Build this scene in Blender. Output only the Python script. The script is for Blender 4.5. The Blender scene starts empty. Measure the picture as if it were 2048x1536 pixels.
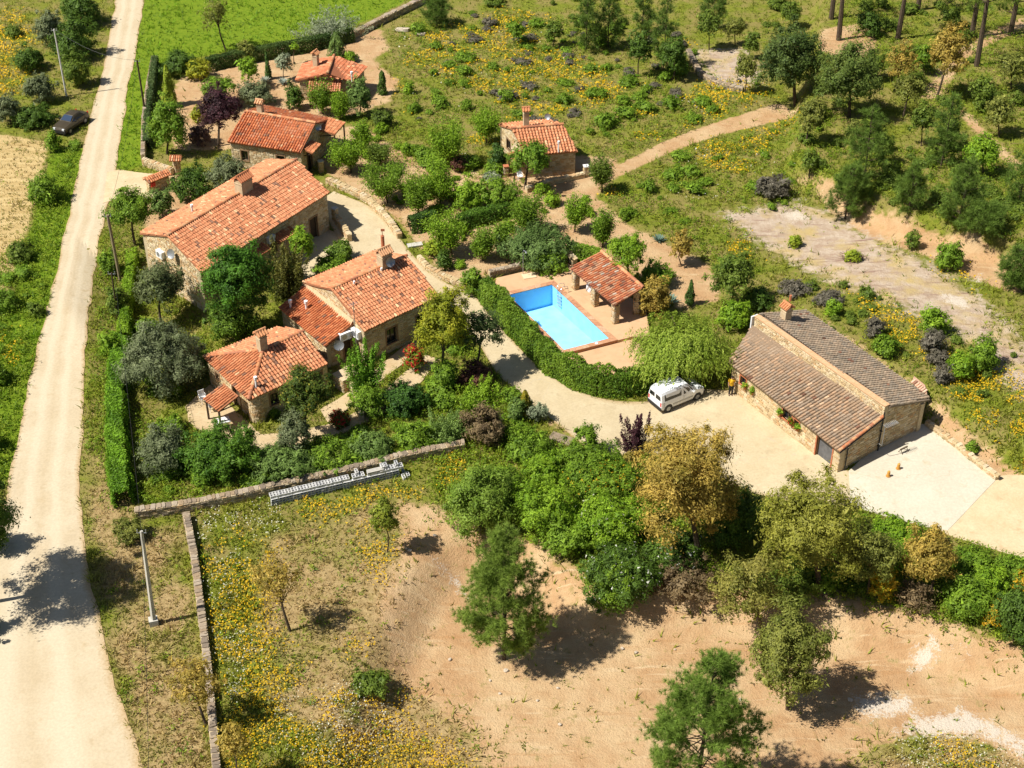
import bpy, math, random
import numpy as np
from mathutils import Vector, Matrix
rng = np.random.default_rng(7)
random.seed(7)
S = bpy.context.scene
COL = S.collection

# ---------------------------------------------------------------- camera, sky, sun, exposure
CAM_H, FOC, PITCH = 66.02, 3000.0, math.radians(36.0)     # metres, focal length in photo pixels, downward tilt
cam = bpy.data.cameras.new('camera')
cam.sensor_width = 36.0
cam.lens = FOC / 2048 * 36.0
cam.clip_end = 6000
cam_o = bpy.data.objects.new('camera', cam)
COL.objects.link(cam_o)
cam_o.location = (0, 0, CAM_H)
cam_o.rotation_euler = (math.radians(90) - PITCH, 0, 0)
S.camera = cam_o

SUN_EL, SUN_AZ = math.radians(54), math.radians(199)       # azimuth of the sun, counter-clockwise from +x
sun_dir = Vector((math.cos(SUN_AZ) * math.cos(SUN_EL), math.sin(SUN_AZ) * math.cos(SUN_EL), math.sin(SUN_EL)))
W = bpy.data.worlds.new('World')
S.world = W
W.use_nodes = True
wn = W.node_tree.nodes
sky = wn.new('ShaderNodeTexSky')
sky.sky_type = 'NISHITA'
sky.sun_disc = False
sky.sun_elevation = SUN_EL
sky.sun_rotation = math.radians(90) - SUN_AZ
W.node_tree.links.new(sky.outputs[0], wn['Background'].inputs[0])
wn['Background'].inputs[1].default_value = 0.05
sl = bpy.data.lights.new('sun', 'SUN')
sl.energy = 5.0
sl.angle = math.radians(0.5)
sl.color = (1.0, 0.955, 0.87)
so = bpy.data.objects.new('sun', sl)
COL.objects.link(so)
so.rotation_euler = sun_dir.to_track_quat('Z', 'Y').to_euler()
so.location = (-60, -20, 90)
S.view_settings.view_transform = 'Standard'
S.view_settings.look = 'None'
S.view_settings.gamma = 1.0
S.view_settings.use_curve_mapping = False
S.view_settings.exposure = 0.52
S.cycles.max_bounces = 6
S.cycles.transparent_max_bounces = 6
S.cycles.caustics_reflective = False
S.cycles.caustics_refractive = False

# ---------------------------------------------------------------- numbers: noise, polygons, terrain
def _h(ix, iy, s):
    n = (ix * 374761393 + iy * 668265263 + s * 974634777) & 0xffffffff
    n = ((n ^ (n >> 13)) * 1274126177) & 0xffffffff
    return ((n ^ (n >> 16)) & 0xffff) / 65535.0
def vnoise(x, y, sc, s=0):
    x = np.asarray(x, float) / sc; y = np.asarray(y, float) / sc
    ix = np.floor(x).astype(np.int64); iy = np.floor(y).astype(np.int64)
    fx = x - ix; fy = y - iy
    fx = fx * fx * (3 - 2 * fx); fy = fy * fy * (3 - 2 * fy)
    a = _h(ix, iy, s); b = _h(ix + 1, iy, s); c = _h(ix, iy + 1, s); d = _h(ix + 1, iy + 1, s)
    return (a * (1 - fx) + b * fx) * (1 - fy) + (c * (1 - fx) + d * fx) * fy
def fbm(x, y, sc, s=0):
    return .55 * vnoise(x, y, sc, s) + .3 * vnoise(x, y, sc / 2.1, s + 1) + .15 * vnoise(x, y, sc / 4.3, s + 2)
def sstep(t):
    t = np.clip(t, 0, 1)
    return t * t * (3 - 2 * t)
def sdf(x, y, P):
    """signed distance to a polygon, positive inside"""
    x = np.asarray(x, float); y = np.asarray(y, float)
    d = np.full(x.shape, 1e18); ins = np.zeros(x.shape, bool)
    n = len(P)
    for i in range(n):
        ax, ay = P[i][:2]; bx, by = P[(i + 1) % n][:2]
        ex, ey = bx - ax, by - ay
        t = np.clip(((x - ax) * ex + (y - ay) * ey) / (ex * ex + ey * ey + 1e-12), 0, 1)
        d = np.minimum(d, (x - ax - t * ex) ** 2 + (y - ay - t * ey) ** 2)
        if abs(ey) > 1e-9:
            ins ^= ((ay > y) != (by > y)) & (x < ex * (y - ay) / ey + ax)
    return np.where(ins, 1, -1) * np.sqrt(d)
def ray(u, v):
    f, c, s = FOC, math.cos(PITCH), math.sin(PITCH)
    k = (v - 768) / f
    return np.array([(u - 1024) / f, c - k * s, -s - k * c])
def flat(u, v, z=0.0):
    d = ray(u, v); t = (z - CAM_H) / d[2]
    return np.array([d[0] * t, d[1] * t, z])
def FP(pts, z=0.0):
    return [tuple(flat(u, v, z)[:2]) for u, v in pts]
LOW = FP([(860, 1075), (950, 1045), (1080, 1085), (1200, 1180), (1290, 1165), (1440, 1150), (1600, 1175), (1850, 1225), (2048, 1290), (2500, 1400), (2500, 2100), (400, 2100), (620, 1536), (720, 1300), (790, 1160)])
WEST = FP([(150, 470), (300, 500), (440, 600), (520, 700), (470, 730), (380, 740), (200, 760), (120, 600)])
POOL = [(-.36, 102.74), (3.29, 104.36), (7.63, 96.44), (3.98, 94.82)]
BA, BU, BW = np.array([23.05, 80.39]), np.array([-.615, .788]), np.array([.788, .615])
QL = FP([(1560, 330), (1590, 372), (1660, 415), (1745, 470), (1870, 515), (1990, 562), (2200, 640), (2700, 700), (2700, -60), (1640, -60)])
def terr(x, y):
    x = np.asarray(x, float); y = np.asarray(y, float)
    z = .10 * (fbm(x, y, 7, 3) - .5) * sstep((np.abs(x + 4) - 17) / 8 + 0.0)
    z = z - 1.6 * sstep(sdf(x, y, LOW) / 3.4)
    z = z + np.clip(.055 * (x - 17), -.25, .4) * sstep((x - 6) / 5) * sstep((104 - y) / 8) * sstep((y - 74) / 5)
    z = z - 1.0 * sstep(sdf(x, y, WEST) / 4.5)
    qx, qy = x - BA[0], y - BA[1]
    along = qx * BU[0] + qy * BU[1]; dep = qx * BW[0] + qy * BW[1]
    z = z + 1.35 * sstep((dep - 8.5 + .5 * (vnoise(x, y, 2.2, 9) - .5)) / 1.9) * sstep((24 - along) / 12)
    z = z + 2.1 * sstep((sdf(x, y, QL) + .9 * (vnoise(x, y, 2.0, 5) - .5)) / 1.7)
    z = z - 3.2 * sstep((sdf(x, y, POOL) + .50) / .35)
    return z
def at(u, v, dz=None):
    """photo pixel -> point on the ground (or dz above z=0 when given)"""
    if dz is not None:
        return flat(u, v, dz)
    z = 0.0
    for _ in range(9):
        p = flat(u, v, z); z = .5 * z + .5 * float(terr(p[0], p[1]))
    p = flat(u, v, z); p[2] = float(terr(p[0], p[1]))
    return p
def G(x, y, dz=0.0):
    return np.array([x, y, float(terr(x, y)) + dz])
def pxm(y, z=0.0):
    """photo pixels per metre (across the view) at a point"""
    return FOC / (y * math.cos(PITCH) + (CAM_H - z) * math.sin(PITCH))

# ---------------------------------------------------------------- objects
def place(o, parent):
    COL.objects.link(o)
    if parent is not None:
        o.parent = parent
def origin(o):
    p = Vector((0, 0, 0))
    while o is not None:
        p = p + o.location; o = o.parent
    return np.array(p)
_ONES = 'zeroth first second third fourth fifth sixth seventh eighth ninth tenth eleventh twelfth thirteenth fourteenth fifteenth sixteenth seventeenth eighteenth nineteenth'.split()
_TENS = {20: 'twent', 30: 'thirt', 40: 'fort', 50: 'fift'}
def ordinal(n):
    if n < 20: return _ONES[n]
    t = n // 10 * 10
    return _TENS[t] + 'ieth' if n == t else _TENS[t] + 'y-' + _ONES[n % 10]
def tag(o, label=None, cat=None, group=None, kind=None):
    if label: o['label'] = label
    if cat: o['category'] = cat
    if group: o['group'] = group
    if kind: o['kind'] = kind
    return o
def thing(name, label, cat, loc, group=None):
    o = bpy.data.objects.new(name, None)
    o.empty_display_size = .3
    o.location = tuple(loc)
    place(o, None)
    return tag(o, label, cat, group)
def mesh_np(name, V, F, C=None, smooth=False):
    """V (n,3); F list of (m,k) index arrays; C (n,3) vertex colours"""
    me = bpy.data.meshes.new(name)
    V = np.asarray(V, np.float32)
    F = [np.asarray(f, np.int32) for f in F if len(f)]
    nl = sum(f.size for f in F); nf = sum(len(f) for f in F)
    me.vertices.add(len(V)); me.vertices.foreach_set('co', V.ravel())
    me.loops.add(nl); me.loops.foreach_set('vertex_index', np.concatenate([f.ravel() for f in F]))
    tot = np.concatenate([np.full(len(f), f.shape[1], np.int32) for f in F])
    st = np.concatenate([[0], np.cumsum(tot)[:-1]]).astype(np.int32)
    me.polygons.add(nf)
    me.polygons.foreach_set('loop_start', st); me.polygons.foreach_set('loop_total', tot)
    if C is not None:
        a = me.color_attributes.new('Col', 'FLOAT_COLOR', 'POINT')
        c4 = np.ones((len(V), 4), np.float32); c4[:, :3] = C
        a.data.foreach_set('color', c4.ravel())
    me.polygons.foreach_set('use_smooth', np.full(nf, bool(smooth)))
    me.update(calc_edges=True)
    me.validate()
    return me
def obj_np(name, V, F, mat, C=None, parent=None, smooth=False, loc=None):
    V = np.asarray(V, float)
    o0 = np.zeros(3) if parent is None else origin(parent)
    if loc is not None:
        V = V - (np.asarray(loc) - 0)
    elif parent is not None:
        V = V - o0
    o = bpy.data.objects.new(name, mesh_np(name, V, F, C, smooth))
    if loc is not None:
        o.location = tuple(np.asarray(loc) - o0)
    o.data.materials.append(mat)
    place(o, parent)
    return o
class MB:
    def __init__(s):
        s.V = []; s.F = []
    def add(s, pts, faces):
        b = len(s.V); s.V += [tuple(map(float, p)) for p in pts]; s.F += [tuple(b + i for i in f) for f in faces]
    def frame(s, o, ex, ey, ez):
        """box from corner o along three edge vectors"""
        o, ex, ey, ez = map(np.asarray, (o, ex, ey, ez))
        s.add([o, o + ex, o + ex + ey, o + ey, o + ez, o + ex + ez, o + ex + ey + ez, o + ey + ez],
              [(0, 3, 2, 1), (4, 5, 6, 7), (0, 1, 5, 4), (1, 2, 6, 5), (2, 3, 7, 6), (3, 0, 4, 7)])
    def box(s, c, size, yaw=0.0):
        cx, sx = math.cos(yaw), math.sin(yaw)
        ex = np.array([cx, sx, 0]) * size[0]; ey = np.array([-sx, cx, 0]) * size[1]; ez = np.array([0, 0, size[2]])
        s.frame(np.asarray(c, float) - ex / 2 - ey / 2 - ez / 2, ex, ey, ez)
    def prism(s, poly, z0, z1):
        n = len(poly)
        zs0 = z0 if hasattr(z0, '__len__') else [z0] * n
        zs1 = z1 if hasattr(z1, '__len__') else [z1] * n
        pts = [(p[0], p[1], zs0[i]) for i, p in enumerate(poly)] + [(p[0], p[1], zs1[i]) for i, p in enumerate(poly)]
        a = sum(poly[i][0] * poly[(i + 1) % n][1] - poly[(i + 1) % n][0] * poly[i][1] for i in range(n))
        fs = [tuple(range(n, 2 * n)), tuple(range(n - 1, -1, -1))] + [(i, (i + 1) % n, n + (i + 1) % n, n + i) for i in range(n)]
        if a < 0: fs = [f[::-1] for f in fs]
        s.add(pts, fs)
    def slab(s, poly3, t):
        """thick plate under a 3-D polygon"""
        P = [np.asarray(p, float) for p in poly3]; n = len(P)
        nn = np.cross(P[1] - P[0], P[-1] - P[0]); nn /= np.linalg.norm(nn)
        if nn[2] < 0: P = P[::-1]; nn = -nn
        s.add(P + [p - nn * t for p in P], [tuple(range(n)), tuple(range(2 * n - 1, n - 1, -1))] + [((i + 1) % n, i, n + i, n + (i + 1) % n) for i in range(n)])
    def tube(s, pts, rad, n=6, cap=True):
        pts = [np.asarray(p, float) for p in pts]
        if not hasattr(rad, '__len__'): rad = [rad] * len(pts)
        b = len(s.V); up = np.array([0, 0, 1.0])
        for i, p in enumerate(pts):
            d = pts[min(i + 1, len(pts) - 1)] - pts[max(i - 1, 0)]; d = d / (np.linalg.norm(d) + 1e-9)
            e = np.cross(d, up if abs(d[2]) < .95 else np.array([1.0, 0, 0])); e /= np.linalg.norm(e); g = np.cross(d, e)
            for k in range(n):
                t = 2 * math.pi * k / n
                s.V.append(tuple(p + rad[i] * (math.cos(t) * e + math.sin(t) * g)))
        for i in range(len(pts) - 1):
            for k in range(n):
                s.F.append((b + i * n + k, b + i * n + (k + 1) % n, b + (i + 1) * n + (k + 1) % n, b + (i + 1) * n + k))
        if cap:
            s.F.append(tuple(b + k for k in range(n))[::-1]); s.F.append(tuple(b + (len(pts) - 1) * n + k for k in range(n)))
    def build(s, name, mat, parent=None, loc=None, smooth=False):
        V = np.array(s.V, float)
        by = {}
        for f in s.F: by.setdefault(len(f), []).append(f)
        return obj_np(name, V, list(by.values()), mat, None, parent, smooth, loc)

# ---------------------------------------------------------------- materials
def nodes_of(name):
    m = bpy.data.materials.new(name); m.use_nodes = True
    t = m.node_tree
    return m, t.nodes, t.links, t.nodes['Principled BSDF']
def mixrgb(N, L, fac, a, b, mode='MIX'):
    n = N.new('ShaderNodeMix'); n.data_type = 'RGBA'; n.blend_type = mode
    for sock, val in ((n.inputs[0], fac), (n.inputs[6], a), (n.inputs[7], b)):
        if isinstance(val, (int, float)): sock.default_value = val
        elif isinstance(val, tuple): sock.default_value = val + (1,) if len(val) == 3 else val
        else: L.new(val, sock)
    return n.outputs[2]
def noise(N, L, scale, vec=None, detail=4, rough=.6):
    n = N.new('ShaderNodeTexNoise'); n.inputs['Scale'].default_value = scale
    n.inputs['Detail'].default_value = detail; n.inputs['Roughness'].default_value = rough
    if vec is None:
        g = N.new('ShaderNodeNewGeometry'); vec = g.outputs['Position']
    L.new(vec, n.inputs['Vector'])
    return n.outputs['Fac']
def ramp(N, L, fac, lo, hi):
    n = N.new('ShaderNodeMapRange'); n.inputs[1].default_value = lo; n.inputs[2].default_value = hi
    L.new(fac, n.inputs[0]); return n.outputs[0]
def bump(N, L, B, h, strength, dist=.05):
    n = N.new('ShaderNodeBump'); n.inputs['Strength'].default_value = strength; n.inputs['Distance'].default_value = dist
    L.new(h, n.inputs['Height']); L.new(n.outputs[0], B.inputs['Normal'])
def simple(name, c1, c2=None, scale=4.0, rough=.85, bmp=0.0, metal=0.0, rnd=None, lo=.35, hi=.65, spec=.3):
    m, N, L, B = nodes_of(name)
    B.inputs['Roughness'].default_value = rough; B.inputs['Metallic'].default_value = metal
    B.inputs['Specular IOR Level'].default_value = spec
    col = None
    if c2 is not None:
        f = noise(N, L, scale, detail=5, rough=.65)
        col = mixrgb(N, L, ramp(N, L, f, lo, hi), tuple(c1), tuple(c2))
        if bmp: bump(N, L, B, f, bmp)
    if rnd:
        oi = N.new('ShaderNodeObjectInfo')
        cr = N.new('ShaderNodeValToRGB'); els = cr.color_ramp.elements
        cr.color_ramp.interpolation = 'CONSTANT'
        els[0].color = rnd[0] + (1,); els[0].position = 0
        els[1].color = rnd[1] + (1,); els[1].position = 1 / len(rnd)
        for i, c in enumerate(rnd[2:]):
            e = els.new((i + 2) / len(rnd)); e.color = c + (1,)
        L.new(oi.outputs['Random'], cr.inputs[0])
        base = cr.outputs[0]
        if col is None:
            f = noise(N, L, scale, detail=5, rough=.65)
            col = mixrgb(N, L, ramp(N, L, f, .3, .7), (.72, .72, .72), (1.15, 1.15, 1.15))
            if bmp: bump(N, L, B, f, bmp)
        col = mixrgb(N, L, 1.0, base, col, 'MULTIPLY')
    if col is None:
        B.inputs['Base Color'].default_value = tuple(c1) + (1,)
    else:
        L.new(col, B.inputs['Base Color'])
    return m
def attr_mat(name, rough=.8, trans=0.0, nz=0.0, scale=9.0, spec=.2, bmp=0.0):
    m, N, L, B = nodes_of(name)
    a = N.new('ShaderNodeAttribute'); a.attribute_name = 'Col'
    c = a.outputs['Color']
    B.inputs['Roughness'].default_value = rough; B.inputs['Specular IOR Level'].default_value = spec
    if nz:
        f = noise(N, L, scale, detail=4)
        c = mixrgb(N, L, 1.0, c, mixrgb(N, L, ramp(N, L, f, .3, .7), (1 - nz,) * 3, (1 + nz,) * 3), 'MULTIPLY')
        if bmp: bump(N, L, B, f, bmp)
    L.new(c, B.inputs['Base Color'])
    if trans:
        t = N.new('ShaderNodeBsdfTranslucent'); L.new(c, t.inputs[0])
        mx = N.new('ShaderNodeMixShader'); mx.inputs[0].default_value = trans
        L.new(B.outputs[0], mx.inputs[1]); L.new(t.outputs[0], mx.inputs[2])
        L.new(mx.outputs[0], N['Material Output'].inputs[0])
    return m
LEAF = attr_mat('leaf', .6, .36, spec=.25)
TILE = attr_mat('roof_tile_clay', .85, nz=.22, scale=14)
STONE_C = attr_mat('rubble_stone', .9, nz=.25, scale=12, bmp=.3)
BARK = simple('bark', (.05, .035, .022), (.12, .085, .055), 9, .95, .4)
STONES = simple('wall_stone', None, None, 9, .9, .35, rnd=[(.54, .41, .23), (.58, .46, .28), (.49, .37, .20), (.55, .44, .29), (.43, .31, .17), (.61, .50, .33), (.50, .32, .16)])
GREYSTONE = simple('dry_stone', None, None, 9, .95, .4, rnd=[(.27, .205, .14), (.34, .265, .185), (.21, .165, .12), (.31, .225, .14), (.37, .30, .22)])
JAMB = simple('window_jamb', (.22, .13, .07), (.32, .20, .11), 8, .9, .2)
MORTAR = simple('wall_mortar', (.48, .37, .22), (.58, .47, .30), 6, .95, .3)
RENDERED = simple('earth_render', (.46, .34, .20), (.58, .46, .30), 2.5, .95, .25)
CEMENT = simple('cement_fillet', (.48, .30, .17), (.58, .40, .24), 5, .95, .2)
DARKWOOD = simple('dark_wood', (.05, .032, .02), (.085, .055, .033), 12, .7, .2)
WOOD = simple('weathered_wood', (.12, .085, .055), (.20, .15, .10), 14, .8, .3)
BRICK = simple('red_brick', (.40, .13, .06), (.50, .19, .09), 9, .9, .2)
GLASS = simple('window_glass', (.012, .016, .02), rough=.08, spec=.6)
WHITE = simple('white_paint', (.80, .80, .80), (.74, .74, .75), 2, .4, spec=.5)
WHITEMETAL = simple('white_metal', (.82, .82, .82), rough=.35, spec=.5)
BLACK = simple('black_plastic', (.02, .02, .022), rough=.5)
GREYMETAL = simple('grey_metal', (.35, .36, .37), rough=.4, metal=.6)
CONCRETE = simple('concrete', (.42, .40, .35), (.52, .49, .43), 5, .9, .15)
# ---------------------------------------------------------------- ground zones (photo outlines laid on the ground)
def GP(pts):
    return [tuple(at(u, v)[:2]) for u, v in pts]
Z_DIRT = [GP(p) for p in (
    [(365, 150), (440, 112), (700, 72), (760, 58), (778, 100), (745, 118), (800, 165), (775, 205), (700, 232), (640, 235), (450, 300), (350, 300), (330, 210)],
    [(640, 335), (665, 260), (720, 250), (850, 330), (1000, 350), (1160, 310), (1235, 318), (1235, 352), (1190, 392), (1255, 450), (1420, 530), (1440, 600), (1360, 620), (1290, 560), (1190, 500), (1130, 520), (980, 550), (900, 565), (800, 445), (730, 395)],
    [(800, 1005), (880, 1015), (960, 1060), (1080, 1085), (1200, 1180), (1290, 1160), (1450, 1140), (1600, 1170), (1850, 1225), (2048, 1290), (2600, 1400), (2600, 2000), (1050, 2000), (1000, 1560), (940, 1470), (850, 1400), (780, 1330), (755, 1220), (800, 1110)],
    [(1600, 618), (1700, 676), (1850, 786), (2048, 960), (2200, 1060), (2200, 1200), (2048, 1115), (1985, 960), (1880, 860), (1850, 800)],
    [(1640, 60), (1730, 45), (1760, 90), (1700, 130), (1640, 100)],
    [(1840, 195), (1900, 110), (1960, 70), (2048, 35), (2048, 55), (1960, 100), (1915, 135), (1880, 200)],
    [(1905, 210), (1925, 215), (2000, 290), (2048, 330), (2048, 350), (1990, 310)],
    [(1180, 900), (1000, 790), (1060, 800), (1110, 850), (1180, 890)],
    [(255, 350), (410, 350), (420, 470), (300, 480)],
    [(560, 560), (620, 520), (740, 540), (840, 640), (700, 760), (600, 640)],
    [(1588, 360), (1640, 372), (1660, 425), (1750, 480), (1990, 575), (2048, 590), (2048, 510), (1960, 470), (1830, 440), (1740, 415), (1680, 385)],
)]
Z_PATH = [GP(p) for p in (
    [(1195, 352), (1330, 282), (1420, 248), (1560, 206), (1600, 214), (1430, 272), (1340, 305), (1240, 352)],
)]
Z_ROCK = [GP(p) for p in (
    [(1440, 430), (1590, 405), (1690, 440), (1770, 492), (1880, 540), (1960, 600), (2048, 690), (2300, 850), (2300, 950), (2048, 790), (1950, 690), (1860, 640), (1680, 570), (1560, 510)],
    [(1385, 100), (1470, 96), (1520, 130), (1510, 175), (1420, 165)],
)]
Z_DRY = [GP(p) for p in (
    [(-500, 270), (0, 268), (98, 285), (62, 430), (25, 560), (0, 610), (-300, 800)],
    [(165, 880), (240, 900), (280, 1060), (365, 1060), (410, 1320), (430, 1620), (290, 1620), (205, 1250), (175, 1090)],
    [(520, 1080), (700, 1010), (800, 1000), (860, 1100), (820, 1300), (900, 1420), (1000, 1560), (700, 1560), (560, 1420), (520, 1300)],
    [(1700, 1540), (1760, 1480), (1900, 1470), (2048, 1500), (2300, 1700), (1700, 1700)],
    [(760, 60), (1350, 60), (1560, 220), (1230, 330), (1000, 330), (850, 300), (790, 180)],
)]
Z_CORNER = [GP([(1690, 1560), (1740, 1490), (1850, 1462), (1960, 1480), (2060, 1530), (2300, 1640), (2300, 1800), (1690, 1800)]), GP([(1480, 1130), (1640, 1140), (1850, 1200), (2060, 1270), (2060, 1200), (1700, 1100)])]
Z_CHALK = [GP(p) for p in (
    [(1770, 1470), (1830, 1430), (1930, 1410), (2048, 1475), (2300, 1600), (2300, 1660), (2048, 1520), (1960, 1475), (1860, 1480)],
    [(1820, 1300), (1870, 1270), (1890, 1290), (1860, 1340), (1820, 1350)], [(1890, 1285), (1930, 1290), (1945, 1310), (1910, 1305)],
    [(855, 1112), (870, 1110), (915, 1150), (952, 1192), (940, 1200), (895, 1160)],
    [(1880, 580), (1945, 600), (1935, 625), (1885, 605)], [(1690, 1380), (1830, 1390), (1840, 1430), (1720, 1440)],
    [(1555, 425), (1600, 415), (1625, 440), (1580, 445)], [(1930, 560), (1965, 545), (1970, 570)],
)]
Z_YEL = [GP(p) for p in (
    [(400, 1110), (480, 1060), (560, 1090), (540, 1250), (600, 1330), (560, 1480), (470, 1450), (430, 1300)],
    [(570, 1000), (700, 985), (830, 965), (870, 920), (940, 905), (950, 960), (860, 1010), (740, 1010), (640, 1050)],
    [(715, 1050), (800, 1075), (820, 1130), (770, 1180), (720, 1110)],
    [(440, 1440), (600, 1420), (760, 1370), (830, 1380), (800, 1450), (880, 1480), (960, 1540), (1000, 1650), (440, 1650)],
    [(690, 1290), (760, 1290), (740, 1350), (690, 1340)],
    [(-200, 30), (40, 20), (75, 90), (60, 150), (0, 220), (-200, 260)],
    [(1870, 700), (2048, 760), (2048, 930), (1960, 850), (1880, 760)], [(1700, 590), (1830, 640), (1880, 720), (1800, 700)],
    [(1880, 510), (1990, 560), (1960, 590), (1870, 550)],
    [(1880, 1480), (1960, 1490), (2000, 1540), (1900, 1600)],
    [(0, 660), (40, 660), (45, 720), (0, 740)],
)]
Z_MEAD = [GP(p) for p in (
    [(775, 60), (1000, 20), (1350, 70), (1560, 190), (1420, 240), (1230, 320), (1000, 330), (850, 300), (800, 180)],
    [(1260, 352), (1430, 285), (1600, 225), (1700, 330), (1570, 420), (1470, 430), (1540, 540), (1500, 590), (1410, 520), (1250, 440), (1200, 395)],
)]
Z_WHT = [GP(p) for p in (
    [(395, 1030), (560, 1015), (560, 1060), (480, 1090), (480, 1250), (540, 1330), (470, 1400), (420, 1250)],
    [(1800, 1490), (1900, 1470), (1990, 1500), (2048, 1560), (1800, 1600)],
    [(560, 1400), (760, 1380), (820, 1450), (700, 1540), (560, 1500)],
)]
Z_LUSH = [GP(p) for p in (
    [(310, -40), (850, -40), (800, 10), (690, 60), (420, 110), (330, 130), (270, 300), (235, 330), (265, 130), (290, 0)],
    [(150, 300), (180, 290), (160, 420), (120, 560), (60, 780), (20, 960), (-120, 980), (-200, 640), (20, 620), (70, 430), (105, 290)],
    [(235, 120), (290, 120), (285, 330), (245, 345), (225, 330)],
)]
def any_in(x, y, Zs, w):
    m = np.zeros(np.shape(x))
    for P in Zs:
        q = np.array(P); k = np.where((x > q[:, 0].min() - w) & (x < q[:, 0].max() + w) & (y > q[:, 1].min() - w) & (y < q[:, 1].max() + w))[0]
        if len(k): m[k] = np.maximum(m[k], sstep(sdf(x[k], y[k], P) / w + .5))
    return m
def zones(x, y):
    d = {}
    d['dirt'] = np.maximum(np.maximum(any_in(x, y, Z_DIRT[:2] + Z_DIRT[3:], 2.0), any_in(x, y, Z_DIRT[2:3], 4.5)), any_in(x, y, Z_PATH, 1.0))
    d['dirt'] = d['dirt'] * (1 - any_in(x, y, Z_CORNER, 3.0))
    d['dry'] = np.maximum(any_in(x, y, Z_DRY[:4], 3.5) * (.55 + .45 * sstep((fbm(x, y, 4, 91) - .38) / .2)), .30 * any_in(x, y, Z_DRY[4:], 5.0))
    d['rock'] = any_in(x, y, Z_ROCK, 7.0)
    d['chalk'] = any_in(x, y, Z_CHALK, 2.6)
    d['straw'] = any_in(x, y, Z_DRY[:1], 2.0)
    d['lush'] = any_in(x, y, Z_LUSH, 2.0)
    d['yel'] = np.maximum(any_in(x, y, Z_YEL, 2.0), 1.0 * any_in(x, y, Z_MEAD, 2.5) * sstep((fbm(x, y, 7, 21) - .53) / .08))
    d['wht'] = np.maximum(any_in(x, y, Z_WHT, 2.0), .25 * any_in(x, y, Z_MEAD, 2.5) * sstep((fbm(x, y, 6, 31) - .55) / .1))
    return d

# ---------------------------------------------------------------- terrain sheet
def axis(lo, hi, step, far, g=1.35):
    a = list(np.arange(lo, hi + 1e-6, step)); d = step
    while a[-1] < far: d *= g; a.append(a[-1] + d)
    d = step
    while a[0] > -far: d *= g; a.insert(0, a[0] - d)
    return np.array(a)
gx = axis(-62, 62, .48, 3000); gy = axis(50, 172, .48, 3000)
X, Y = np.meshgrid(gx, gy)
xf, yf = X.ravel(), Y.ravel()
near = (np.abs(xf) < 75) & (yf > 35) & (yf < 190)
zf = np.zeros(len(xf)); zf[near] = terr(xf[near], yf[near])
edge = ~near
zf[edge] = terr(np.clip(xf[edge], -75, 75), np.clip(yf[edge], 35, 190))
zd = zones(xf, yf)
nx, ny = len(gx), len(gy)
ii = (np.arange(ny - 1)[:, None] * nx + np.arange(nx - 1)[None, :]).ravel()
quads = np.stack([ii, ii + 1, ii + nx + 1, ii + nx], 1)
gme = mesh_np('ground', np.stack([xf, yf, zf], 1), [quads], None, True)
for k in ('dirt', 'dry', 'rock', 'chalk', 'lush', 'straw'):
    a = gme.attributes.new(k, 'FLOAT', 'POINT'); a.data.foreach_set('value', zd[k].astype(np.float32))
m, N, L, B = nodes_of('ground_soil_and_grass')
B.inputs['Roughness'].default_value = .95; B.inputs['Specular IOR Level'].default_value = .1
n1 = noise(N, L, .35, detail=6); n2 = noise(N, L, 2.2, detail=6, rough=.7); n3 = noise(N, L, 9, detail=4, rough=.7); n4 = noise(N, L, .9, detail=7, rough=.75)
def A_(k):
    a = N.new('ShaderNodeAttribute'); a.attribute_name = k; return a.outputs['Fac']
def mth(op, a, b):
    n = N.new('ShaderNodeMath'); n.operation = op
    for s_, v_ in ((n.inputs[0], a), (n.inputs[1], b)):
        if isinstance(v_, (int, float)): s_.default_value = v_
        else: L.new(v_, s_)
    return n.outputs[0]
def edge_mask(k, amt=.9, lo=.42, hi=.58, nz=n4):
    return ramp(N, L, mth('ADD', A_(k), mth('MULTIPLY', mth('SUBTRACT', nz, .5), amt)), lo, hi)
g_ = N.new('ShaderNodeNewGeometry'); mp_ = N.new('ShaderNodeMapping'); mp_.inputs['Rotation'].default_value = (0, 0, .35); mp_.inputs['Scale'].default_value = (.22, 1.5, 1)
L.new(g_.outputs['Position'], mp_.inputs[0]); n5 = noise(N, L, 1.0, mp_.outputs[0], detail=5, rough=.6)
mp2 = N.new('ShaderNodeMapping'); mp2.inputs['Rotation'].default_value = (0, 0, -.75); mp2.inputs['Scale'].default_value = (.3, 2.4, 1)
L.new(g_.outputs['Position'], mp2.inputs[0]); n6 = noise(N, L, 1.0, mp2.outputs[0], detail=4, rough=.6)
green = mixrgb(N, L, ramp(N, L, n2, .35, .65), (.115, .150, .014), (.215, .225, .030))
green = mixrgb(N, L, ramp(N, L, n1, .42, .58), green, (.235, .195, .060))
green = mixrgb(N, L, ramp(N, L, n5, .60, .72), green, (.205, .150, .065))
green = mixrgb(N, L, ramp(N, L, n4, .60, .70), green, (.090, .130, .014))
lush = mixrgb(N, L, ramp(N, L, n2, .3, .7), (.105, .185, .010), (.195, .255, .018))
c = mixrgb(N, L, edge_mask('lush', .7), green, lush)
dry = mixrgb(N, L, ramp(N, L, n2, .35, .65), (.27, .185, .080), (.43, .315, .150))
dry = mixrgb(N, L, ramp(N, L, n4, .52, .64), dry, (.19, .185, .035))
c = mixrgb(N, L, edge_mask('dry', 1.5, .30, .70), c, dry)
straw = mixrgb(N, L, ramp(N, L, n5, .35, .65), (.44, .315, .135), (.58, .44, .215))
straw = mixrgb(N, L, ramp(N, L, n3, .50, .70), straw, (.38, .26, .10))
c = mixrgb(N, L, edge_mask('straw', .8), c, straw)
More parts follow.
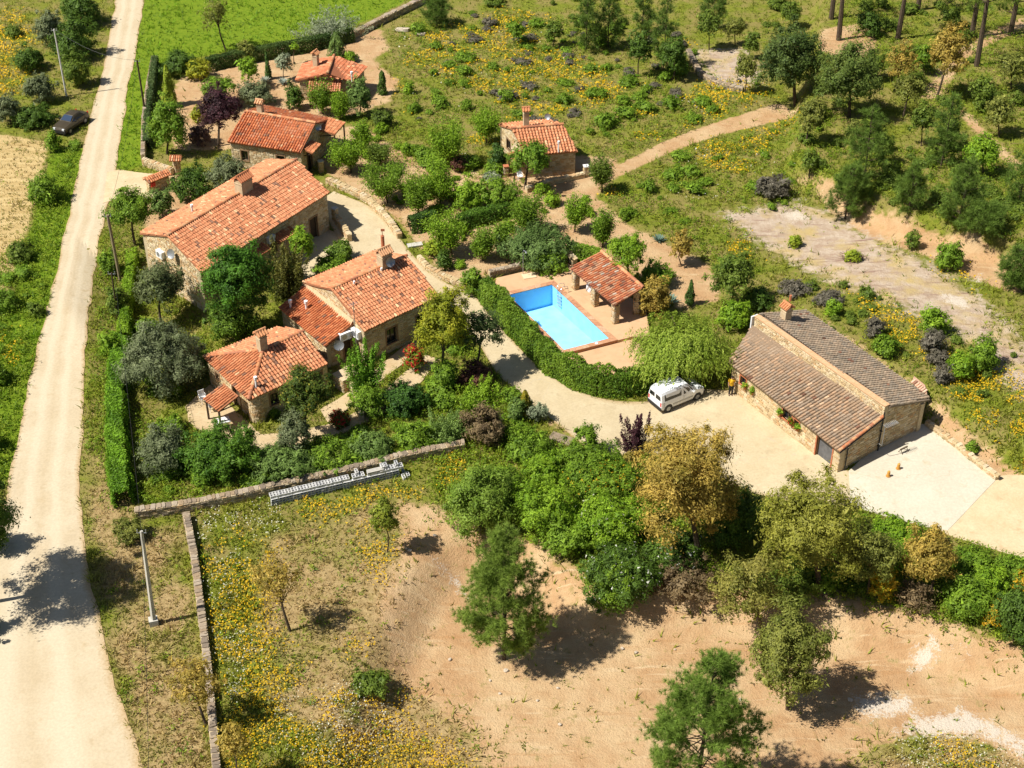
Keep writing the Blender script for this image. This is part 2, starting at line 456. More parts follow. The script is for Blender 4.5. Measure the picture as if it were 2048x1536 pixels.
dirt = mixrgb(N, L, ramp(N, L, n4, .36, .64), (.40, .235, .115), (.49, .315, .165))
dirt = mixrgb(N, L, ramp(N, L, n1, .42, .66), dirt, (.53, .375, .210))
dirt = mixrgb(N, L, ramp(N, L, n5, .58, .74), dirt, (.41, .230, .105))
dirt = mixrgb(N, L, ramp(N, L, n6, .60, .72), dirt, (.57, .42, .25))
dirt = mixrgb(N, L, ramp(N, L, n3, .60, .72), dirt, (.33, .195, .095))
dirt = mixrgb(N, L, ramp(N, L, mth('MULTIPLY', n4, n2), .30, .40), dirt, (.29, .225, .085))
c = mixrgb(N, L, edge_mask('dirt', 1.5, .36, .62), c, dirt)
rock = mixrgb(N, L, ramp(N, L, n4, .38, .62), (.37, .265, .185), (.51, .415, .315))
rock = mixrgb(N, L, ramp(N, L, n6, .56, .68), rock, (.27, .175, .130))
rock = mixrgb(N, L, ramp(N, L, n1, .48, .64), rock, (.46, .345, .155))
rock = mixrgb(N, L, ramp(N, L, n2, .62, .70), rock, (.24, .16, .12))
c = mixrgb(N, L, edge_mask('rock', 1.7, .36, .64), c, rock)
c = mixrgb(N, L, ramp(N, L, mth('ADD', A_('chalk'), mth('ADD', mth('MULTIPLY', mth('SUBTRACT', n2, .5), 1.4), mth('MULTIPLY', mth('SUBTRACT', n3, .5), 1.2))), .54, .80), c, (.58, .50, .40))
L.new(c, B.inputs['Base Color'])
bump(N, L, B, mth('ADD', mth('MULTIPLY', n2, .7), mth('MULTIPLY', n3, .5)), 1.0, .16)
gme.materials.append(m)
ground = bpy.data.objects.new('ground', gme); place(ground, None); ground['kind'] = 'structure'

# ---------------------------------------------------------------- track, drives, yard
def resample(P, n):
    P = np.asarray(P, float); d = np.r_[0, np.cumsum(np.linalg.norm(np.diff(P[:, :2], axis=0), axis=1))]
    t = np.linspace(0, d[-1], n)
    return np.stack([np.interp(t, d, P[:, i]) for i in range(P.shape[1])], 1)
def smooth_line(P, n):
    P = resample(P, n)
    for _ in range(3):
        Q = P.copy(); Q[1:-1] = .25 * P[:-2] + .5 * P[1:-1] + .25 * P[2:]; P = Q
    return P
NOGRASS = []
def strip(name, Lpx, Rpx, mat, n=60, m_=10, lift=.035, jit=.12, sm=True, drop=.25):
    l = np.array([at(*p)[:2] for p in Lpx]); r = np.array([at(*p)[:2] for p in Rpx])
    f = smooth_line if sm else resample
    l, r = f(l, n), f(r, n)
    NOGRASS.append([tuple(q) for q in l] + [tuple(q) for q in r[::-1]])
    tt = np.linspace(0, 1, m_)
    dv = r - l; wd = np.linalg.norm(dv, axis=1)[:, None] + 1e-6
    jl = lambda q: ((fbm(q[:, 0], q[:, 1], 2.6, 51) - .5) * 4 + (rng.random(n) - .5) * .8)[:, None] * jit
    l = l + dv / wd * jl(l); r = r + dv / wd * jl(r)
    P = l[:, None, :] * (1 - tt)[None, :, None] + r[:, None, :] * tt[None, :, None]
    z = terr(P[..., 0], P[..., 1]) + lift
    V = np.concatenate([P, z[..., None]], 2)
    lo = V[:, [0, -1]].copy(); lo[..., 2] -= drop
    V = np.concatenate([lo[:, :1], V, lo[:, 1:]], 1); w = m_ + 2
    i0 = (np.arange(n - 1)[:, None] * w + np.arange(w - 1)[None, :]).ravel()
    Q = np.stack([i0, i0 + 1, i0 + w + 1, i0 + w], 1)
    o = obj_np(name, V.reshape(-1, 3), [Q], mat)
    wv = np.tile(np.r_[0, tt, 1], n).astype(np.float32); at_ = o.data.attributes.new('across', 'FLOAT', 'POINT'); at_.data.foreach_set('value', wv)
    zz = np.cross(V[0, 2] - V[0, 1], V[1, 1] - V[0, 1])[2]
    if zz < 0: o.data.flip_normals()
    o['kind'] = 'structure'
    return o
def pale_mat(name, a, b, cdark, s1=.5, cracks=False, ruts=None, edge=None):
    m, N, L, B = nodes_of(name)
    B.inputs['Roughness'].default_value = .95; B.inputs['Specular IOR Level'].default_value = .1
    f1 = noise(N, L, s1, detail=6, rough=.65); f2 = noise(N, L, 6, detail=5, rough=.7); f3 = noise(N, L, 1.3, detail=5)
    c = mixrgb(N, L, ramp(N, L, f1, .35, .65), a, b)
    c = mixrgb(N, L, ramp(N, L, f3, .57, .75), c, cdark)
    if ruts or edge:
        w = N.new('ShaderNodeAttribute'); w.attribute_name = 'across'
        def mt(op, a_, b_):
            q = N.new('ShaderNodeMath'); q.operation = op
            for s_, v_ in ((q.inputs[0], a_), (q.inputs[1], b_)):
                if isinstance(v_, (int, float)): s_.default_value = v_
                else: L.new(v_, s_)
            return q.outputs[0]
        wj = mt('ADD', w.outputs['Fac'], mt('MULTIPLY', mt('SUBTRACT', f1, .5), .14))
        if ruts:
            for pos in (.30, .66):
                d_ = mt('ABSOLUTE', mt('SUBTRACT', wj, pos), 0)
                c = mixrgb(N, L, mt('MULTIPLY', mt('SUBTRACT', 1.0, ramp(N, L, d_, .03, .10)), .75), c, ruts)
            d_ = mt('ABSOLUTE', mt('SUBTRACT', wj, .48), 0)
            c = mixrgb(N, L, mt('MULTIPLY', mt('SUBTRACT', 1.0, ramp(N, L, d_, .01, .06)), mt('MULTIPLY', f3, .7)), c, cdark)
        if edge:
            ed = mt('MINIMUM', wj, mt('SUBTRACT', 1.0, wj))
            c = mixrgb(N, L, mt('SUBTRACT', 1.0, ramp(N, L, mt('ADD', ed, mt('MULTIPLY', mt('SUBTRACT', f2, .5), .10)), .0, .07)), c, edge)
    c = mixrgb(N, L, 1.0, c, mixrgb(N, L, ramp(N, L, f2, .3, .7), (.86, .86, .86), (1.06, 1.06, 1.06)), 'MULTIPLY')
    if cracks:
        v = N.new('ShaderNodeTexVoronoi'); v.feature = 'DISTANCE_TO_EDGE'; v.inputs['Scale'].default_value = .085
        g = N.new('ShaderNodeNewGeometry')
        dis = N.new('ShaderNodeVectorMath'); dis.operation = 'MULTIPLY_ADD'
        nn = N.new('ShaderNodeTexNoise'); nn.inputs['Scale'].default_value = .8; nn.inputs['Detail'].default_value = 4
        L.new(g.outputs['Position'], nn.inputs['Vector']); L.new(nn.outputs['Color'], dis.inputs[0])
        dis.inputs[1].default_value = (2.2, 2.2, 2.2); L.new(g.outputs['Position'], dis.inputs[2])
        L.new(dis.outputs[0], v.inputs['Vector'])
        c = mixrgb(N, L, ramp(N, L, v.outputs['Distance'], .0, .003), (.45, .38, .27), c)
    L.new(c, B.inputs['Base Color']); bump(N, L, B, f2, .25, .03)
    return m
TRACK = pale_mat('track_gravel', (.49, .395, .26), (.55, .46, .32), (.46, .36, .225), .25, False, (.575, .49, .35), (.44, .31, .165))
DRIVE = pale_mat('drive_concrete', (.48, .385, .235), (.55, .455, .295), (.43, .34, .21), .4, True, None, (.42, .31, .17))
YARD = pale_mat('yard_concrete', (.53, .475, .365), (.58, .525, .415), (.50, .43, .30), .3, True)
EARTH = pale_mat('yard_earth', (.54, .42, .25), (.62, .50, .32), (.48, .35, .20), .5)
PATHM = pale_mat('path_earth', (.46, .34, .19), (.54, .42, .26), (.40, .28, .15), .8)
trL = [(236, -30), (222, 60), (203, 150), (182, 230), (163, 300), (140, 420), (117, 520), (97, 610), (72, 710), (45, 820), (25, 920), (8, 1010), (-20, 1110), (-60, 1250), (-110, 1420), (-160, 1700)]
trR = [(292, -30), (280, 60), (264, 140), (250, 215), (238, 290), (231, 345), (222, 395), (208, 440), (195, 510), (183, 590), (174, 690), (167, 790), (162, 890), (160, 990), (168, 1080), (182, 1170), (207, 1280), (240, 1400), (280, 1520), (340, 1700)]
strip('dirt_track', trL, trR, TRACK, 130, 12, jit=.14)
strip('gate_apron', [(215, 345), (240, 340), (275, 346), (312, 350)], [(206, 408), (232, 398), (268, 392), (312, 400)], EARTH, 24, 8, lift=.05, jit=.08)
strip('driveway', [(655, 392), (650, 425), (672, 470), (700, 530), (800, 600), (890, 640), (960, 690), (990, 745), (1040, 790), (1090, 830), (1130, 860), (1165, 890), (1215, 915), (1290, 905)],
      [(668, 383), (735, 410), (775, 445), (815, 500), (850, 540), (890, 566), (950, 590), (985, 640), (1035, 695), (1085, 742), (1140, 778), (1200, 800), (1260, 806), (1320, 800)], DRIVE, 90, 12, lift=.05, jit=.05)
strip('barn_yard', [(1288, 903), (1400, 945), (1500, 985), (1600, 1010), (1700, 1012)], [(1315, 801), (1400, 778), (1472, 783), (1590, 866), (1698, 944)], DRIVE, 40, 14, lift=.045, jit=.02, sm=False)
strip('concrete_yard', [(1701, 1012), (1760, 1030), (1830, 1050), (1895, 1062)], [(1697, 943), (1752, 893), (1846, 848), (1993, 960)], YARD, 60, 26, lift=.06, jit=0, sm=False)
strip('side_yard', [(1880, 1064), (1950, 1087), (2048, 1120), (2300, 1200)], [(1972, 958), (2020, 948), (2048, 945), (2300, 1100)], EARTH, 30, 12, lift=.04, jit=.05)
strip('garden_path', [(505, 905), (600, 890), (700, 862), (790, 815), (835, 775), (880, 720)], [(505, 872), (600, 862), (680, 842), (760, 795), (810, 745), (850, 710)], PATHM, 50, 6, lift=.05, jit=.1)
strip('house_terrace', [(655, 845), (700, 815), (760, 765), (840, 700)], [(640, 820), (690, 790), (755, 735), (840, 668)], PATHM, 30, 6, lift=.06, jit=.05)
strip('patio', [(372, 812), (380, 850), (430, 880), (505, 905)], [(420, 770), (450, 800), (490, 840), (520, 868)], PATHM, 30, 8, lift=.055, jit=.1)
strip('courtyard', [(560, 560), (600, 590), (700, 540), (760, 530)], [(610, 470), (640, 450), (690, 475), (752, 520)], DRIVE, 30, 10, lift=.03, jit=.05)
# ---------------------------------------------------------------- roofs and walls
def unit(v):
    v = np.asarray(v, float); return v / np.linalg.norm(v)
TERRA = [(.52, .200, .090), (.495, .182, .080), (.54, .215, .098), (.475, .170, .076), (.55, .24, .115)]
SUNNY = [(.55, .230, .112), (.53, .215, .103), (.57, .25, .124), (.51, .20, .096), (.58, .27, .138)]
BROWN = [(.345, .245, .160), (.385, .265, .170), (.315, .235, .165), (.42, .275, .170), (.36, .27, .19)]
TAUPE = [(.335, .26, .18), (.365, .275, .19), (.31, .25, .185), (.40, .295, .20)]
def tiled_plane(roof, poly, pal, pitch=.235, row=.34, dark=.08, light=.08, thick=.12, rad=.37, darkc=(.24, .125, .08), lightc=(.66, .40, .22), edge=None):
    """clay barrel tiles laid up the slope of a plane; the first two corners are the eave"""
    P = [np.asarray(p, float) for p in poly]
    e = unit(P[1] - P[0]); nn = np.cross(P[1] - P[0], P[-1] - P[0])
    if nn[2] < 0: nn = -nn
    nn = unit(nn); s = np.cross(nn, e)
    if s[2] < 0: s = -s
    q = np.array([((p - P[0]) @ e, (p - P[0]) @ s) for p in P])
    mb = MB(); mb.slab(P, thick)
    V = np.array(mb.V); nV = len(V)
    a = np.arange(q[:, 0].min() + pitch * .5, q[:, 0].max(), pitch); b = np.arange(q[:, 1].min(), q[:, 1].max(), row)
    AA, BB = np.meshgrid(a, b, indexing='ij'); AA = AA.ravel(); BB = BB.ravel()
    d = sdf(AA, BB + row * .5, q); k = d > .02
    AA, BB = AA[k], BB[k]; n = len(AA)
    AA = AA + rng.normal(0, .008, n); BB = BB - .05 + rng.normal(0, .012, n)
    r = pitch * rad
    ang = np.linspace(0, math.pi, 5)
    ca, sa = np.cos(ang), np.sin(ang)
    r0 = r * 1.12 * (1 + rng.normal(0, .03, n))[:, None]; r1 = r * .92
    lo = P[0] + AA[:, None, None] * e + BB[:, None, None] * s + (r0 * ca)[..., None] * e + (.04 + r0 * sa * 1.15)[..., None] * nn
    hi = P[0] + AA[:, None, None] * e + (BB + row * 1.12)[:, None, None] * s + (np.full((n, 1), r1) * ca)[..., None] * e + (.01 + r1 * sa * 1.15 + 0 * r0)[..., None] * nn
    T = np.concatenate([lo, hi], 1).reshape(-1, 3)
    base = np.arange(n)[:, None] * 10 + nV
    Q = np.concatenate([base + np.array([i, i + 1, i + 6, i + 5]) for i in range(4)], 0)
    caps = base + np.array([4, 3, 2, 1, 0])
    sag = .09 * (fbm(AA + 3 * P[0][0], BB + 3 * P[0][1], 2.4, 43) - .5)
    T = T + np.repeat(sag, 10)[:, None] * nn
    pal = np.array(pal); c = pal[rng.integers(0, len(pal), n)] * (1 + rng.normal(0, .09, (n, 1)))
    pt = P[0] + AA[:, None] * e + BB[:, None] * s
    patch = fbm(pt[:, 0] + pt[:, 2], pt[:, 1], 2.2, 41)
    rr = rng.random(n)
    kd = rr < dark * (.25 + .9 * sstep((patch - .42) / .2)); c[kd] = np.array(darkc) * (1 + rng.normal(0, .2, (kd.sum(), 1)))
    kl = rr > 1 - light * (.1 + .4 * sstep((.58 - patch) / .2)); c[kl] = np.array(lightc) * (1 + rng.normal(0, .1, (kl.sum(), 1)))
    C = np.concatenate([np.tile(pal.mean(0) * .62, (nV, 1)), np.repeat(np.clip(c, .02, .8), 10, 0)], 0)  # bed colour darkened to paint in the shadow gaps between the barrel tiles
    by = {}
    for f in mb.F: by.setdefault(len(f), []).append(f)
    o = obj_np('roof_tiles', np.concatenate([V, T], 0), list(by.values()) + [Q, caps], TILE, C, roof)
    o['kind'] = 'stuff'
    return o
RIDGE_MATS = simple('ridge_clay', None, None, 9, .85, .25, rnd=[(.55, .23, .10), (.59, .28, .13), (.51, .19, .085), (.60, .33, .17), (.42, .17, .09)])
_rt = None
def ridge_tiles(roof, p, q, lift=.05, step=.42, r=.15):
    """one clay cap after another along a ridge or hip, each its own object"""
    global _rt
    p, q = np.asarray(p, float), np.asarray(q, float)
    if _rt is None:
        V = []; 
        for x, rr, z in ((0, 1.1, .03), (1.1, .9, 0)):
            for t in np.linspace(0, math.pi, 6): V.append((x, rr * math.cos(t), rr * math.sin(t) * .9 + z))
        F = [(i, i + 6, i + 7, i + 1) for i in range(5)]
        _rt = mesh_np('ridge_tile', np.array(V), [F, [(0, 1, 2, 3, 4, 5)], [(11, 10, 9, 8, 7, 6)]]); _rt.materials.append(RIDGE_MATS)
    Ln = np.linalg.norm(q - p); n = max(1, int(Ln / step)); d = (q - p) / Ln
    y = unit(np.cross([0, 0, 1], d)); z = np.cross(d, y); o0 = origin(roof)
    for i in range(n):
        o = bpy.data.objects.new('ridge_tile', _rt); place(o, roof)
        c = p + d * Ln * i / n + z * lift - o0
        st = Ln / n
        R = Matrix(((d[0] * st, y[0] * r, z[0] * r, c[0]), (d[1] * st, y[1] * r, z[1] * r, c[1]), (d[2] * st, y[2] * r, z[2] * r, c[2]), (0, 0, 0, 1)))
        o.matrix_local = R
_sm = []
def stone_meshes():
    if _sm: return _sm
    for k in range(7):
        V = []
        for z in (0, 1):
            for i, (x, y) in enumerate(((-.5, -.35), (-.36, -.5), (.36, -.5), (.5, -.34), (.5, .36), (.35, .5), (-.34, .5), (-.5, .33))):
                j = rng.normal(0, .035, 2); sc = 1.0 if z == 0 else .86
                V.append(((x + j[0]) * sc, (y + j[1]) * sc, z + (rng.normal(0, .08) if z else 0)))
        F4 = [(i, (i + 1) % 8, 8 + (i + 1) % 8, 8 + i) for i in range(8)]
        me = mesh_np('stone', np.array(V), [F4, [tuple(range(8, 16))], [tuple(range(7, -1, -1))]])
        me.materials.append(STONES); _sm.append(me)
    return _sm
STP = np.array([(.54, .41, .23), (.58, .46, .28), (.49, .37, .20), (.55, .44, .29), (.43, .31, .17), (.61, .50, .33), (.50, .32, .16)])
class House:
    def __init__(s, name, label, loc, cat='house'):
        s.t = thing(name, label, cat, loc); s.st = []; s.wall = None; s.mb = MB()
    def wall_face(s, P, Q, out, zb, top, ops=(), t=.4, stones=True, hmin=.14, hmax=.26, wmin=.22, wmax=.50):
        """vertical wall from P to Q (ground xy), outer side towards `out`; top = list of (along, z); ops = (a0, a1, z0, z1)"""
        P, Q = np.asarray(P[:2], float), np.asarray(Q[:2], float)
        Ln = np.linalg.norm(Q - P); e = (Q - P) / Ln
        n = np.array([-e[1], e[0]])
        if n @ np.asarray(out[:2]) < 0: n = -n
        ta = [q[0] * Ln for q in top]; tz = [q[1] for q in top]
        T = lambda a: float(np.interp(a, ta, tz))
        cuts = sorted(set([0, Ln] + [min(max(x, 0), Ln) for x in ta] + [o[0] for o in ops] + [o[1] for o in ops]))
        for a0, a1 in zip(cuts[:-1], cuts[1:]):
            if a1 - a0 < 1e-4: continue
            mid = (a0 + a1) / 2
            segs = [(zb, None)]
            for o in ops:
                if o[0] < mid < o[1]: segs = [(zb, o[2]), (o[3], None)] if o[2] > zb + .02 else [(o[3], None)]
            for z0, z1 in segs:
                A0, A1 = P + e * a0, P + e * a1
                poly = [A0, A1, A1 - n * t, A0 - n * t]
                t0, t1 = (T(a0), T(a1)) if z1 is None else (z1, z1)
                if min(t0, t1) <= z0: t0, t1 = max(t0, z0 + .01), max(t1, z0 + .01)
                s.mb.prism(poly, z0, [t0, t1, t1, t0])
        if stones:
            z = zb
            zmax = max(tz)
            while z < zmax - .08:
                h = rng.uniform(hmin, hmax); a = -rng.uniform(0, .1)
                while a < Ln:
                    w = rng.uniform(wmin, wmax); a0, a1 = max(a, 0), min(a + w, Ln); a += w + .015
                    if a1 - a0 < .1: continue
                    hh = h * rng.uniform(.82, 1.0)
                    if z + hh > min(T(a0), T(a1)): hh = min(T(a0), T(a1)) - z
                    if hh < .07: continue
                    if any(o[0] - .04 < a1 and a0 < o[1] + .04 and o[2] - .04 < z + hh and z < o[3] + .04 for o in ops): continue
                    c = P + e * (a0 + a1) / 2
                    s.st.append((np.array([c[0], c[1], z + hh / 2]), np.array([e[0], e[1], 0]), np.array([n[0], n[1], 0]), a1 - a0, hh, rng.uniform(.015, .045)))
                z += h + .012
        s._last = (P, e, n, t)
    def opening(s, o, kind='window', frame=DARKWOOD, leaf=None, surround=None):
        P, e, n, t = s._last
        a0, a1, z0, z1 = o
        p3 = lambda a, off, z: np.array([*(P + e * a + n * off), z])
        e3, n3, u3 = np.array([e[0], e[1], 0]), np.array([n[0], n[1], 0]), np.array([0, 0, 1.0])
        mb = MB(); w = .07
        mb.frame(p3(a0, -.22, z0), e3 * w, n3 * .08, u3 * (z1 - z0)); mb.frame(p3(a1 - w, -.22, z0), e3 * w, n3 * .08, u3 * (z1 - z0))
        mb.frame(p3(a0 + w, -.22, z1 - w), e3 * (a1 - a0 - 2 * w), n3 * .08, u3 * w)
        if kind == 'window':
            mb.frame(p3(a0 + w, -.22, z0), e3 * (a1 - a0 - 2 * w), n3 * .08, u3 * w)
            mb.frame(p3((a0 + a1) / 2 - .03, -.21, z0 + w), e3 * .06, n3 * .06, u3 * (z1 - z0 - 2 * w))
        r = tagless(mb.build('frame', frame, s.t)); r.name = kind
        m2 = MB(); m2.frame(p3(a0 + w, -.23, z0 + (w if kind == 'window' else 0)), e3 * (a1 - a0 - 2 * w), n3 * .03, u3 * (z1 - z0 - 2 * w + (0 if kind == 'window' else w)))
        m2.build('pane' if kind == 'window' else 'leaf', (GLASS if kind == 'window' else DARKWOOD) if leaf is None else leaf, r)
        m3 = MB()   # brick surround
        bw = .11
        m3.frame(p3(a0 - bw, -.1, z1), e3 * (a1 - a0 + 2 * bw), n3 * .145, u3 * .14)
        m3.frame(p3(a0 - bw, -.1, z0), e3 * bw, n3 * .14, u3 * (z1 - z0)); m3.frame(p3(a1, -.1, z0), e3 * bw, n3 * .14, u3 * (z1 - z0))
        if kind == 'window': m3.frame(p3(a0 - bw, -.1, z0 - .08), e3 * (a1 - a0 + 2 * bw), n3 * .19, u3 * .08)
        m3.build('surround', surround or JAMB, r)
    def finish(s, mat=MORTAR, limit=280, near=None):
        s.wall = s.mb.build('wall', mat, s.t)
        o0 = origin(s.wall); cam_p = np.array([0, 0, CAM_H])
        sc = []
        for k, (c, e, n, w, h, d) in enumerate(s.st):
            v = unit(cam_p - c); sc.append((max(0, v @ n) * w * h * (1.4 if n @ np.array(sun_dir) > 0 else 1), k))
        sc.sort(reverse=True)
        ms = stone_meshes()
        for q, k in sc[:limit]:
            if q <= 0: continue
            c, e, n, w, h, d = s.st[k]
            o = bpy.data.objects.new('stone', ms[k % 7]); place(o, s.wall)
            c = c - o0 - n * .02; u = np.cross(n, e)
            dd = d + .02; hh = h * (1 if u[2] > 0 else -1)
            o.matrix_local = Matrix(((e[0] * w, u[0] * hh, n[0] * dd, c[0]), (e[1] * w, u[1] * hh, n[1] * dd, c[1]), (e[2] * w, u[2] * hh, n[2] * dd, c[2]), (0, 0, 0, 1)))
        rest = [k for q, k in sc[limit:] if q > 0]
        if rest:
            tv = np.array([[(-.5, -.5), (.5, -.5), (.5, .5), (-.5, .5)]][0])
            V, F, C = [], [], []
            for i, k in enumerate(rest):
                c, e, n, w, h, d = s.st[k]; b = len(V); u = np.array([0, 0, 1.0]); cc = STP[rng.integers(0, 7)] * rng.uniform(.85, 1.15)
                for z, sc_ in ((-.02, 1), (d, .84)):
                    for x, y in tv: V.append(c + e * x * w * sc_ + u * y * h * sc_ + n * z); C.append(cc)
                F += [(b + 4, b + 5, b + 6, b + 7)] + [(b + j, b + (j + 1) % 4, b + 4 + (j + 1) % 4, b + 4 + j) for j in range(4)]
            o = obj_np('rubble', V, [F], STONE_C, np.array(C), s.wall); o['kind'] = 'stuff'
        return s
def tagless(o): return o
def roof_of(h):
    r = bpy.data.objects.new('roof', None); r.empty_display_size = .2; place(r, h.t); return r
def chimney(roof, c, yaw, sx, sy, z0, z1, k=1.0, pal=SUNNY):
    """stone stack with a small tiled hood"""
    mb = MB(); c = np.asarray(c, float)
    mb.box((c[0], c[1], (z0 + z1) / 2), (sx, sy, z1 - z0), yaw)
    mb.box((c[0], c[1], z1 - .3), (sx + .07, sy + .07, .06), yaw)
    o = mb.build('chimney', RENDERED, roof)
    cx, sn = math.cos(yaw), math.sin(yaw)
    ex, ey = np.array([cx, sn, 0]), np.array([-sn, cx, 0])
    m2 = MB(); o0 = origin(o)
    for sg in (-1, 1):
        base = np.array([c[0], c[1], z1])
        L_ = sx / 2 + .14; Wd = sy / 2 + .14; hh = .34 * sy / .8 + .04
        a, b = base - ex * L_ + ey * sg * Wd, base + ex * L_ + ey * sg * Wd
        ri, rj = base + ex * L_ + np.array([0, 0, hh]), base - ex * L_ + np.array([0, 0, hh])
        m2.slab([a, b, ri, rj], .05)
        n = max(3, int(2 * L_ / .2))
        for i in range(n):
            t = (i + .5) / n
            m2.tube([a + (b - a) * t + (0, 0, .03), rj + (ri - rj) * t + (0, 0, .03)], [.075, .06], 6)
    m2.tube([c * (1, 1, 0) - ex * L_ + (0, 0, z1 + hh + .03), c * (1, 1, 0) + ex * L_ + (0, 0, z1 + hh + .03)], .09, 6)
    m2.build('chimney_hood', RIDGE_MATS, roof)
    return o
def vent_pipe(roof, p, h=.75, r=.075):
    mb = MB(); p = np.asarray(p, float)
    mb.tube([p - (0, 0, .2), p + (0, 0, h)], r, 8); mb.tube([p + (0, 0, h - .02), p + (0, 0, h + .2)], r * 1.7, 8)
    return mb.build('vent_pipe', WHITEMETAL, roof)
def dish(parent, p, aim, r=.42, mat=None, name='satellite_dish'):
    """shallow bowl on a bent arm with a feed"""
    p = np.asarray(p, float); d = unit(aim); e = unit(np.cross(d, (0, 0, 1))); u = np.cross(e, d)
    V = []; F = []; k = 14
    rings = [(.0, -.10), (.5, -.075), (.85, -.03), (1.0, .0)]
    for q, z in rings:
        for i in range(k):
            t = 2 * math.pi * i / k; V.append(p + r * q * (math.cos(t) * e + math.sin(t) * u) + d * z)
    for j in range(3):
        for i in range(k): F.append((j * k + i, j * k + (i + 1) % k, (j + 1) * k + (i + 1) % k, (j + 1) * k + i))
    mb = MB(); mb.add(V, F)
    mb.tube([p - u * r * .9, p - u * r * .5 + d * .42], .014, 5); mb.box(p - u * r * .45 + d * .44, (.07, .07, .09))
    mb.tube([p - d * .1, p - d * .28, p - d * .28 - (0, 0, .4)], .022, 6)
    return mb.build(name, mat or GREYMETAL, parent)
def ac_unit(parent, c, n, w=.85, h=.62, d=.34):
    """outdoor air conditioner: case, fan grille and brackets"""
    c = np.asarray(c, float); n = unit(n); e = unit(np.cross((0, 0, 1), n)); u = np.array([0, 0, 1.0])
    mb = MB(); mb.frame(c - e * w / 2 - u * h / 2, e * w, n * d, u * h)
    for s in (-1, 1): mb.frame(c + e * (s * w * .32) - u * (h / 2 + .08) - n * .1, e * .04, n * (d + .05), u * .05)
    o = mb.build('air_conditioner', WHITEMETAL, parent)
    m2 = MB(); V = [c + n * (d + .006) + e * (-.12 * w)]; k = 14
    for i in range(k): t = 2 * math.pi * i / k; V.append(c + n * (d + .006) + e * (-.12 * w + h * .36 * math.cos(t)) + u * h * .36 * math.sin(t))
    m2.add(V, [(0, 1 + i, 1 + (i + 1) % k) for i in range(k)])
    m2.add([c + n * (d + .007) + e * x + u * y for x, y in ((w * .34, -h * .3), (w * .45, -h * .3), (w * .45, h * .3), (w * .34, h * .3))], [(0, 1, 2, 3)])
    m2.build('fan_grille', GREYMETAL, o)
    return o
def canopy(h, p, e, n, w, dep, ztop, drop=.35, pal=TERRA, name='canopy', posts=False):
    """tiled porch roof on brackets against a wall: p centre of its top edge, e along the wall, n outwards"""
    p = np.asarray(p, float); e = np.array([e[0], e[1], 0.]); n = np.array([n[0], n[1], 0.])
    r = bpy.data.objects.new(name, None); r.empty_display_size = .2; place(r, h.t)
    b = np.array([p[0], p[1], ztop])
    tiled_plane(r, [b - e * w / 2 + n * dep - (0, 0, drop), b + e * w / 2 + n * dep - (0, 0, drop), b + e * w / 2, b - e * w / 2], pal, dark=.04)
    for s in (-1, 1):
        mb = MB()
        q = b + e * s * (w / 2 - .15)
        if posts:
            f = q + n * (dep - .12); z = float(terr(f[0], f[1])); mb.box((f[0], f[1], (ztop - drop - .1 + z) / 2), (.13, .13, ztop - drop - .1 - z))
        mb.tube([q - (0, 0, .75), q + n * (dep - .1) - (0, 0, drop + .16)], .05, 5)
        mb.tube([q - (0, 0, .14), q + n * (dep - .05) - (0, 0, drop + .14)], .05, 5)
        mb.build('bracket', DARKWOOD, r)
    return r

# ---------------------------------------------------------------- long farmhouse
def gable_house(h, FL, FR, RL, RR, zb, ze, zr, pal, ops_f=(), ops_l=(), ops_r=(), over=.28, verge=.12, dark=.08, light=.1, ridge_at=.5, pitch=.235, stones=(1, 1, 1)):
    """gable house over a parallelogram of eave corners; ridge parallel to the front"""
    FL, FR, RL, RR = [np.asarray(p[:2], float) for p in (FL, FR, RL, RR)]
    a = unit(FR - FL); d = unit(RL - FL)
    fo = np.array([a[1], -a[0]]);  fo = fo if fo @ (FL - RL) > 0 else -fo
    i = lambda p, sa, sd: p + a * sa * verge + d * sd * over
    fl, fr, rl, rr = i(FL, 1, 1), i(FR, -1, 1), i(RL, 1, -1), i(RR, -1, -1)
    t = .4
    wt = ze - .06
    h.wall_face(fl, fr, fo, zb, [(0, wt), (1, wt)], ops_f, t, stones[0]); 
    for o in ops_f: h.opening(o[:4], o[4] if len(o) > 4 else 'window')
    h.wall_face(rl, rr, -fo, zb, [(0, wt), (1, wt)], (), t, False)
    zt = zr - .1
    h.wall_face(fl + d * t, rl - d * t, -a, zb, [(0, wt + .05), (ridge_at, zt), (1, wt + .05)], ops_l, t, stones[1])
    for o in ops_l: h.opening(o[:4], o[4] if len(o) > 4 else 'window')
    h.wall_face(fr + d * t, rr - d * t, a, zb, [(0, wt + .05), (ridge_at, zt), (1, wt + .05)], ops_r, t, stones[2])
    for o in ops_r: h.opening(o[:4], o[4] if len(o) > 4 else 'window')
    r = roof_of(h)
    v3 = lambda p, z: np.array([p[0], p[1], z])
    R1, R2 = v3(FL + (RL - FL) * ridge_at, zr), v3(FR + (RR - FR) * ridge_at, zr)
    tiled_plane(r, [v3(FL, ze), v3(FR, ze), R2, R1], pal, pitch, dark=dark, light=light)
    tiled_plane(r, [v3(RL, ze), v3(RR, ze), R2, R1], pal, pitch, dark=dark * .6, light=light)
    ridge_tiles(r, R1, R2)
    return r, R1, R2, a, d, fo
v3 = lambda p, z: np.array([p[0], p[1], z])
z = 3.7
FL, FR, RL = flat(403, 545, z), flat(659, 385, z), flat(279, 467, z)
RR = RL + (FR - FL)
h = House('farmhouse', 'long stone farmhouse under one big tiled roof with a broad chimney, by the dirt track', (FL[0] + 3, FL[1] + 8, 0))
LA = unit(FR - FL)
Ln = float(np.linalg.norm((FR - FL)[:2]))
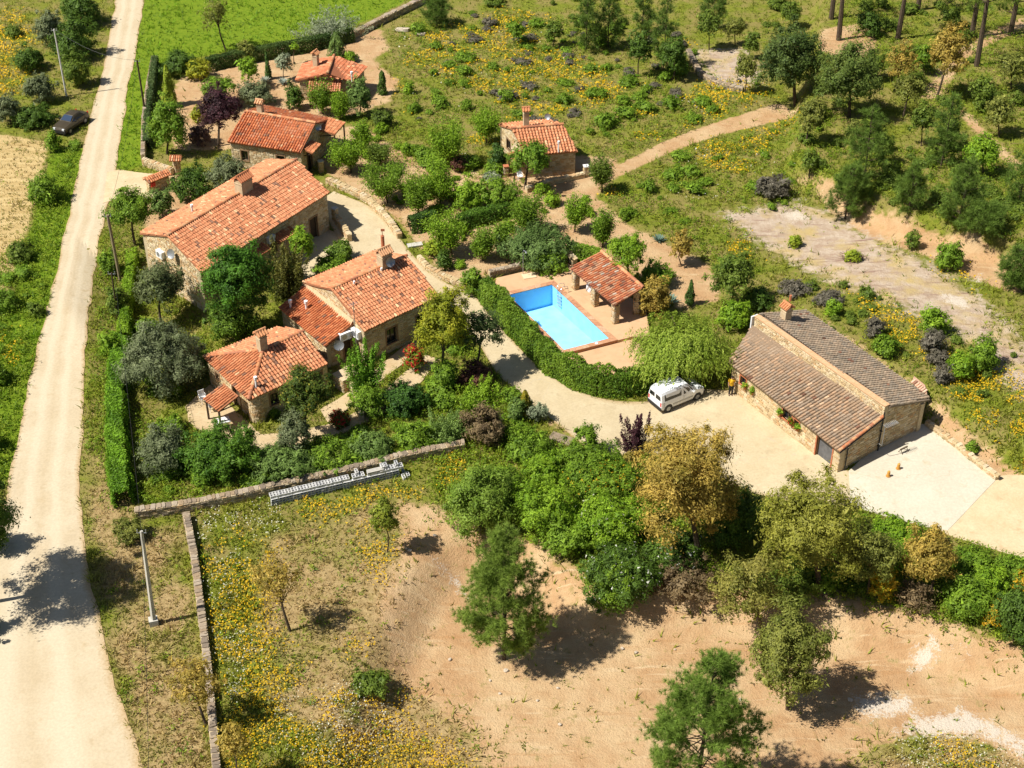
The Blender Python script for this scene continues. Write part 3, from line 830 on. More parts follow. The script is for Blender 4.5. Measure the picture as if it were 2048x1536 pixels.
r, R1, R2, a, d, fo = gable_house(h, FL, FR, RL, RR, -1.5, z, 5.25, SUNNY,
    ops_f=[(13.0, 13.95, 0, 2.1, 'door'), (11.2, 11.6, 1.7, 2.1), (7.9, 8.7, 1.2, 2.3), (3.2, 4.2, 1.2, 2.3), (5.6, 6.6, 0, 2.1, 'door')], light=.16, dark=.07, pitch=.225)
yaw = math.atan2(a[1], a[0])
cc = R1 + (R2 - R1) * .575
chimney(r, cc, yaw, 1.3, .85, 4.7, 6.45, pal=SUNNY)
P_ = flat(385, 424, 4.6); vent_pipe(r, P_, .5)
fw = FL[:2] + d * .28
canopy(h, fw + a * 9.5 + fo * .03, a, fo, 2.2, .85, 2.75, .3)
canopy(h, fw + a * 6.1 + fo * .03, a, fo, 2.4, .85, 2.75, .3)
gl = FL[:2] + a * .12
ac_unit(h.t, v3(gl + (RL - FL)[:2] * .66, 3.0), np.array([-d[1], d[0], 0]) * (1 if np.array([-d[1], d[0]]) @ (-a) > 0 else -1))
dish(h.t, v3(gl + (RL - FL)[:2] * .43 - a * .45, 4.0), (-.5, -.85, .35), .40, GREYMETAL)
ac_unit(h.t, v3(fw + a * 8.1 + fo * .02, 2.75), v3(fo, 0), .8, .55)
h.finish()

# ---------------------------------------------------------------- middle house: main block, low wing, octagon-ended wing
z = 3.2
FL, RL = flat(728.5, 662.7, z), flat(606, 565, z)
am = np.array([math.cos(math.radians(42)), math.sin(math.radians(42)), 0])
FR, RR = FL + am * 7.35, RL + am * 7.35
h = House('cottage', 'stone cottage in the middle with stepped tiled roofs and a dish on its chimney', (FL[0] + 2, FL[1] + 3, 0))
r, R1, R2, a, d, fo = gable_house(h, FL, FR, RL, RR, -.3, z, 4.75, SUNNY, ops_f=[(2.1, 3.1, .8, 2.15), (5.0, 6.0, .8, 2.1)], light=.13, dark=.09, pitch=.245)
yaw = math.atan2(a[1], a[0])
cc = R1 + (R2 - R1) * .70
chimney(r, cc, yaw, .95, .75, 4.2, 6.0)
dish(r, v3(cc[:2] + fo * .62 + a * .1, 5.3), (.45, -.75, .4), .40)
mb = MB(); q = v3(cc[:2] + a * .3 - fo * .5, 5.9); mb.tube([q, q + (0, 0, 1.2)], .14, 8); mb.tube([q + (0, 0, 1.15), q + (0, 0, 1.75)], .03, 5); mb.box(q + (.05, 0, 1.7), (.3, .05, .2)); mb.build('chimney_pot', BRICK, r)
q = FL[:2] + d * .9 - a * .25
mb = MB(); mb.tube([v3(q, 1.2), v3(q, 5.5)], .03, 6); mb.tube([v3(q, 5.3) - v3(a, 0) * .35, v3(q, 5.3) + v3(a, 0) * .35], .015, 4)
for k in range(5): mb.tube([v3(q + a * (-.3 + .15 * k), 5.3) - v3(d, 0) * .2, v3(q + a * (-.3 + .15 * k), 5.3) + v3(d, 0) * .2], .01, 4)
mb.build('aerial', GREYMETAL, h.t)
for q in ((.25, .4), (.62, .3)): vent_pipe(r, R1 + (R2 - R1) * q[0] + v3(-d * 1.2 * q[1], -.3), .3, .05)
# low wing against the left gable
gl = FL[:2] + a * .12
out = -a
lw_f, lw_r = gl + d * 1.75, gl + d * 8.25
w_ = 2.55
pf, pr = lw_f - a * w_, lw_r - a * w_
c1, c2 = v3(lw_f - a * (w_ + .2), 2.15), v3(lw_r + d * .15 - a * (w_ + .2), 2.15)
lf, lr = pf, pr
h.wall_face(lf, lr, -a, -.3, [(0, 2.2), (1, 2.2)], (), .35)
h.wall_face(lf + a * .36, lw_f - a * .05, -d, -.3, [(0, 2.2), (1, 2.95)], [(1.2, 1.9, 0.1, 2.0, 'door')], .35); h.opening((1.2, 1.9, .1, 2.0), 'door')
h.wall_face(lr + a * .36, lw_r - a * .05, d, -.3, [(0, 2.2), (1, 2.95)], (), .35, False)
r2 = roof_of(h)
tiled_plane(r2, [c1 - v3(d, 0) * .15, c2, v3(lw_r + d * .15 - a * .05, 3.1), v3(lw_f - d * .15 - a * .05, 3.1)], [(.50, .165, .065), (.45, .14, .055), (.54, .20, .085), (.40, .12, .05)], .235, dark=.05, light=.02)
mb = MB(); q0, q1 = v3(lw_f - a * .32 - d * .15, 3.03), v3(lw_r - a * .32 + d * .15, 3.03)
mb.add([q0, q1, q1 + v3(a * .34, .36), q0 + v3(a * .34, .36)], [(0, 1, 2, 3)]); mb.build('mortar_fillet', CEMENT, r2)
for u_, v_ in ((581, 610), (613, 618)): vent_pipe(r2, flat(u_, v_, 2.62), .55 if u_ > 600 else .25, .09)
ac_unit(h.t, v3(lw_f - a * .95 - d * .03, 2.35), v3(-d, 0), .95, .62)
ac_unit(h.t, v3(gl + d * 1.05 - a * .03, 2.5), v3(-a, 0), .9, .65)
dish(h.t, v3(lw_f - a * 1.75 - d * .5, 2.0), (.2, -.9, .35), .40)
# octagon-ended wing
ze = 2.5
Wc, Sc, Ec, Nc = flat(407, 714, ze), flat(497, 801, ze), flat(656, 727, ze), flat(560, 653, ze)
A1, A2 = flat(526, 700, 3.75), flat(607, 663, 3.75)
r3 = roof_of(h)
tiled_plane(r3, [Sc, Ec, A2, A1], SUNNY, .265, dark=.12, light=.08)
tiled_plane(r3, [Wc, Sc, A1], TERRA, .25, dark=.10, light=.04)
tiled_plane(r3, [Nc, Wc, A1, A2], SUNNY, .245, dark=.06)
ridge_tiles(r3, Sc + (0, 0, .02), A1); ridge_tiles(r3, A1, A2); ridge_tiles(r3, Wc, A1, r=.12)
inn = lambda p, k=.25: p[:2] + unit((A1 + A2)[:2] / 2 - p[:2]) * k
iw, is_, ie, in_ = inn(Wc), inn(Sc, .75), inn(Ec, .1), inn(Nc, .2)
wd = unit(is_ - iw); 
h.wall_face(iw, is_, (-1, -1), -.4, [(0, ze - .08), (1, ze - .08)], [(3.3, 4.2, 0, 2.0, 'door'), (1.0, 1.5, 1.2, 1.7)], .35); h.opening((3.3, 4.2, 0, 2.0), 'door'); h.opening((1.0, 1.5, 1.2, 1.7))
h.wall_face(is_ + unit(ie - is_) * .3, ie, (1, -1), -.4, [(0, ze - .08), (1, ze - .08)], [(1.0, 1.7, .9, 1.9), (2.2, 3.1, 0, 1.9), (4.6, 5.4, 0, 2.0)], .35)
for o_ in ((1.0, 1.7, .9, 1.9),): h.opening(o_)
for o_ in ((2.2, 3.1, 0, 1.9), (4.6, 5.4, 0, 2.0)): h.opening(o_, 'door')
h.wall_face(iw + unit(in_ - iw) * .36, in_, (-1, 1), -.4, [(0, ze - .08), (1, ze - .08)], (), .35, False)
# rounded corner
cv = is_ + unit((A1 - Sc)[:2]) * .45
ang0 = math.atan2(*( (is_ - cv)[::-1]))
for k in range(6):
    t0, t1 = ang0 + (k - 3) * .42, ang0 + (k - 2) * .42
    p0, p1 = cv + .62 * np.array([math.cos(t0), math.sin(t0)]), cv + .62 * np.array([math.cos(t1), math.sin(t1)])
    h.wall_face(p0, p1, (p0 + p1) / 2 - cv, -.4, [(0, ze - .02), (1, ze - .02)], (), .2, True, .1, .17, .14, .28)
yaw3 = math.atan2((A2 - A1)[1], (A2 - A1)[0])
chimney(r3, A1 + (-.05, .1, 0), yaw3, .62, .55, 3.3, 5.15)
vent_pipe(r3, flat(513, 775, 2.75), .75, .08)
can_t0, can_t1 = flat(447, 766, 2.42), flat(477, 791, 2.42)
ce = unit((can_t1 - can_t0)[:2]); cn = np.array([-ce[1], ce[0]]); cn = cn if cn[0] < 0 else -cn
canopy(h, (can_t0[:2] + can_t1[:2]) / 2, ce, cn, float(np.linalg.norm((can_t1 - can_t0)[:2])), 1.75, 2.40, .55, TERRA, posts=True)
h.finish()

# ---------------------------------------------------------------- upper house behind the farmhouse
z = 2.7
FL, FR = flat(455, 284, z), flat(601, 306, z)
g1, g2 = flat(489, 222, 4.0), flat(631, 246, 4.0)
RL, RR = FL + 2 * ((g1 - FL) * (1, 1, 0)), FR + 2 * ((g2 - FR) * (1, 1, 0))
h = House('small_house', 'rectangular stone house with deep red tiled roof behind the long farmhouse', (FL[0] + 3, FL[1] + 2, 0))
r, R1, R2, a, d, fo = gable_house(h, FL, FR, RL, RR, -.3, z, 4.0, [(.52, .165, .065), (.46, .14, .055), (.56, .20, .085), (.42, .13, .06), (.50, .22, .12)], ops_f=[(4.6, 5.4, .9, 1.95), (1.0, 1.7, .9, 1.9)], ops_r=[(.8, 1.8, 0, 2.1, 'door')], dark=.10, light=.03, pitch=.26)
chimney(r, R1 + (R2 - R1) * .22 + v3(d * .15, 0), math.atan2(a[1], a[0]), .5, .5, 3.8, 5.1)
gr = FR[:2] - a * .1
canopy(h, gr + d * 1.7, d, a, 2.0, .95, 2.75, .3, TERRA)
canopy(h, gr + d * 5.6, d, a, 2.6, 1.7, 3.0, .25, TERRA, posts=True)
dish(h.t, v3(gr + d * 3.7 + a * .35, 3.55), (.4, -.85, .35), .3)
h.finish(limit=240)

# ---------------------------------------------------------------- cabin on the slope
z = 2.4
FL, FR, RL, RR = flat(1052, 312, z), flat(1156, 303, z), flat(996, 249, z), flat(1094, 237, z)
a_ = unit((FR - FL)[:2]); RL = v3(FL[:2] + (RL - FL)[:2], z); RR = RL + (FR - FL)
h = House('cabin', 'little stone cabin with a tall chimney and tiled roof on the flowery slope', ((FL[0] + RR[0]) / 2, (FL[1] + RR[1]) / 2, 0))
r, R1, R2, a, d, fo = gable_house(h, FL, FR, RL, RR, -.3, z, 3.55, SUNNY, ops_f=[(1.3, 2.1, .9, 1.9)], ops_l=[(3.4, 4.3, .9, 1.9)], dark=.05, light=.16, pitch=.3)
chimney(r, R1 + (R2 - R1) * .30 + v3(d * .3, 0), math.atan2(a[1], a[0]), .5, .5, 3.3, 5.2)
vent_pipe(r, flat(1117, 300, 2.8), .7, .07)
dish(r, v3(R2[:2] - a * 1.0 + d * 1.2, 3.9), (-.3, -.9, .3), .3)
gl = FL[:2] + a * .1
canopy(h, gl + d * .9, d, -a, 1.7, 1.2, 2.2, .35, SUNNY, posts=True)
h.finish(limit=180)

# ---------------------------------------------------------------- garden cottage at the top
z = 2.2
CLf, CLb, CRb, CRf = flat(592, 161, z), flat(607, 127, z), flat(734, 134, z), flat(706, 164, z)
Rf, Rb = flat(655, 147, 3.3), flat(668, 111, 3.3)
h = House('garden_cottage', 'low garden cottage at the top with a wide shallow tiled roof and lean-to', (Rf[0], Rf[1] + 2, 0))
i2 = lambda p: p[:2] + unit((Rf + Rb)[:2] / 2 - p[:2]) * .35
fl, fr, bl, br = i2(CLf), i2(CRf), i2(CLb), i2(CRb)
h.wall_face(fl, fr, (0, -1), -.2, [(0, z - .05), (.5, 3.15), (1, z - .05)], [(1.0, 1.8, .8, 1.7), (3.2, 4.1, 0, 2.0)], .3); h.opening((1.0, 1.8, .8, 1.7)); h.opening((3.2, 4.1, 0, 2.0), 'door')
h.wall_face(bl, br, (0, 1), -.2, [(0, z - .05), (.5, 3.15), (1, z - .05)], (), .3, False)
for p, q, o_ in ((fl, bl, (-1, 0)), (fr, br, (1, 0))):
    k = unit(q - p) * .31; h.wall_face(p + k, q - k, o_, -.2, [(0, z - .08), (1, z - .08)], (), .3)
r = roof_of(h)
OR = [(.58, .21, .10), (.54, .18, .085), (.61, .25, .13), (.50, .17, .08)]
tiled_plane(r, [CLf, CLb, Rb, Rf], OR, .24, dark=.02, light=.08); tiled_plane(r, [CRb, CRf, Rf, Rb], OR, .24, dark=.02, light=.03)
ridge_tiles(r, Rf, Rb)
chimney(r, flat(633, 136, 2.6), 1.2, .5, .5, 2.3, 4.2); vent_pipe(r, flat(704, 160, 2.4), .7, .08)
lt = flat(623, 160, 2.15), flat(680, 160, 2.15)
e_ = unit((lt[1] - lt[0])[:2]); n_ = np.array([e_[1], -e_[0]])
canopy(h, (lt[0] + lt[1])[:2] / 2, e_, n_, 3.3, 1.9, 2.3, .55, [(.58, .24, .13), (.62, .30, .17), (.54, .20, .10)], name='porch', posts=True)
h.finish(limit=120)

# ---------------------------------------------------------------- barn with the two brown roofs
E0, E1 = flat(1679, 904, 2.4), flat(1456, 724, 2.4)
PR, PL = flat(1773, 815, 4.2), flat(1508, 632, 4.2)
KR, KL = flat(1860, 799, 3.0), flat(1608, 620, 3.0)
a = unit((E1 - E0)[:2]); d = np.array([-a[1], a[0]]); d = d if d[0] > 0 else -d
ap = unit((PL - PR)[:2]); dp = np.array([-ap[1], ap[0]]); dp = dp if dp[0] > 0 else -dp
E0, E1, PR, PL, KR, KL = [q[:2] for q in (E0, E1, PR, PL, KR, KL)]
h = House('barn', 'barn with two brown tiled roofs split by a stone parapet, beside the van', (*(E0 + d * 3 + a * 5), 0), 'barn')
W0, W1 = E0 + d * .32 + a * .2, E1 + d * .32 - a * .2
Lw = float(np.linalg.norm(W1 - W0))
ops = [(.75, 2.35, .1, 2.15), (4.3, 4.8, 1.15, 1.85), (5.1, 6.1, 1.2, 2.0), (10.3, 10.95, 1.15, 1.85)]
h.wall_face(W0, W1, -d, -.5, [(0, 2.32), (1, 2.32)], ops, .45, True, .13, .24, .22, .55)
for o_ in ops[1:]: h.opening(o_, surround=BRICK)
h.opening(ops[0], 'door', surround=BRICK, leaf=simple('grey_door', (.10, .10, .105), (.15, .15, .155), 3, .6))
hz = [3.4, 4.2, 3.0]
PRi, PLi = PR + ap * .12, PL - ap * .12
for w, p_, k_, o_, st in ((W0, PRi, KR + ap * .15 - dp * .45, -a, True), (W1, PLi, KL - ap * .15 - dp * .45, a, False)):
    h.wall_face(w + d * .46, p_ - dp * .02, o_, -.5, [(0, 2.30), (1, hz[0] - .12)], (), .4, st)
    h.wall_face(p_ + dp * .37, k_, o_, -.5, [(0, hz[1] - .12), (1, hz[2] - .12)], (), .4, st)
h.wall_face(PRi, PLi, -dp, -.5, [(0, hz[1]), (1, hz[1])], (), .36, True, .12, .22, .18, .4)
h.wall_face(KR - dp * .44, KL - dp * .44, dp, -.5, [(0, hz[2] - .15), (1, hz[2] - .15)], (), .36, False)
mb = MB()
p0, p1 = v3(PRi - dp * .05 - ap * .04, hz[1]), v3(PLi - dp * .05 + ap * .04, hz[1])
mb.frame(p0, p1 - p0, v3(dp * .46, 0), np.array([0, 0, .07])); mb.build('parapet_cap', simple('clay_cap', (.56, .30, .15), (.62, .40, .23), 5, .9, .2), h.t)
r = roof_of(h)
tiled_plane(r, [v3(E0, 2.4), v3(E1, 2.4), v3(PL - dp * .06, hz[0]), v3(PR - dp * .06, hz[0])], BROWN, .262, .33, dark=.03, light=.10, lightc=(.56, .39, .25))
tiled_plane(r, [v3(KR, hz[2]), v3(KL, hz[2]), v3(PL + dp * .37, hz[1] - .06), v3(PR + dp * .37, hz[1] - .06)], TAUPE, .262, .33, dark=.02, light=.03, lightc=(.46, .35, .24))
ridge_tiles(r, v3(E0 + a * .08, 2.42), v3(PR + ap * .08 - dp * .06, hz[0] + .02), .02, .33, .12)
cq = flat(1571, 637, 3.9); ch = chimney(r, cq, math.atan2(a[1], a[0]), .6, .6, 3.3, 4.95, k=.9)
mb = MB(); mb.tube([cq + (0.2, 0.1, 1.5), cq + (.2, .1, 2.0)], .1, 7); mb.build('chimney_pot', BRICK, r)
mb = MB(); q = v3(PL + ap * .02 + dp * .15, 0); mb.frame(q + (0, 0, 3.0) - v3(d * .3, 0), v3(d * .6, 0), v3(a * .12, 0), np.array([0, 0, 1.15])); mb.build('end_plate', WHITE, h.t)
mb = MB(); q = PRi - ap * .12 - dp * .1
mb.tube([v3(q, 0.3), v3(q, hz[0] + .4)], .05, 7)
for k in (.9, 2.2): mb.box(v3(q, k), (.16, .16, .05))
mb.build('downpipe', BLACK, h.t)
mb = MB(); q = W0 - a * .1 + d * .55; mb.tube([v3(q, .35), v3(q, 2.3)], .045, 7); mb.build('downpipe', BLACK, h.t)
mb = MB(); mb.tube([v3(E0 + d * .02 - a * .03, 2.33), v3(PR - ap * .03, hz[0] - .07)], .05, 6); mb.build('gutter', BLACK, h.t)
mb = MB(); q = W0 + d * 3.4 - a * .15
mb.tube([v3(q, 1.6), v3(q - a * .3, 1.6), v3(q - a * .3, 3.5)], .025, 5); mb.tube([v3(q - a * .3, 3.3) - v3(d, 0) * .1, v3(q - a * .3, 3.3) + v3(d, 0) * 1.1], .02, 4)
for k in range(9): s_ = v3(q - a * .3 + d * (k * .13), 3.3); mb.tube([s_ - v3(a, 0) * .22, s_ + v3(a, 0) * .22], .012, 4)
mb.build('aerial', GREYMETAL, h.t)
h.finish(limit=290)
BARN = dict(W0=W0, a=a, d=d, L=Lw)
for (s0, pot) in ((3.85, 'terracotta pot of green leaves on the barn windowsill nearest the van door'),):
    pass

# ---------------------------------------------------------------- pool, deck, shelter
def inset(P, k):
    P = np.array(P); n = len(P); out = []
    for i in range(n):
        e0, e1 = unit(P[i] - P[i - 1]), unit(P[(i + 1) % n] - P[i])
        n0, n1 = np.array([e0[1], -e0[0]]), np.array([e1[1], -e1[0]])   # right-hand side
        out.append(P[i] + (n0 + n1) / (1 + n0 @ n1) * k)
    return np.array(out)
PP = np.array(POOL)          # listed clockwise; right-hand side is inside
ZD = .28
m, N, L, B = nodes_of('pool_paint')
B.inputs['Roughness'].default_value = .35
f = noise(N, L, 1.2, detail=5)
L.new(mixrgb(N, L, ramp(N, L, f, .3, .7), (.24, .63, .94), (.31, .70, .95)), B.inputs['Base Color']); POOLM = m
t = thing('swimming_pool', 'empty blue painted swimming pool with clay tile coping', 'swimming pool', (3.3, 99.4, 0))
mb = MB(); o_ = inset(PP, -.2)
dz = [-1.75, -1.65, -1.25, -1.35]
for i in range(4):
    j = (i + 1) % 4
    a0, a1, b0, b1 = PP[i], PP[j], o_[i], o_[j]
    mb.add([v3(a0, dz[i]), v3(a1, dz[j]), v3(a1, ZD), v3(a0, ZD), v3(b0, -2), v3(b1, -2), v3(b1, ZD), v3(b0, ZD)], [(0, 1, 2, 3), (4, 7, 6, 5), (3, 2, 6, 7)])
mb.add([v3(p, z_) for p, z_ in zip(PP, dz)], [(3, 2, 1, 0)])
mb.build('basin', POOLM, t)
COPE = simple('coping_clay', None, None, 6, .8, .2, rnd=[(.50, .26, .14), (.56, .31, .18), (.46, .22, .12), (.54, .34, .21)])
ow, iw_ = inset(PP, -.42), inset(PP, .05)
for i in range(4):
    j = (i + 1) % 4; Lc = np.linalg.norm(PP[j] - PP[i]); n = int(round(Lc / .5))
    for k in range(n):
        f0, f1 = k / n, (k + .965) / n
        q = [iw_[i] + (iw_[j] - iw_[i]) * f0, iw_[i] + (iw_[j] - iw_[i]) * f1, ow[i] + (ow[j] - ow[i]) * f1, ow[i] + (ow[j] - ow[i]) * f0]
        mb = MB(); mb.prism(q, ZD + .002, ZD + .06 + rng.uniform(0, .006)); mb.build('coping_tile', COPE, t)
w0, w1 = inset(PP, -.39), inset(PP, -.205)
mb = MB(); mb.prism([tuple(w0[2]), tuple(w0[3]), tuple(w1[3]), tuple(w1[2])], -.35, ZD - .004); mb.build('riser', COPE, t)
mb = MB(); e_ = unit(PP[2] - PP[1]); n_ = np.array([-e_[1], e_[0]]); n_ = n_ if n_[0] > 0 else -n_
for k in (1.05, 1.6):
    q = PP[1] + e_ * k
    mb.tube([v3(q - n_ * .1, -1.1), v3(q - n_ * .1, .75), v3(q + n_ * .1, .95), v3(q + n_ * .5, .85), v3(q + n_ * .62, ZD)], .024, 6)
for k in range(4): mb.box(v3(PP[1] + e_ * 1.325 - n_ * .1, -1.0 + k * .32), (.12, .5, .03), math.atan2(n_[1], n_[0]))
mb.build('ladder', simple('steel', (.62, .64, .66), rough=.3, metal=.7), t)
mb = MB(); q = PP[2] + unit(PP[3] - PP[2]) * 1.3 + e_ * .2; mb.tube([v3(q, ZD + .05), v3(q, ZD + .09)], .13, 12); mb.build('skimmer_lid', WHITE, t)
m, N, L, B = nodes_of('deck_tiles'); B.inputs['Roughness'].default_value = .8
br = N.new('ShaderNodeTexBrick'); br.offset = 0; br.inputs['Scale'].default_value = 1.0; br.inputs['Brick Width'].default_value = .33; br.inputs['Row Height'].default_value = .33; br.inputs['Mortar Size'].default_value = .012
br.inputs['Color1'].default_value = (.57, .355, .195, 1); br.inputs['Color2'].default_value = (.53, .305, .16, 1); br.inputs['Mortar'].default_value = (.46, .32, .20, 1)
g = N.new('ShaderNodeNewGeometry'); mp = N.new('ShaderNodeMapping'); mp.inputs['Rotation'].default_value = (0, 0, -math.atan2(e_[1], e_[0])); L.new(g.outputs['Position'], mp.inputs[0]); L.new(mp.outputs[0], br.inputs['Vector'])
f = noise(N, L, .9, detail=4); L.new(mixrgb(N, L, ramp(N, L, f, .35, .7), br.outputs['Color'], (.58, .37, .205)), B.inputs['Base Color']); DECK = m
def deck_ring(name, outer, inner, z0, z1, cut):
    """deck plate with the pool left open: quads from the outer edge to the pool edge"""
    mb = MB()
    for poly in cut: mb.prism(poly, z0, z1)
    o = mb.build(name, DECK); o['kind'] = 'structure'; NOGRASS.append([tuple(p) for p in outer]); return o
f_ = lambda u, v: tuple(flat(u, v, ZD)[:2])
o2 = [tuple(p) for p in inset(PP, -.40)]; o3 = inset(PP, -.75)
bl, br_, mr, fr_ = f_(992, 556), f_(1130, 524), f_(1292, 612), f_(1300, 672)
q2, q3 = np.array(o2[2]), np.array(o2[3]); s_ = unit(q2 - q3)
dk = tuple(q2 + s_ * 1.3)
deck_ring('pool_deck', [bl, br_, mr, fr_, dk, tuple(o3[3]), tuple(o3[0])], o2, -.3, ZD, [[bl, br_, o2[1], o2[0]], [br_, mr, fr_, dk, o2[2], o2[1]], [bl, tuple(o3[0]), tuple(o3[3]), o2[3], o2[0]]])
lp = [tuple(q3 - s_ * .9), dk, f_(1302, 700), f_(1288, 725), f_(1250, 742), f_(1190, 745), f_(1130, 735)]
mb = MB(); mb.prism(lp, -.4, .05); o = mb.build('lower_patio', DECK); o['kind'] = 'structure'; NOGRASS.append(lp)
h = House('pool_shelter', 'open tiled shelter on stone pillars beside the swimming pool', (7.4, 101, 0), 'shelter')
A_q, B_q, C_q, D_q = flat(1141, 537, 2.15), flat(1203, 503, 2.75), flat(1286, 575, 2.75), flat(1229, 611, 2.15)
r = roof_of(h)
tiled_plane(r, [A_q, D_q, C_q, B_q], [(.48, .165, .075), (.42, .135, .06), (.55, .24, .12), (.38, .13, .07), (.50, .28, .17)], .25, dark=.13, light=.14, lightc=(.50, .42, .33))
ridge_tiles(r, B_q, C_q)
for p, dd in ((A_q, .35), ((A_q + D_q) / 2, .3), (D_q, .35)):
    cpt = p[:2] + unit(((B_q + C_q) / 2 - (A_q + D_q) / 2)[:2]) * .35 + unit((A_q + D_q)[:2] / 2 - p[:2] + 1e-6) * (.3 if np.linalg.norm((A_q + D_q)[:2] / 2 - p[:2]) > .1 else 0)
    pl = House.__new__(House); pl.t = h.t; pl.st = h.st; pl.mb = MB()
    yw = unit((D_q - A_q)[:2]); xn = np.array([-yw[1], yw[0]]); k = .24
    cs = [cpt - yw * k - xn * k, cpt + yw * k - xn * k, cpt + yw * k + xn * k, cpt - yw * k + xn * k]
    for i in range(4):
        h.wall_face(cs[i], cs[(i + 1) % 4], (cs[i] + cs[(i + 1) % 4]) / 2 - cpt, -.1, [(0, 2.08), (1, 2.08)], (), .12, True, .12, .22, .14, .34)
for p in (B_q, C_q):
    cpt = p[:2] - unit(((B_q + C_q) / 2 - (A_q + D_q) / 2)[:2]) * .35 + unit((B_q + C_q)[:2] / 2 - p[:2]) * .3
    k = .22; cs = [cpt + np.array(s) * k for s in ((-1, -1), (1, -1), (1, 1), (-1, 1))]
    for i in range(4): h.wall_face(cs[i], cs[(i + 1) % 4], (cs[i] + cs[(i + 1) % 4]) / 2 - cpt, -.1, [(0, 2.6), (1, 2.6)], (), .12, True, .12, .22, .14, .34)
mb = MB()
for p, q, zz in ((A_q, D_q, 2.02), (B_q, C_q, 2.58)):
    s_ = unit(((B_q + C_q) / 2 - (A_q + D_q) / 2)[:2]) * (.35 if zz < 2.3 else -.35)
    mb.tube([v3(p[:2] + s_, zz), v3(q[:2] + s_, zz)], .08, 6)
for k in np.linspace(.03, .97, 8): mb.tube([A_q + (D_q - A_q) * k - (0, 0, .17), B_q + (C_q - B_q) * k - (0, 0, .17)], .045, 5)
mb.build('beam', DARKWOOD, r)
h.finish(limit=120)
# ---------------------------------------------------------------- plants
prng = np.random.default_rng(23)
def nrm(v): return v / (np.linalg.norm(v, axis=-1, keepdims=True) + 1e-9)
def leaf_quads(P, Nn, s, C, asp=.55, axis_=None):
    """diamond leaves at P facing Nn"""
    n = len(P); r = prng.normal(size=(n, 3))
    t1 = nrm(np.cross(Nn, r)) if axis_ is None else nrm(axis_ - (axis_ * Nn).sum(1, keepdims=True) * Nn)
    t2 = np.cross(Nn, t1); s = np.asarray(s).reshape(-1, 1)
    V = np.stack([P - t1 * s + t2 * s * asp, P - t1 * s - t2 * s * asp, P + t1 * s], 1).reshape(-1, 3)
    F = np.arange(n * 3).reshape(n, 3)
    return V, F, np.repeat(C, 3, 0)
def tint(n, cols, cl=None, amp=.18):
    cols = np.array(cols); k = prng.random((n, 1)) if cl is None else np.clip(cl[:, None] + prng.normal(0, .22, (n, 1)), 0, 1)
    c = cols[0] * (1 - k) + cols[1] * k
    if len(cols) > 2:
        m_ = prng.random(n) < .10; c[m_] = cols[2]
    return np.clip(c * (1 + prng.normal(0, amp, (n, 1))), .004, .8)
def sphere_dirs(n, zmin=-.55):
    z = prng.uniform(zmin, 1, n); t = prng.uniform(0, 2 * math.pi, n); q = np.sqrt(1 - z * z)
    return np.stack([q * np.cos(t), q * np.sin(t), z], 1)
def crown_oak(rx, rz, cols, s=.08, cover=2.2, clump=.20, gaps=.0, zmin=-.6, flower=None, up=.35):
    area = 4 * math.pi * ((rx * rx) ** 1.6 / 3 + 2 * (rx * rz) ** 1.6 / 3) ** (1 / 1.6)
    n = int(cover * area / (2 * s * s * .55)); rc = clump * min(rx, rz) + .14
    nc = max(12, int(area / (rc * rc) * .62))
    D = sphere_dirs(nc, zmin); sd = int(prng.integers(99))
    lump = .60 + .62 * vnoise(D[:, 0] * 2.2 + 7, D[:, 1] * 2.2 + D[:, 2] * 1.6, .9, sd)
    rad = prng.uniform(.58, 1.0, nc) * lump; inner = prng.random(nc) < .22; rad[inner] *= .55
    sz = prng.uniform(.6, 1.35, nc); sp = prng.random(nc) < .16; rad[sp] *= 1.22; sz[sp] *= .55
    ctr = D * rad[:, None] * np.array([rx, rx, rz])
    if gaps: keep = prng.random(nc) > gaps; ctr, D, sz = ctr[keep], D[keep], sz[keep]; nc = len(ctr); n = int(n * (1 - gaps))
    m_ = max(4, n // nc)
    d = nrm(prng.normal(size=(nc, m_, 3)) + D[:, None] * .6 + np.array([0, 0, .3]))
    P = ctr[:, None] + d * rc * sz[:, None, None] * np.abs(prng.normal(.72, .34, (nc, m_, 1)))
    Nn = nrm(d + .5 * D[:, None] + np.array([0, 0, .5]) + prng.normal(0, .5, d.shape))
    cl = np.repeat(np.clip(.5 + prng.normal(0, .30, nc), 0, 1), m_)
    P, Nn = P.reshape(-1, 3), Nn.reshape(-1, 3)
    C = tint(len(P), cols, cl)
    if flower is not None:
        k = (prng.random(len(P)) < flower[1]) & (d.reshape(-1, 3)[:, 2] > .0); C[k] = np.array(flower[0]) * (1 + prng.normal(0, .12, (k.sum(), 1)))
    ax = np.repeat(D, m_, 0) * .5 + np.array([0, 0, up]) + prng.normal(0, .55, P.shape)
    return leaf_quads(P, Nn, s * np.exp(prng.normal(-.08, .38, len(P))), C, .5, nrm(ax)) + (ctr,)
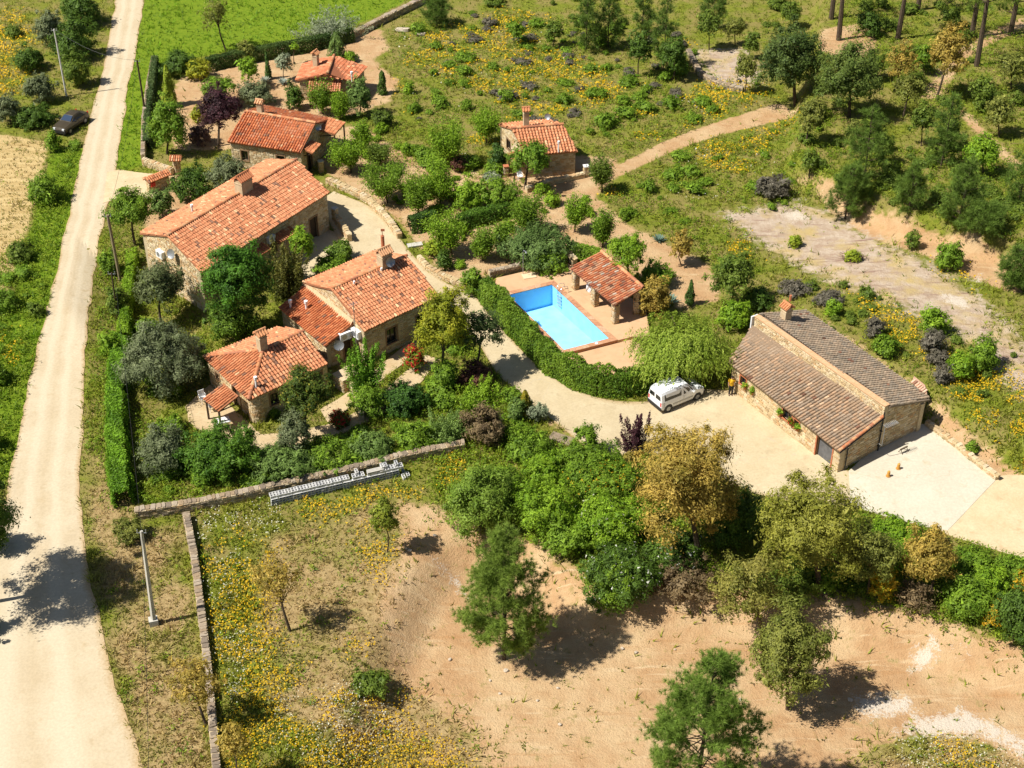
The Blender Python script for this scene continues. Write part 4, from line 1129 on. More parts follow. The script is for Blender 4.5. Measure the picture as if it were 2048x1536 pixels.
def crown_willow(rx, rz, cols, s=.15):
    ns = int(115 * rx * rx + 90); D = sphere_dirs(ns, -.15); st = D * np.array([rx, rx, rz]) * (prng.uniform(.35, 1.0, ns) * (.5 + .75 * vnoise(D[:, 0] * 2.4 + 3, D[:, 1] * 2.4 + D[:, 2], .8, 4)))[:, None]
    m_ = 16; ln = prng.uniform(.5, 1.25, ns) * rz
    t = np.linspace(0, 1, m_)
    P = st[:, None] + D[:, None] * np.array([1, 1, 0]) * (t[None, :, None] ** .6) * .35 * rx * .5 - np.array([0, 0, 1]) * (ln[:, None] * t[None])[..., None] * .85
    P = P + prng.normal(0, .06, P.shape)
    P[..., 2] = np.maximum(P[..., 2], -rz * 1.0)
    P = P.reshape(-1, 3); n = len(P)
    Nn = nrm(np.repeat(D, m_, 0) + np.array([0, 0, .5]) + prng.normal(0, .5, (n, 3)))
    C = tint(n, cols, np.repeat(prng.uniform(0, 1, ns), m_))
    return leaf_quads(P, Nn, s * prng.uniform(.8, 1.4, n), C, .33, np.tile([0, 0, -1.0], (n, 1)) + prng.normal(0, .35, (n, 3))) + (st,)
def crown_cone(rx, rz, cols, s=.085, cover=2.3, droop=0.0, round_=.6):
    """narrow or conical evergreens; local z from -rz to rz"""
    area = 2 * math.pi * rx * rz * 1.6; n = int(cover * area / (2 * s * s * .5)) + 80
    h = prng.random(n) ** 1.25; t = prng.uniform(0, 2 * math.pi, n)
    prof = (1 - h) ** round_ * np.minimum(1, h * 5 + .55)
    sd = int(prng.integers(99)); per = np.cos(t) * 1.3 + 3; pes = np.sin(t) * 1.3 + h * 4.5 * rz / max(rx, .3) * .35
    lob = .52 + .75 * vnoise(per, pes, .55, sd)
    r = rx * prof * lob * prng.uniform(.55, 1.12, n) ** .7
    P = np.stack([r * np.cos(t), r * np.sin(t), -rz + 2 * rz * h - droop * r * .5], 1)
    out = np.stack([np.cos(t), np.sin(t), np.full(n, .6)], 1)
    Nn = nrm(out + prng.normal(0, .4, (n, 3)))
    C = tint(n, cols, vnoise(t * 3, h * 12, 1.0, 5))
    ax = np.stack([np.cos(t) * .5, np.sin(t) * .5, np.full(n, 1.0 - 1.6 * droop)], 1) + prng.normal(0, .3, (n, 3))
    return leaf_quads(P, Nn, s * prng.uniform(.8, 1.4, n), C, .42, nrm(ax)) + (np.zeros((1, 3)),)
def crown_plume(rx, rz, cols, s=.13, cover=1.9):
    """shrub of upright shoots"""
    nb = int(16 + 14 * rx); D = nrm(np.stack([prng.normal(0, .42, nb), prng.normal(0, .42, nb), np.ones(nb)], 1))
    m_ = int(max(50, cover * 45 * rz)); ln = prng.uniform(.65, 1.05, nb) * 2 * rz
    b0 = np.stack([prng.normal(0, .3, nb) * rx, prng.normal(0, .3, nb) * rx, np.zeros(nb)], 1)
    t = prng.uniform(.18, 1, (nb, m_))
    P = b0[:, None] + D[:, None] * (ln[:, None] * t)[..., None] * np.array([rx / rz * 1.1, rx / rz * 1.1, 1]) - (0, 0, rz)
    w = (.24 * rx * (1.15 - t))[..., None]
    off = prng.normal(0, 1, P.shape) * w
    P = (P + off).reshape(-1, 3); n = len(P)
    Nn = nrm(off.reshape(-1, 3) * 2 + prng.normal(0, .5, (n, 3)) + (0, 0, .4))
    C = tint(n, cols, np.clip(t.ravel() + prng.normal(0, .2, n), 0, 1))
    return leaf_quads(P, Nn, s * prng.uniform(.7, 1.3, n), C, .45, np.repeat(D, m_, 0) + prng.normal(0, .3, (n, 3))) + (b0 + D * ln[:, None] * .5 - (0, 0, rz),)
def needle_tufts(P, D, C, L_=.34, w=.02, m_=16):
    n = len(P); d = nrm(D[:, None] * .8 + prng.normal(size=(n, m_, 3)) * .8 + np.array([0, 0, .45]))
    ln = L_ * prng.uniform(.7, 1.2, (n, m_, 1)); sd = nrm(np.cross(d, prng.normal(size=d.shape))) * w
    B = P[:, None] + d * ln * .08
    V = np.stack([B - sd, B + sd, B + d * ln], 2).reshape(-1, 3)
    return V, np.arange(len(V)).reshape(-1, 3), np.repeat(np.repeat(C, m_, 0), 3, 0)
def build_pine(t, h, R, crown_lo, cols, trunk_r, L_=.36, dens=1.0, profile='cone'):
    """trunk with whorls of branches carrying needle tufts"""
    mb = MB(); lean = prng.normal(0, .02, 2) * h
    tr = [np.array([lean[0] * k, lean[1] * k, h * k]) for k in (0, .25, .5, .75, .97)]
    mb.tube([tr[0] - (0, 0, .3)] + tr, [trunk_r * 1.25, trunk_r, trunk_r * .85, trunk_r * .65, trunk_r * .42, .02], 7)
    P, D, K = [], [], []
    z = crown_lo
    while z < h * .985:
        k = (z - crown_lo) / (h - crown_lo)
        r = R * ((1 - k) ** .75 * min(1, .55 + 1.6 * k) if profile == 'cone' else math.sqrt(max(.02, 1 - (2 * k - .75) ** 2 * .9)) * .95)
        nb = int(prng.integers(3, 6))
        for _ in range(nb):
            a = prng.uniform(0, 2 * math.pi); ln = r * prng.uniform(.6, 1.12) + .15
            up = prng.uniform(.1, .45) + .35 * k
            b = np.array([lean[0] * z / h, lean[1] * z / h, z]); d = nrm(np.array([math.cos(a), math.sin(a), up]))
            mid = b + d * ln * .55 - np.array([0, 0, .06 * ln]); e = b + d * ln + np.array([0, 0, .10 * ln])
            mb.tube([b, mid, e], [max(.02, trunk_r * .28), .022, .01], 4, False)
            nt = max(2, int(ln * 11 * dens))
            for q in 1 - prng.uniform(0, .72, nt) ** 1.5 * .9:
                c = b + (mid - b) * min(1, q / .55) if q < .55 else mid + (e - mid) * (q - .55) / .45
                P.append(c + prng.normal(0, .11 + .16 * q * min(1, ln / 2), 3)); D.append(nrm(d + prng.normal(0, .5, 3))); K.append(q)
        z += h * .055 * prng.uniform(.7, 1.3) / max(.6, dens)
    P, D, K = np.array(P), np.array(D), np.array(K)
    C = tint(len(P), cols, K, .15)
    V, F, C = needle_tufts(P, D, C, L_, .016 if dens < 1.2 else .0115, int(15 + 6 * dens) if dens < 1.2 else 27)
    obj_local('trunk', mb, BARK, t); crown_obj(t, V, [F], C)
def obj_local(name, mb, mat, t):
    V = np.array(mb.V); by = {}
    for f in mb.F: by.setdefault(len(f), []).append(f)
    o = bpy.data.objects.new(name, mesh_np(name, V, list(by.values()))); o.data.materials.append(mat); place(o, t); return o
def crown_obj(t, V, F, C, name='crown'):
    o = bpy.data.objects.new(name, mesh_np(name, V, F, C)); o.data.materials.append(LEAF); place(o, t); return o
G_ = {
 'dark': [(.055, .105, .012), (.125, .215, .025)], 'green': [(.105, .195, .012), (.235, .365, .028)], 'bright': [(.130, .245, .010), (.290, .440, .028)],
 'lime': [(.215, .300, .018), (.400, .470, .040)], 'olive': [(.105, .135, .050), (.240, .275, .135)], 'oak': [(.125, .155, .022), (.290, .300, .060)],
 'ochre': [(.230, .185, .028), (.540, .385, .080)], 'plum': [(.030, .012, .016), (.095, .034, .042)], 'pine': [(.085, .155, .018), (.250, .350, .055)],
 'cypress': [(.040, .090, .014), (.100, .190, .028)], 'yellowish': [(.210, .255, .014), (.440, .430, .030)], 'maroon': [(.080, .034, .024), (.200, .088, .055)],
 'brown': [(.125, .085, .042), (.270, .195, .095)], 'lavender': [(.120, .108, .072), (.225, .200, .150)], 'bluegreen': [(.095, .165, .028), (.220, .325, .075)],
 'scrub': [(.090, .150, .014), (.205, .275, .036)], 'sage': [(.17, .21, .12), (.34, .38, .23)],
}
def solve(bb, base=None, lo=.75):
    """crown box and trunk foot in the photo -> ground point, crown centre offset, radii (metres)"""
    u0, v0, u1, v1 = bb; uc, vc = (u0 + u1) / 2, (v0 + v1) / 2
    if base is not None:
        g = at(*base); s = pxm(g[1], g[2]); zc = 2.0
        for _ in range(3):
            s = pxm(g[1], g[2] + zc)
            d = ray(uc, vc); t = g[1] / d[1]; zc = CAM_H + d[2] * t - g[2]; xc = d[0] * t - g[0]
        zc = max(zc, .4)
        rx = (u1 - u0) / 2 / s; hp = (v1 - v0) / 2 / s
        rz = math.sqrt(max(hp * hp - (.588 * rx) ** 2, (.36 * rx) ** 2)) / .809
        return g, xc, zc, rx, min(rz, zc * 1.05)
    zc = .6
    for _ in range(6):
        z0 = float(terr(*flat(uc, vc, zc)[:2])); p = flat(uc, vc, z0 + zc); s = pxm(p[1], p[2])
        rx = (u1 - u0) / 2 / s; hp = (v1 - v0) / 2 / s
        rz = math.sqrt(max(hp * hp - (.588 * rx) ** 2, (.36 * rx) ** 2)) / .809
        zc = lo * rz
    return G(p[0], p[1]), 0.0, zc, rx, rz
def limbs(mb, foot, top, ctrs, r0, n=7):
    foot, top = np.asarray(foot, float), np.asarray(top, float)
    mid = foot + (top - foot) * .5 + np.array([prng.normal(0, .08), prng.normal(0, .08), 0])
    mb.tube([foot - (0, 0, .25), foot + (0, 0, .05), mid, top], [r0 * 1.5, r0 * 1.1, r0 * .85, r0 * .6], 7)
    if len(ctrs):
        for i in prng.choice(len(ctrs), min(n, len(ctrs)), False):
            c = ctrs[i]; st = mid + (top - mid) * prng.uniform(.2, 1)
            mb.tube([st, st + (c - st) * .5 + (0, 0, .1), st + (c - st) * .92], [r0 * .45, r0 * .28, r0 * .1], 5, False)
def plant(kind, bb, base, col, label, name='tree', cat='tree', group=None, **kw):
    g, xc, zc, rx, rz = solve(bb, base)
    k = pxm(g[1], g[2]) / 27.0
    s = kw.pop('s', None) or .082 / max(.8, min(1.1, k))
    cols = G_[col] if isinstance(col, str) else col
    shrub = cat in ('bush', 'plant')
    t = thing(name, label, cat, g, group)
    tr = kw.pop('trunk', None) or max(.045, .055 * rx)
    if kind == 'pine':
        build_pine(t, zc + rz * .97, rx * 1.3, max(.3, zc - rz * 1.05), cols, tr * .9, kw.get('L_', .36), kw.get('dens', 1.0), kw.get('profile', 'cone')); return t
    if kind == 'oak': V, F, C, ct = crown_oak(rx * .93, rz * .93, cols, s, **kw)
    elif kind == 'willow': V, F, C, ct = crown_willow(rx, rz, cols, s * 1.25)
    elif kind == 'cone': V, F, C, ct = crown_cone(rx, rz, cols, s, **kw)
    elif kind == 'plume': V, F, C, ct = crown_plume(rx, rz, cols, s * 1.1, **kw)
    V = V + np.array([xc, 0, zc])
    crown_obj(t, V, [F], C, 'foliage' if shrub else 'crown')
    mb = MB(); ct = ct + np.array([xc, 0, zc])
    if kind in ('cone', 'plume') or shrub:
        mb.tube([(0, 0, -.2), (xc * .5, 0, max(.15, zc * .8))], [tr, tr * .4], 6)
        for i in range(3 if kind == 'plume' else 0): q = ct[i % len(ct)]; mb.tube([(0, 0, 0), q * (.6, .6, .6), q], [tr * .6, tr * .4, .01], 4, False)
    else:
        limbs(mb, (0, 0, 0), (xc * .8, 0, max(.3, zc * .85)), ct, tr, kw.get('n', 9))
    obj_local('stem' if shrub else 'trunk', mb, BARK, t)
    return t
def multi_tree(bb, base, col, label, **kw):
    """airy fruit tree: several upright limbs, leaves along them"""
    g, xc, zc, rx, rz = solve(bb, base)
    cols = G_[col]; t = thing('fruit_tree', label, 'tree', g, kw.get('group'))
    mb = MB(); P, Dv = [], []
    rx *= 1.12; nb = int(10 + 4 * rx)
    h0 = max(.22, (zc - rz) * .6); rz = min(zc, rz * 1.15)
    mb.tube([(0, 0, -.2), (xc * .2, 0, h0)], [.10, .075], 6)
    for i in range(nb):
        a = 2 * math.pi * (i + prng.uniform(-.3, .3)) / nb; sp = prng.uniform(.35, 1.0) * rx
        e = np.array([xc + math.cos(a) * sp, math.sin(a) * sp, zc + rz * prng.uniform(-.35, 1.0) * (1 - .4 * sp / rx)])
        b = np.array([xc * .2, 0, h0]); mid = b * .45 + e * .55 + np.array([math.cos(a), math.sin(a), 0]) * .12 * rx
        mb.tube([b, mid, e], [.05, .03, .01], 4, False)
        m_ = int(kw.get('cover', 1.0) * (90 + 120 * rz))
        q = prng.uniform(.25, 1.02, m_)
        pos = np.where(q[:, None] < .55, b + (mid - b) * (q[:, None] / .55), mid + (e - mid) * ((q[:, None] - .55) / .45))
        P.append(pos + prng.normal(0, .16 + .07 * rx, (m_, 3))); Dv.append(np.tile(nrm(e - b), (m_, 1)))
    P, Dv = np.concatenate(P), np.concatenate(Dv); n = len(P)
    V, F, C = leaf_quads(P, nrm(prng.normal(0, .7, (n, 3)) + (0, 0, .8)), .095 * prng.uniform(.7, 1.3, n), tint(n, cols), .45)
    crown_obj(t, V, [F], C); obj_local('trunk', mb, BARK, t)
    return t
def hedge(path, height, width, col, label, s=.085, cover=2.6, name='hedge', top_noise=.12, closed_px=True, flower=None):
    """clipped hedge along a ground path given in photo pixels"""
    P0 = resample(np.array([at(*p)[:2] for p in path]), 60); d = np.gradient(P0, axis=0); d = nrm(d); nn = np.stack([-d[:, 1], d[:, 0]], 1)
    Ln = np.linalg.norm(np.diff(P0, axis=0), axis=1).sum()
    n = int(cover * Ln * (2 * height + width) / (2 * s * s * .55))
    q = prng.uniform(0, 59, n); i0 = np.minimum(q.astype(int), 58); f = (q - i0)[:, None]
    c = P0[i0] * (1 - f) + P0[i0 + 1] * f; nv = nn[i0]
    per = 2 * height + width; w = prng.uniform(0, per, n)
    side = np.where(w < height, -1, np.where(w < 2 * height, 1, 0))
    off = np.where(side == 0, (w - 2 * height) - width / 2, side * width / 2) ; zz = np.where(side == 0, height, np.where(side < 0, w, w - height))
    lump = (fbm(c[:, 0] * 1.0 + zz, c[:, 1] + off, .9, 77) - .5)
    off = off * (1 + .9 * lump) * (1 - .30 * (zz / height) ** 3) + prng.normal(0, .05, n); zz = np.maximum(.03, zz * (1 + 2 * top_noise * lump) + prng.normal(0, .05, n))
    dep = prng.uniform(.8, 1, n); off *= dep
    xy = c + nv * off[:, None]; z = terr(xy[:, 0], xy[:, 1]) + zz
    Pp = np.stack([xy[:, 0], xy[:, 1], z], 1)
    N3 = np.concatenate([nv * np.where(side == 0, 0, side)[:, None], np.where(side == 0, 1.0, .35)[:, None]], 1)
    C = tint(n, G_[col] if isinstance(col, str) else col, np.clip(.5 + 2.6 * lump, 0, 1), .22)
    if flower: k = prng.random(n) < flower[1]; C[k] = flower[0]
    V, F, C = leaf_quads(Pp, nrm(N3 + prng.normal(0, .5, (n, 3))), s * prng.uniform(.7, 1.3, n), C)
    m0 = P0[30]; loc = G(m0[0], m0[1])
    t = thing(name, label, 'hedge', loc)
    o = obj_np('foliage', V, [F], LEAF, C, t)
    mb = MB()
    for k in range(2, 58, 4): b = G(*P0[k]); mb.tube([b - (0, 0, .1), b + (prng.normal(0, .1), prng.normal(0, .1), height * .75)], [.05, .02], 4)
    mb.build('stems', BARK, t)['kind'] = 'stuff'
    return t
def agave(u, v, r, label, col=((.12, .20, .15), (.22, .32, .25)), name='agave'):
    g = at(u, v); t = thing(name, label, 'plant', g); mb_V, F, C = [], [], []
    for i in range(26):
        a = i * 2.4; up = .25 + 1.3 * (i / 26); d = np.array([math.cos(a), math.sin(a), up]); d /= np.linalg.norm(d); sd = np.array([-math.sin(a), math.cos(a), 0]) * r * .11
        b = len(mb_V); mb_V += [d * r * .08 - sd * .6, d * r * .08 + sd * .6, d * r * .5 + sd + (0, 0, .03), d * r * .5 - sd + (0, 0, .03), d * r * (1 - .2 * i / 26)]
        F += [(b, b + 1, b + 2, b + 3)]; C += [np.array(col[0]) + (np.array(col[1]) - col[0]) * prng.random()] * 5
    T = [(5 * i + 3, 5 * i + 2, 5 * i + 4) for i in range(26)]
    crown_obj(t, np.array(mb_V), [F, T], np.array(C), 'leaves')
# ---------------------------------------------------------------- every plant, measured in the photograph
def T(kind, bb, base, col, label, **kw): return plant(kind, bb, base, col, label, **kw)
def Bu(bb, col, label, kind='oak', name='bush', **kw): return plant(kind, bb, None, col, label, name, 'bush', **kw)
# near field
T('pine', (918, 1035, 1095, 1305), (1008, 1318), 'pine', 'tall open pine casting a big shadow on the bare earth, nearest the middle', name='pine_tree', dens=1.8, L_=.30)
T('pine', (1240, 1268, 1478, 1580), (1385, 1630), [(.070, .140, .018), (.215, .325, .05)], 'pine with light green needles cut by the lower edge of the picture', name='pine_tree', dens=1.8, L_=.30)
T('oak', (1495, 1195, 1650, 1432), (1575, 1418), 'oak', 'leafy olive green oak standing alone on the bare earth, taller of the leaning pair', name='oak_tree', gaps=.1)
T('oak', (1420, 1088, 1575, 1260), (1525, 1290), [(.15, .16, .022), (.33, .30, .065)], 'sparse yellowish oak leaning over the earth bank', name='oak_tree', gaps=.3, cover=1.6)
T('oak', (1262, 828, 1480, 1110), (1400, 1120), 'ochre', 'big golden brown oak in front of the yard by the van', name='oak_tree', gaps=.08)
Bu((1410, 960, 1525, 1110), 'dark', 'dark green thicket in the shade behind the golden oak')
T('oak', (1515, 940, 1735, 1165), (1640, 1190), [(.19, .20, .020), (.38, .37, .06)], 'large rounded yellow green oak in front of the barn corner', name='oak_tree')
T('oak', (1685, 1040, 1800, 1180), (1735, 1195), 'oak', 'dull green oak right beside the large yellow green one', name='oak_tree', cover=1.7)
T('oak', (1800, 1045, 1918, 1172), (1862, 1190), 'ochre', 'small golden oak at the edge of the concrete yard', name='oak_tree', gaps=.12)
Bu((1725, 1035, 1850, 1100), 'bright', 'bright green bush peeping out above the yard edge between two oaks')
Bu((1895, 1090, 1995, 1165), 'green', 'leafy green bush along the edge of the earth yard')
Bu((1975, 1105, 2075, 1190), 'green', 'green bush at the right edge below the earth yard')
Bu((1880, 1150, 1990, 1250), 'green', 'round leafy bush above the bare earth, behind the yellow broom')
Bu((1985, 1160, 2090, 1310), 'dark', 'dark bush cut by the right edge of the picture')
YEL = (.60, .36, .012)
Bu((1735, 1120, 1795, 1222), 'yellowish', 'yellow flowering broom under the dull green oak', name='broom', flower=(YEL, .55))
Bu((1955, 1195, 2030, 1265), 'scrub', 'yellow flowering broom at the edge of the bare earth', name='broom', flower=(YEL, .55))
Bu((2020, 1140, 2075, 1205), 'scrub', 'yellow flowering broom high on the right edge', name='broom', flower=(YEL, .5))
Bu((1785, 1155, 1885, 1235), 'brown', 'grey dry bare bush below the small golden oak', gaps=.35, cover=1.0)
Bu((1000, 850, 1112, 930), 'green', 'rounded green bush beside the grey slab by the drive')
Bu((1095, 892, 1262, 968), 'green', 'broad mid green bush along the lower edge of the drive')
Bu((885, 925, 1035, 1085), [(.13, .22, .02), (.26, .37, .05)], 'soft light green bush spilling over the earth at the end of the flowers')
Bu((1015, 960, 1165, 1085), 'bright', 'bright green bramble patch behind the tall pine')
Bu((1150, 985, 1292, 1112), 'bright', 'bright green brambles left of the golden oak', flower=((.5, .5, .35), .02))
Bu((1120, 930, 1290, 1000), 'green', 'green thicket with a few yellow flowers behind the brambles', flower=(YEL, .05))
Bu((1148, 1080, 1335, 1215), 'dark', 'dark green rockrose bush with white flowers above the pine shadow', flower=((.75, .75, .65), .02))
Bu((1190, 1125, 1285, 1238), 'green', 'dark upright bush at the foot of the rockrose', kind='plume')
Bu((1282, 1060, 1420, 1150), 'dark', 'dark bush with white flowers under the golden oak', flower=((.75, .75, .65), .03))
Bu((1300, 1140, 1445, 1200), 'brown', 'dry brown undergrowth on the bank under the golden oak', gaps=.2, cover=1.4)
Bu((1480, 1140, 1640, 1200), 'scrub', 'low scrub on the bank under the large yellow green oak')
T('oak', (742, 990, 797, 1078), (775, 1105), [(.14, .19, .015), (.30, .34, .035)], 'small slender tree alone at the edge of the flower field', name='young_tree')
T('oak', (500, 1115, 605, 1215), (580, 1262), 'ochre', 'sparse ochre tree in the flower field with a dark shadow beside it', name='sapling', gaps=.3, cover=.9)
T('oak', (335, 1312, 440, 1420), (412, 1450), 'ochre', 'sparse ochre tree on the dry stone wall', name='sapling', gaps=.2, cover=1.1)
T('oak', (430, 1430, 510, 1540), (478, 1570), 'ochre', 'sparse ochre sapling beside the lower end of the dry stone wall', name='sapling', gaps=.3, cover=.9)
Bu((700, 1340, 785, 1395), 'scrub', 'small dark bush on the edge of the dry field')
Bu((225, 1030, 292, 1092), 'oak', 'small rounded bush at the end of the roadside hedge', gaps=.1)
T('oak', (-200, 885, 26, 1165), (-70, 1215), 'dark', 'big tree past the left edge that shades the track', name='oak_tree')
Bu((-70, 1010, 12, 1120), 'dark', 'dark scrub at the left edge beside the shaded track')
Bu((-90, 1210, -10, 1290), 'scrub', 'scrub at the left edge below the shaded track')
for bb, c, lab in (((1040, 905, 1130, 985), 'bright', 'bright green bush under the rounded one by the grey slab'), ((960, 930, 1060, 1010), 'green', 'green bush between the flower field and the brambles'), ((1240, 985, 1330, 1070), 'bright', 'bright green bush hugging the golden oak'),
    ((1080, 1030, 1190, 1120), 'green', 'green bush right behind the top of the tall pine'), ((1760, 1075, 1850, 1150), 'bright', 'bright green bush between the dull oak and the small golden oak'), ((1930, 1130, 2020, 1215), 'bright', 'bright green bush in the belt above the yellow broom'),
    ((1600, 1110, 1690, 1190), 'green', 'green bush under the left side of the large yellow green oak'), ((1040, 500, 1140, 545), 'green', 'green bush along the back of the pool terrace')): Bu(bb, c, lab)
# garden in front of the houses
T('oak', (226, 604, 408, 826), (316, 772), 'olive', 'large grey green olive tree between the hedge and the octagonal wing', name='olive_tree', s=.078)
T('oak', (272, 520, 368, 622), (322, 650), [(.085, .115, .035), (.19, .22, .085)], 'olive tree against the gable of the long farmhouse', name='olive_tree')
T('oak', (404, 462, 546, 642), (472, 668), [(.040, .115, .008), (.100, .240, .018)], 'dense round dark green tree in front of the long farmhouse', name='shade_tree', clump=.22)
Bu((405, 590, 515, 690), [(.07, .14, .01), (.17, .27, .024)], 'green bush under the dense round tree')
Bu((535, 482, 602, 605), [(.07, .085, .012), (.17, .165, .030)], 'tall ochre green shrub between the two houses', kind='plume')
T('oak', (578, 455, 630, 525), (602, 545), 'bright', 'small round bright tree in the courtyard', name='young_tree')
Bu((650, 474, 713, 532), [(.08, .15, .012), (.17, .26, .026)], 'clipped round bush in the courtyard', clump=.15, cover=2.8)
Bu((625, 512, 705, 552), 'green', 'low clipped bush at the back wall of the middle cottage', cover=2.6)
Bu((560, 520, 605, 570), 'dark', 'dark small shrub by the courtyard shadow')
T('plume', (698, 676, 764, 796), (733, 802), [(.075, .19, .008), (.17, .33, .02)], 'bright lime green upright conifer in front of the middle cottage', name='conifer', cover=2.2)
Bu((705, 765, 772, 842), 'green', 'bushy shrub at the foot of the lime green conifer')
Bu((695, 770, 745, 812), 'bright', 'small clipped dome bush by the stone terrace')
RED = (.50, .035, .02)
Bu((806, 688, 852, 748), 'green', 'bush covered in red flowers by the middle cottage wall', name='flowering_bush', flower=(RED, .6))
Bu((655, 818, 702, 858), 'dark', 'low bush with red flowers below the stone terrace', name='flowering_bush', flower=(RED, .5))
T('oak', (555, 728, 668, 858), (615, 880), [(.040, .075, .010), (.115, .165, .020), (.30, .27, .03)], 'climbing tree trained against the front wall with yellowing leaves', name='climbing_tree', gaps=.15)
T('oak', (553, 820, 622, 908), (590, 918), 'olive', 'small grey green tree on the path in front of the octagonal wing', name='olive_tree')
Bu((345, 838, 520, 972), [(.05, .13, .010), (.15, .28, .024)], 'large dark green bush at the garden corner by the wall', name='large_bush')
Bu((275, 845, 375, 962), 'olive', 'grey olive bush between the hedge and the large dark bush')
Bu((490, 880, 640, 962), 'bluegreen', 'shrub row inside the garden wall, leftmost broad blue green one')
Bu((600, 868, 722, 944), 'green', 'green shrub inside the garden wall above the concrete blocks')
Bu((690, 855, 795, 930), 'bluegreen', 'shrub inside the garden wall, second blue green one')
Bu((780, 840, 870, 908), 'green', 'green shrub inside the garden wall near its right end')
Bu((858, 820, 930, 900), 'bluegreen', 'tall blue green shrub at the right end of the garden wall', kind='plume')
Bu((752, 758, 862, 842), [(.03, .085, .012), (.09, .19, .025)], 'spreading fig bush below the garden terrace')
Bu((640, 900, 700, 950), 'scrub', 'small scrubby plant beside the pale garden path')
T('oak', (835, 560, 945, 738), (885, 770), 'yellowish', 'feathery yellow green tree at the corner of the middle cottage', name='feathery_tree', s=.07, gaps=.2)
T('oak', (918, 612, 1012, 705), (950, 745), [(.05, .085, .02), (.12, .17, .05)], 'dark small leaved tree shading the drive', name='young_tree', gaps=.22, cover=1.5)
Bu((910, 722, 992, 782), 'maroon', 'dark maroon bush beside the drive')
Bu((918, 755, 998, 822), 'bright', 'bright green upright bush below the maroon one', kind='plume')
Bu((925, 808, 1015, 905), 'brown', 'brownish grey bush below the drive', gaps=.1)
Bu((860, 715, 915, 790), 'green', 'green shrub under the feathery yellow green tree')
Bu((870, 640, 920, 700), 'scrub', 'scrub between the cottage corner and the drive')
T('cone', (1033, 778, 1067, 828), (1050, 836), [(.22, .20, .01), (.38, .30, .02)], 'small golden yellow conifer beside the drive', name='conifer')
Bu((1015, 795, 1052, 852), 'bluegreen', 'blue green bush left of the golden conifer')
Bu((1050, 800, 1096, 848), 'sage', 'pale grey bush right of the golden conifer', gaps=.2)
T('oak', (1146, 846, 1198, 896), (1176, 908), 'green', 'neat round little tree at the lower edge of the drive', name='young_tree', cover=2.6, clump=.2)
Bu((1250, 825, 1297, 912), 'plum', 'dark purple leaved shrub beside the golden oak', kind='plume')
hedge([(246, 700), (238, 780), (236, 860), (240, 940), (248, 1015)], 1.45, 1.45, [(.075, .17, .008), (.20, .37, .022)], 'tall clipped bright green hedge beside the dirt track', cover=2.8, top_noise=.35)
hedge([(268, 520), (262, 570), (255, 630), (250, 690)], 1.2, 1.0, 'bright', 'low bright green hedge beside the long farmhouse', cover=2.4)
# pool garden
hedge([(966, 590), (992, 622), (1022, 656), (1058, 696), (1100, 738), (1145, 766), (1195, 784), (1240, 788), (1290, 782), (1330, 762)], 1.95, 1.5, [(.085, .165, .010), (.20, .31, .026)], 'thick green hedge curving round the swimming pool', cover=2.8, top_noise=.3)
T('willow', (1262, 622, 1470, 748), (1375, 752), [(.19, .28, .022), (.36, .45, .06)], 'light green weeping willow beside the parked van', name='willow_tree')
Bu((1435, 595, 1505, 668), 'bright', 'bright green bush at the far end of the barn')
T('oak', (1422, 500, 1512, 606), (1465, 622), 'scrub', 'green tree on the slope behind the barn', name='young_tree')
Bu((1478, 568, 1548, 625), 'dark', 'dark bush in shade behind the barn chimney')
Bu((1275, 545, 1342, 645), 'ochre', 'ochre bush behind the pool shelter', gaps=.1)
T('oak', (1212, 462, 1292, 545), (1258, 575), 'bright', 'feathery bright green tree leaning over the pool shelter', name='feathery_tree', s=.085)
Bu((1275, 520, 1352, 580), 'green', 'mixed green shrub beside the pool shelter roof')
Bu((985, 456, 1150, 535), [(.085, .15, .03), (.18, .27, .07)], 'broad grey green bush behind the pool terrace', name='large_bush')
hedge([(1135, 512), (1165, 520), (1200, 530)], 1.3, 1.0, 'green', 'short hedge at the back corner of the pool terrace')
Bu((920, 530, 968, 598), 'green', 'small bush at the head of the pool hedge')
T('oak', (1340, 458, 1383, 520), (1362, 530), 'ochre', 'little ochre tree on the bare orchard slope', name='young_tree')
T('cone', (1371, 560, 1392, 606), (1381, 610), 'cypress', 'tiny dark cypress near the willow', name='cypress')
agave(1336, 606, 1.1, 'blue agave beside the ochre bush'); agave(1317, 482, .8, 'lone agave on the orchard slope')
agave(566, 168, .9, 'pale agave beside the olive in the top garden', ((.25, .30, .25), (.40, .45, .38))); agave(530, 165, .9, 'pale spiky plant near the small cypress', ((.30, .34, .26), (.48, .50, .40)))
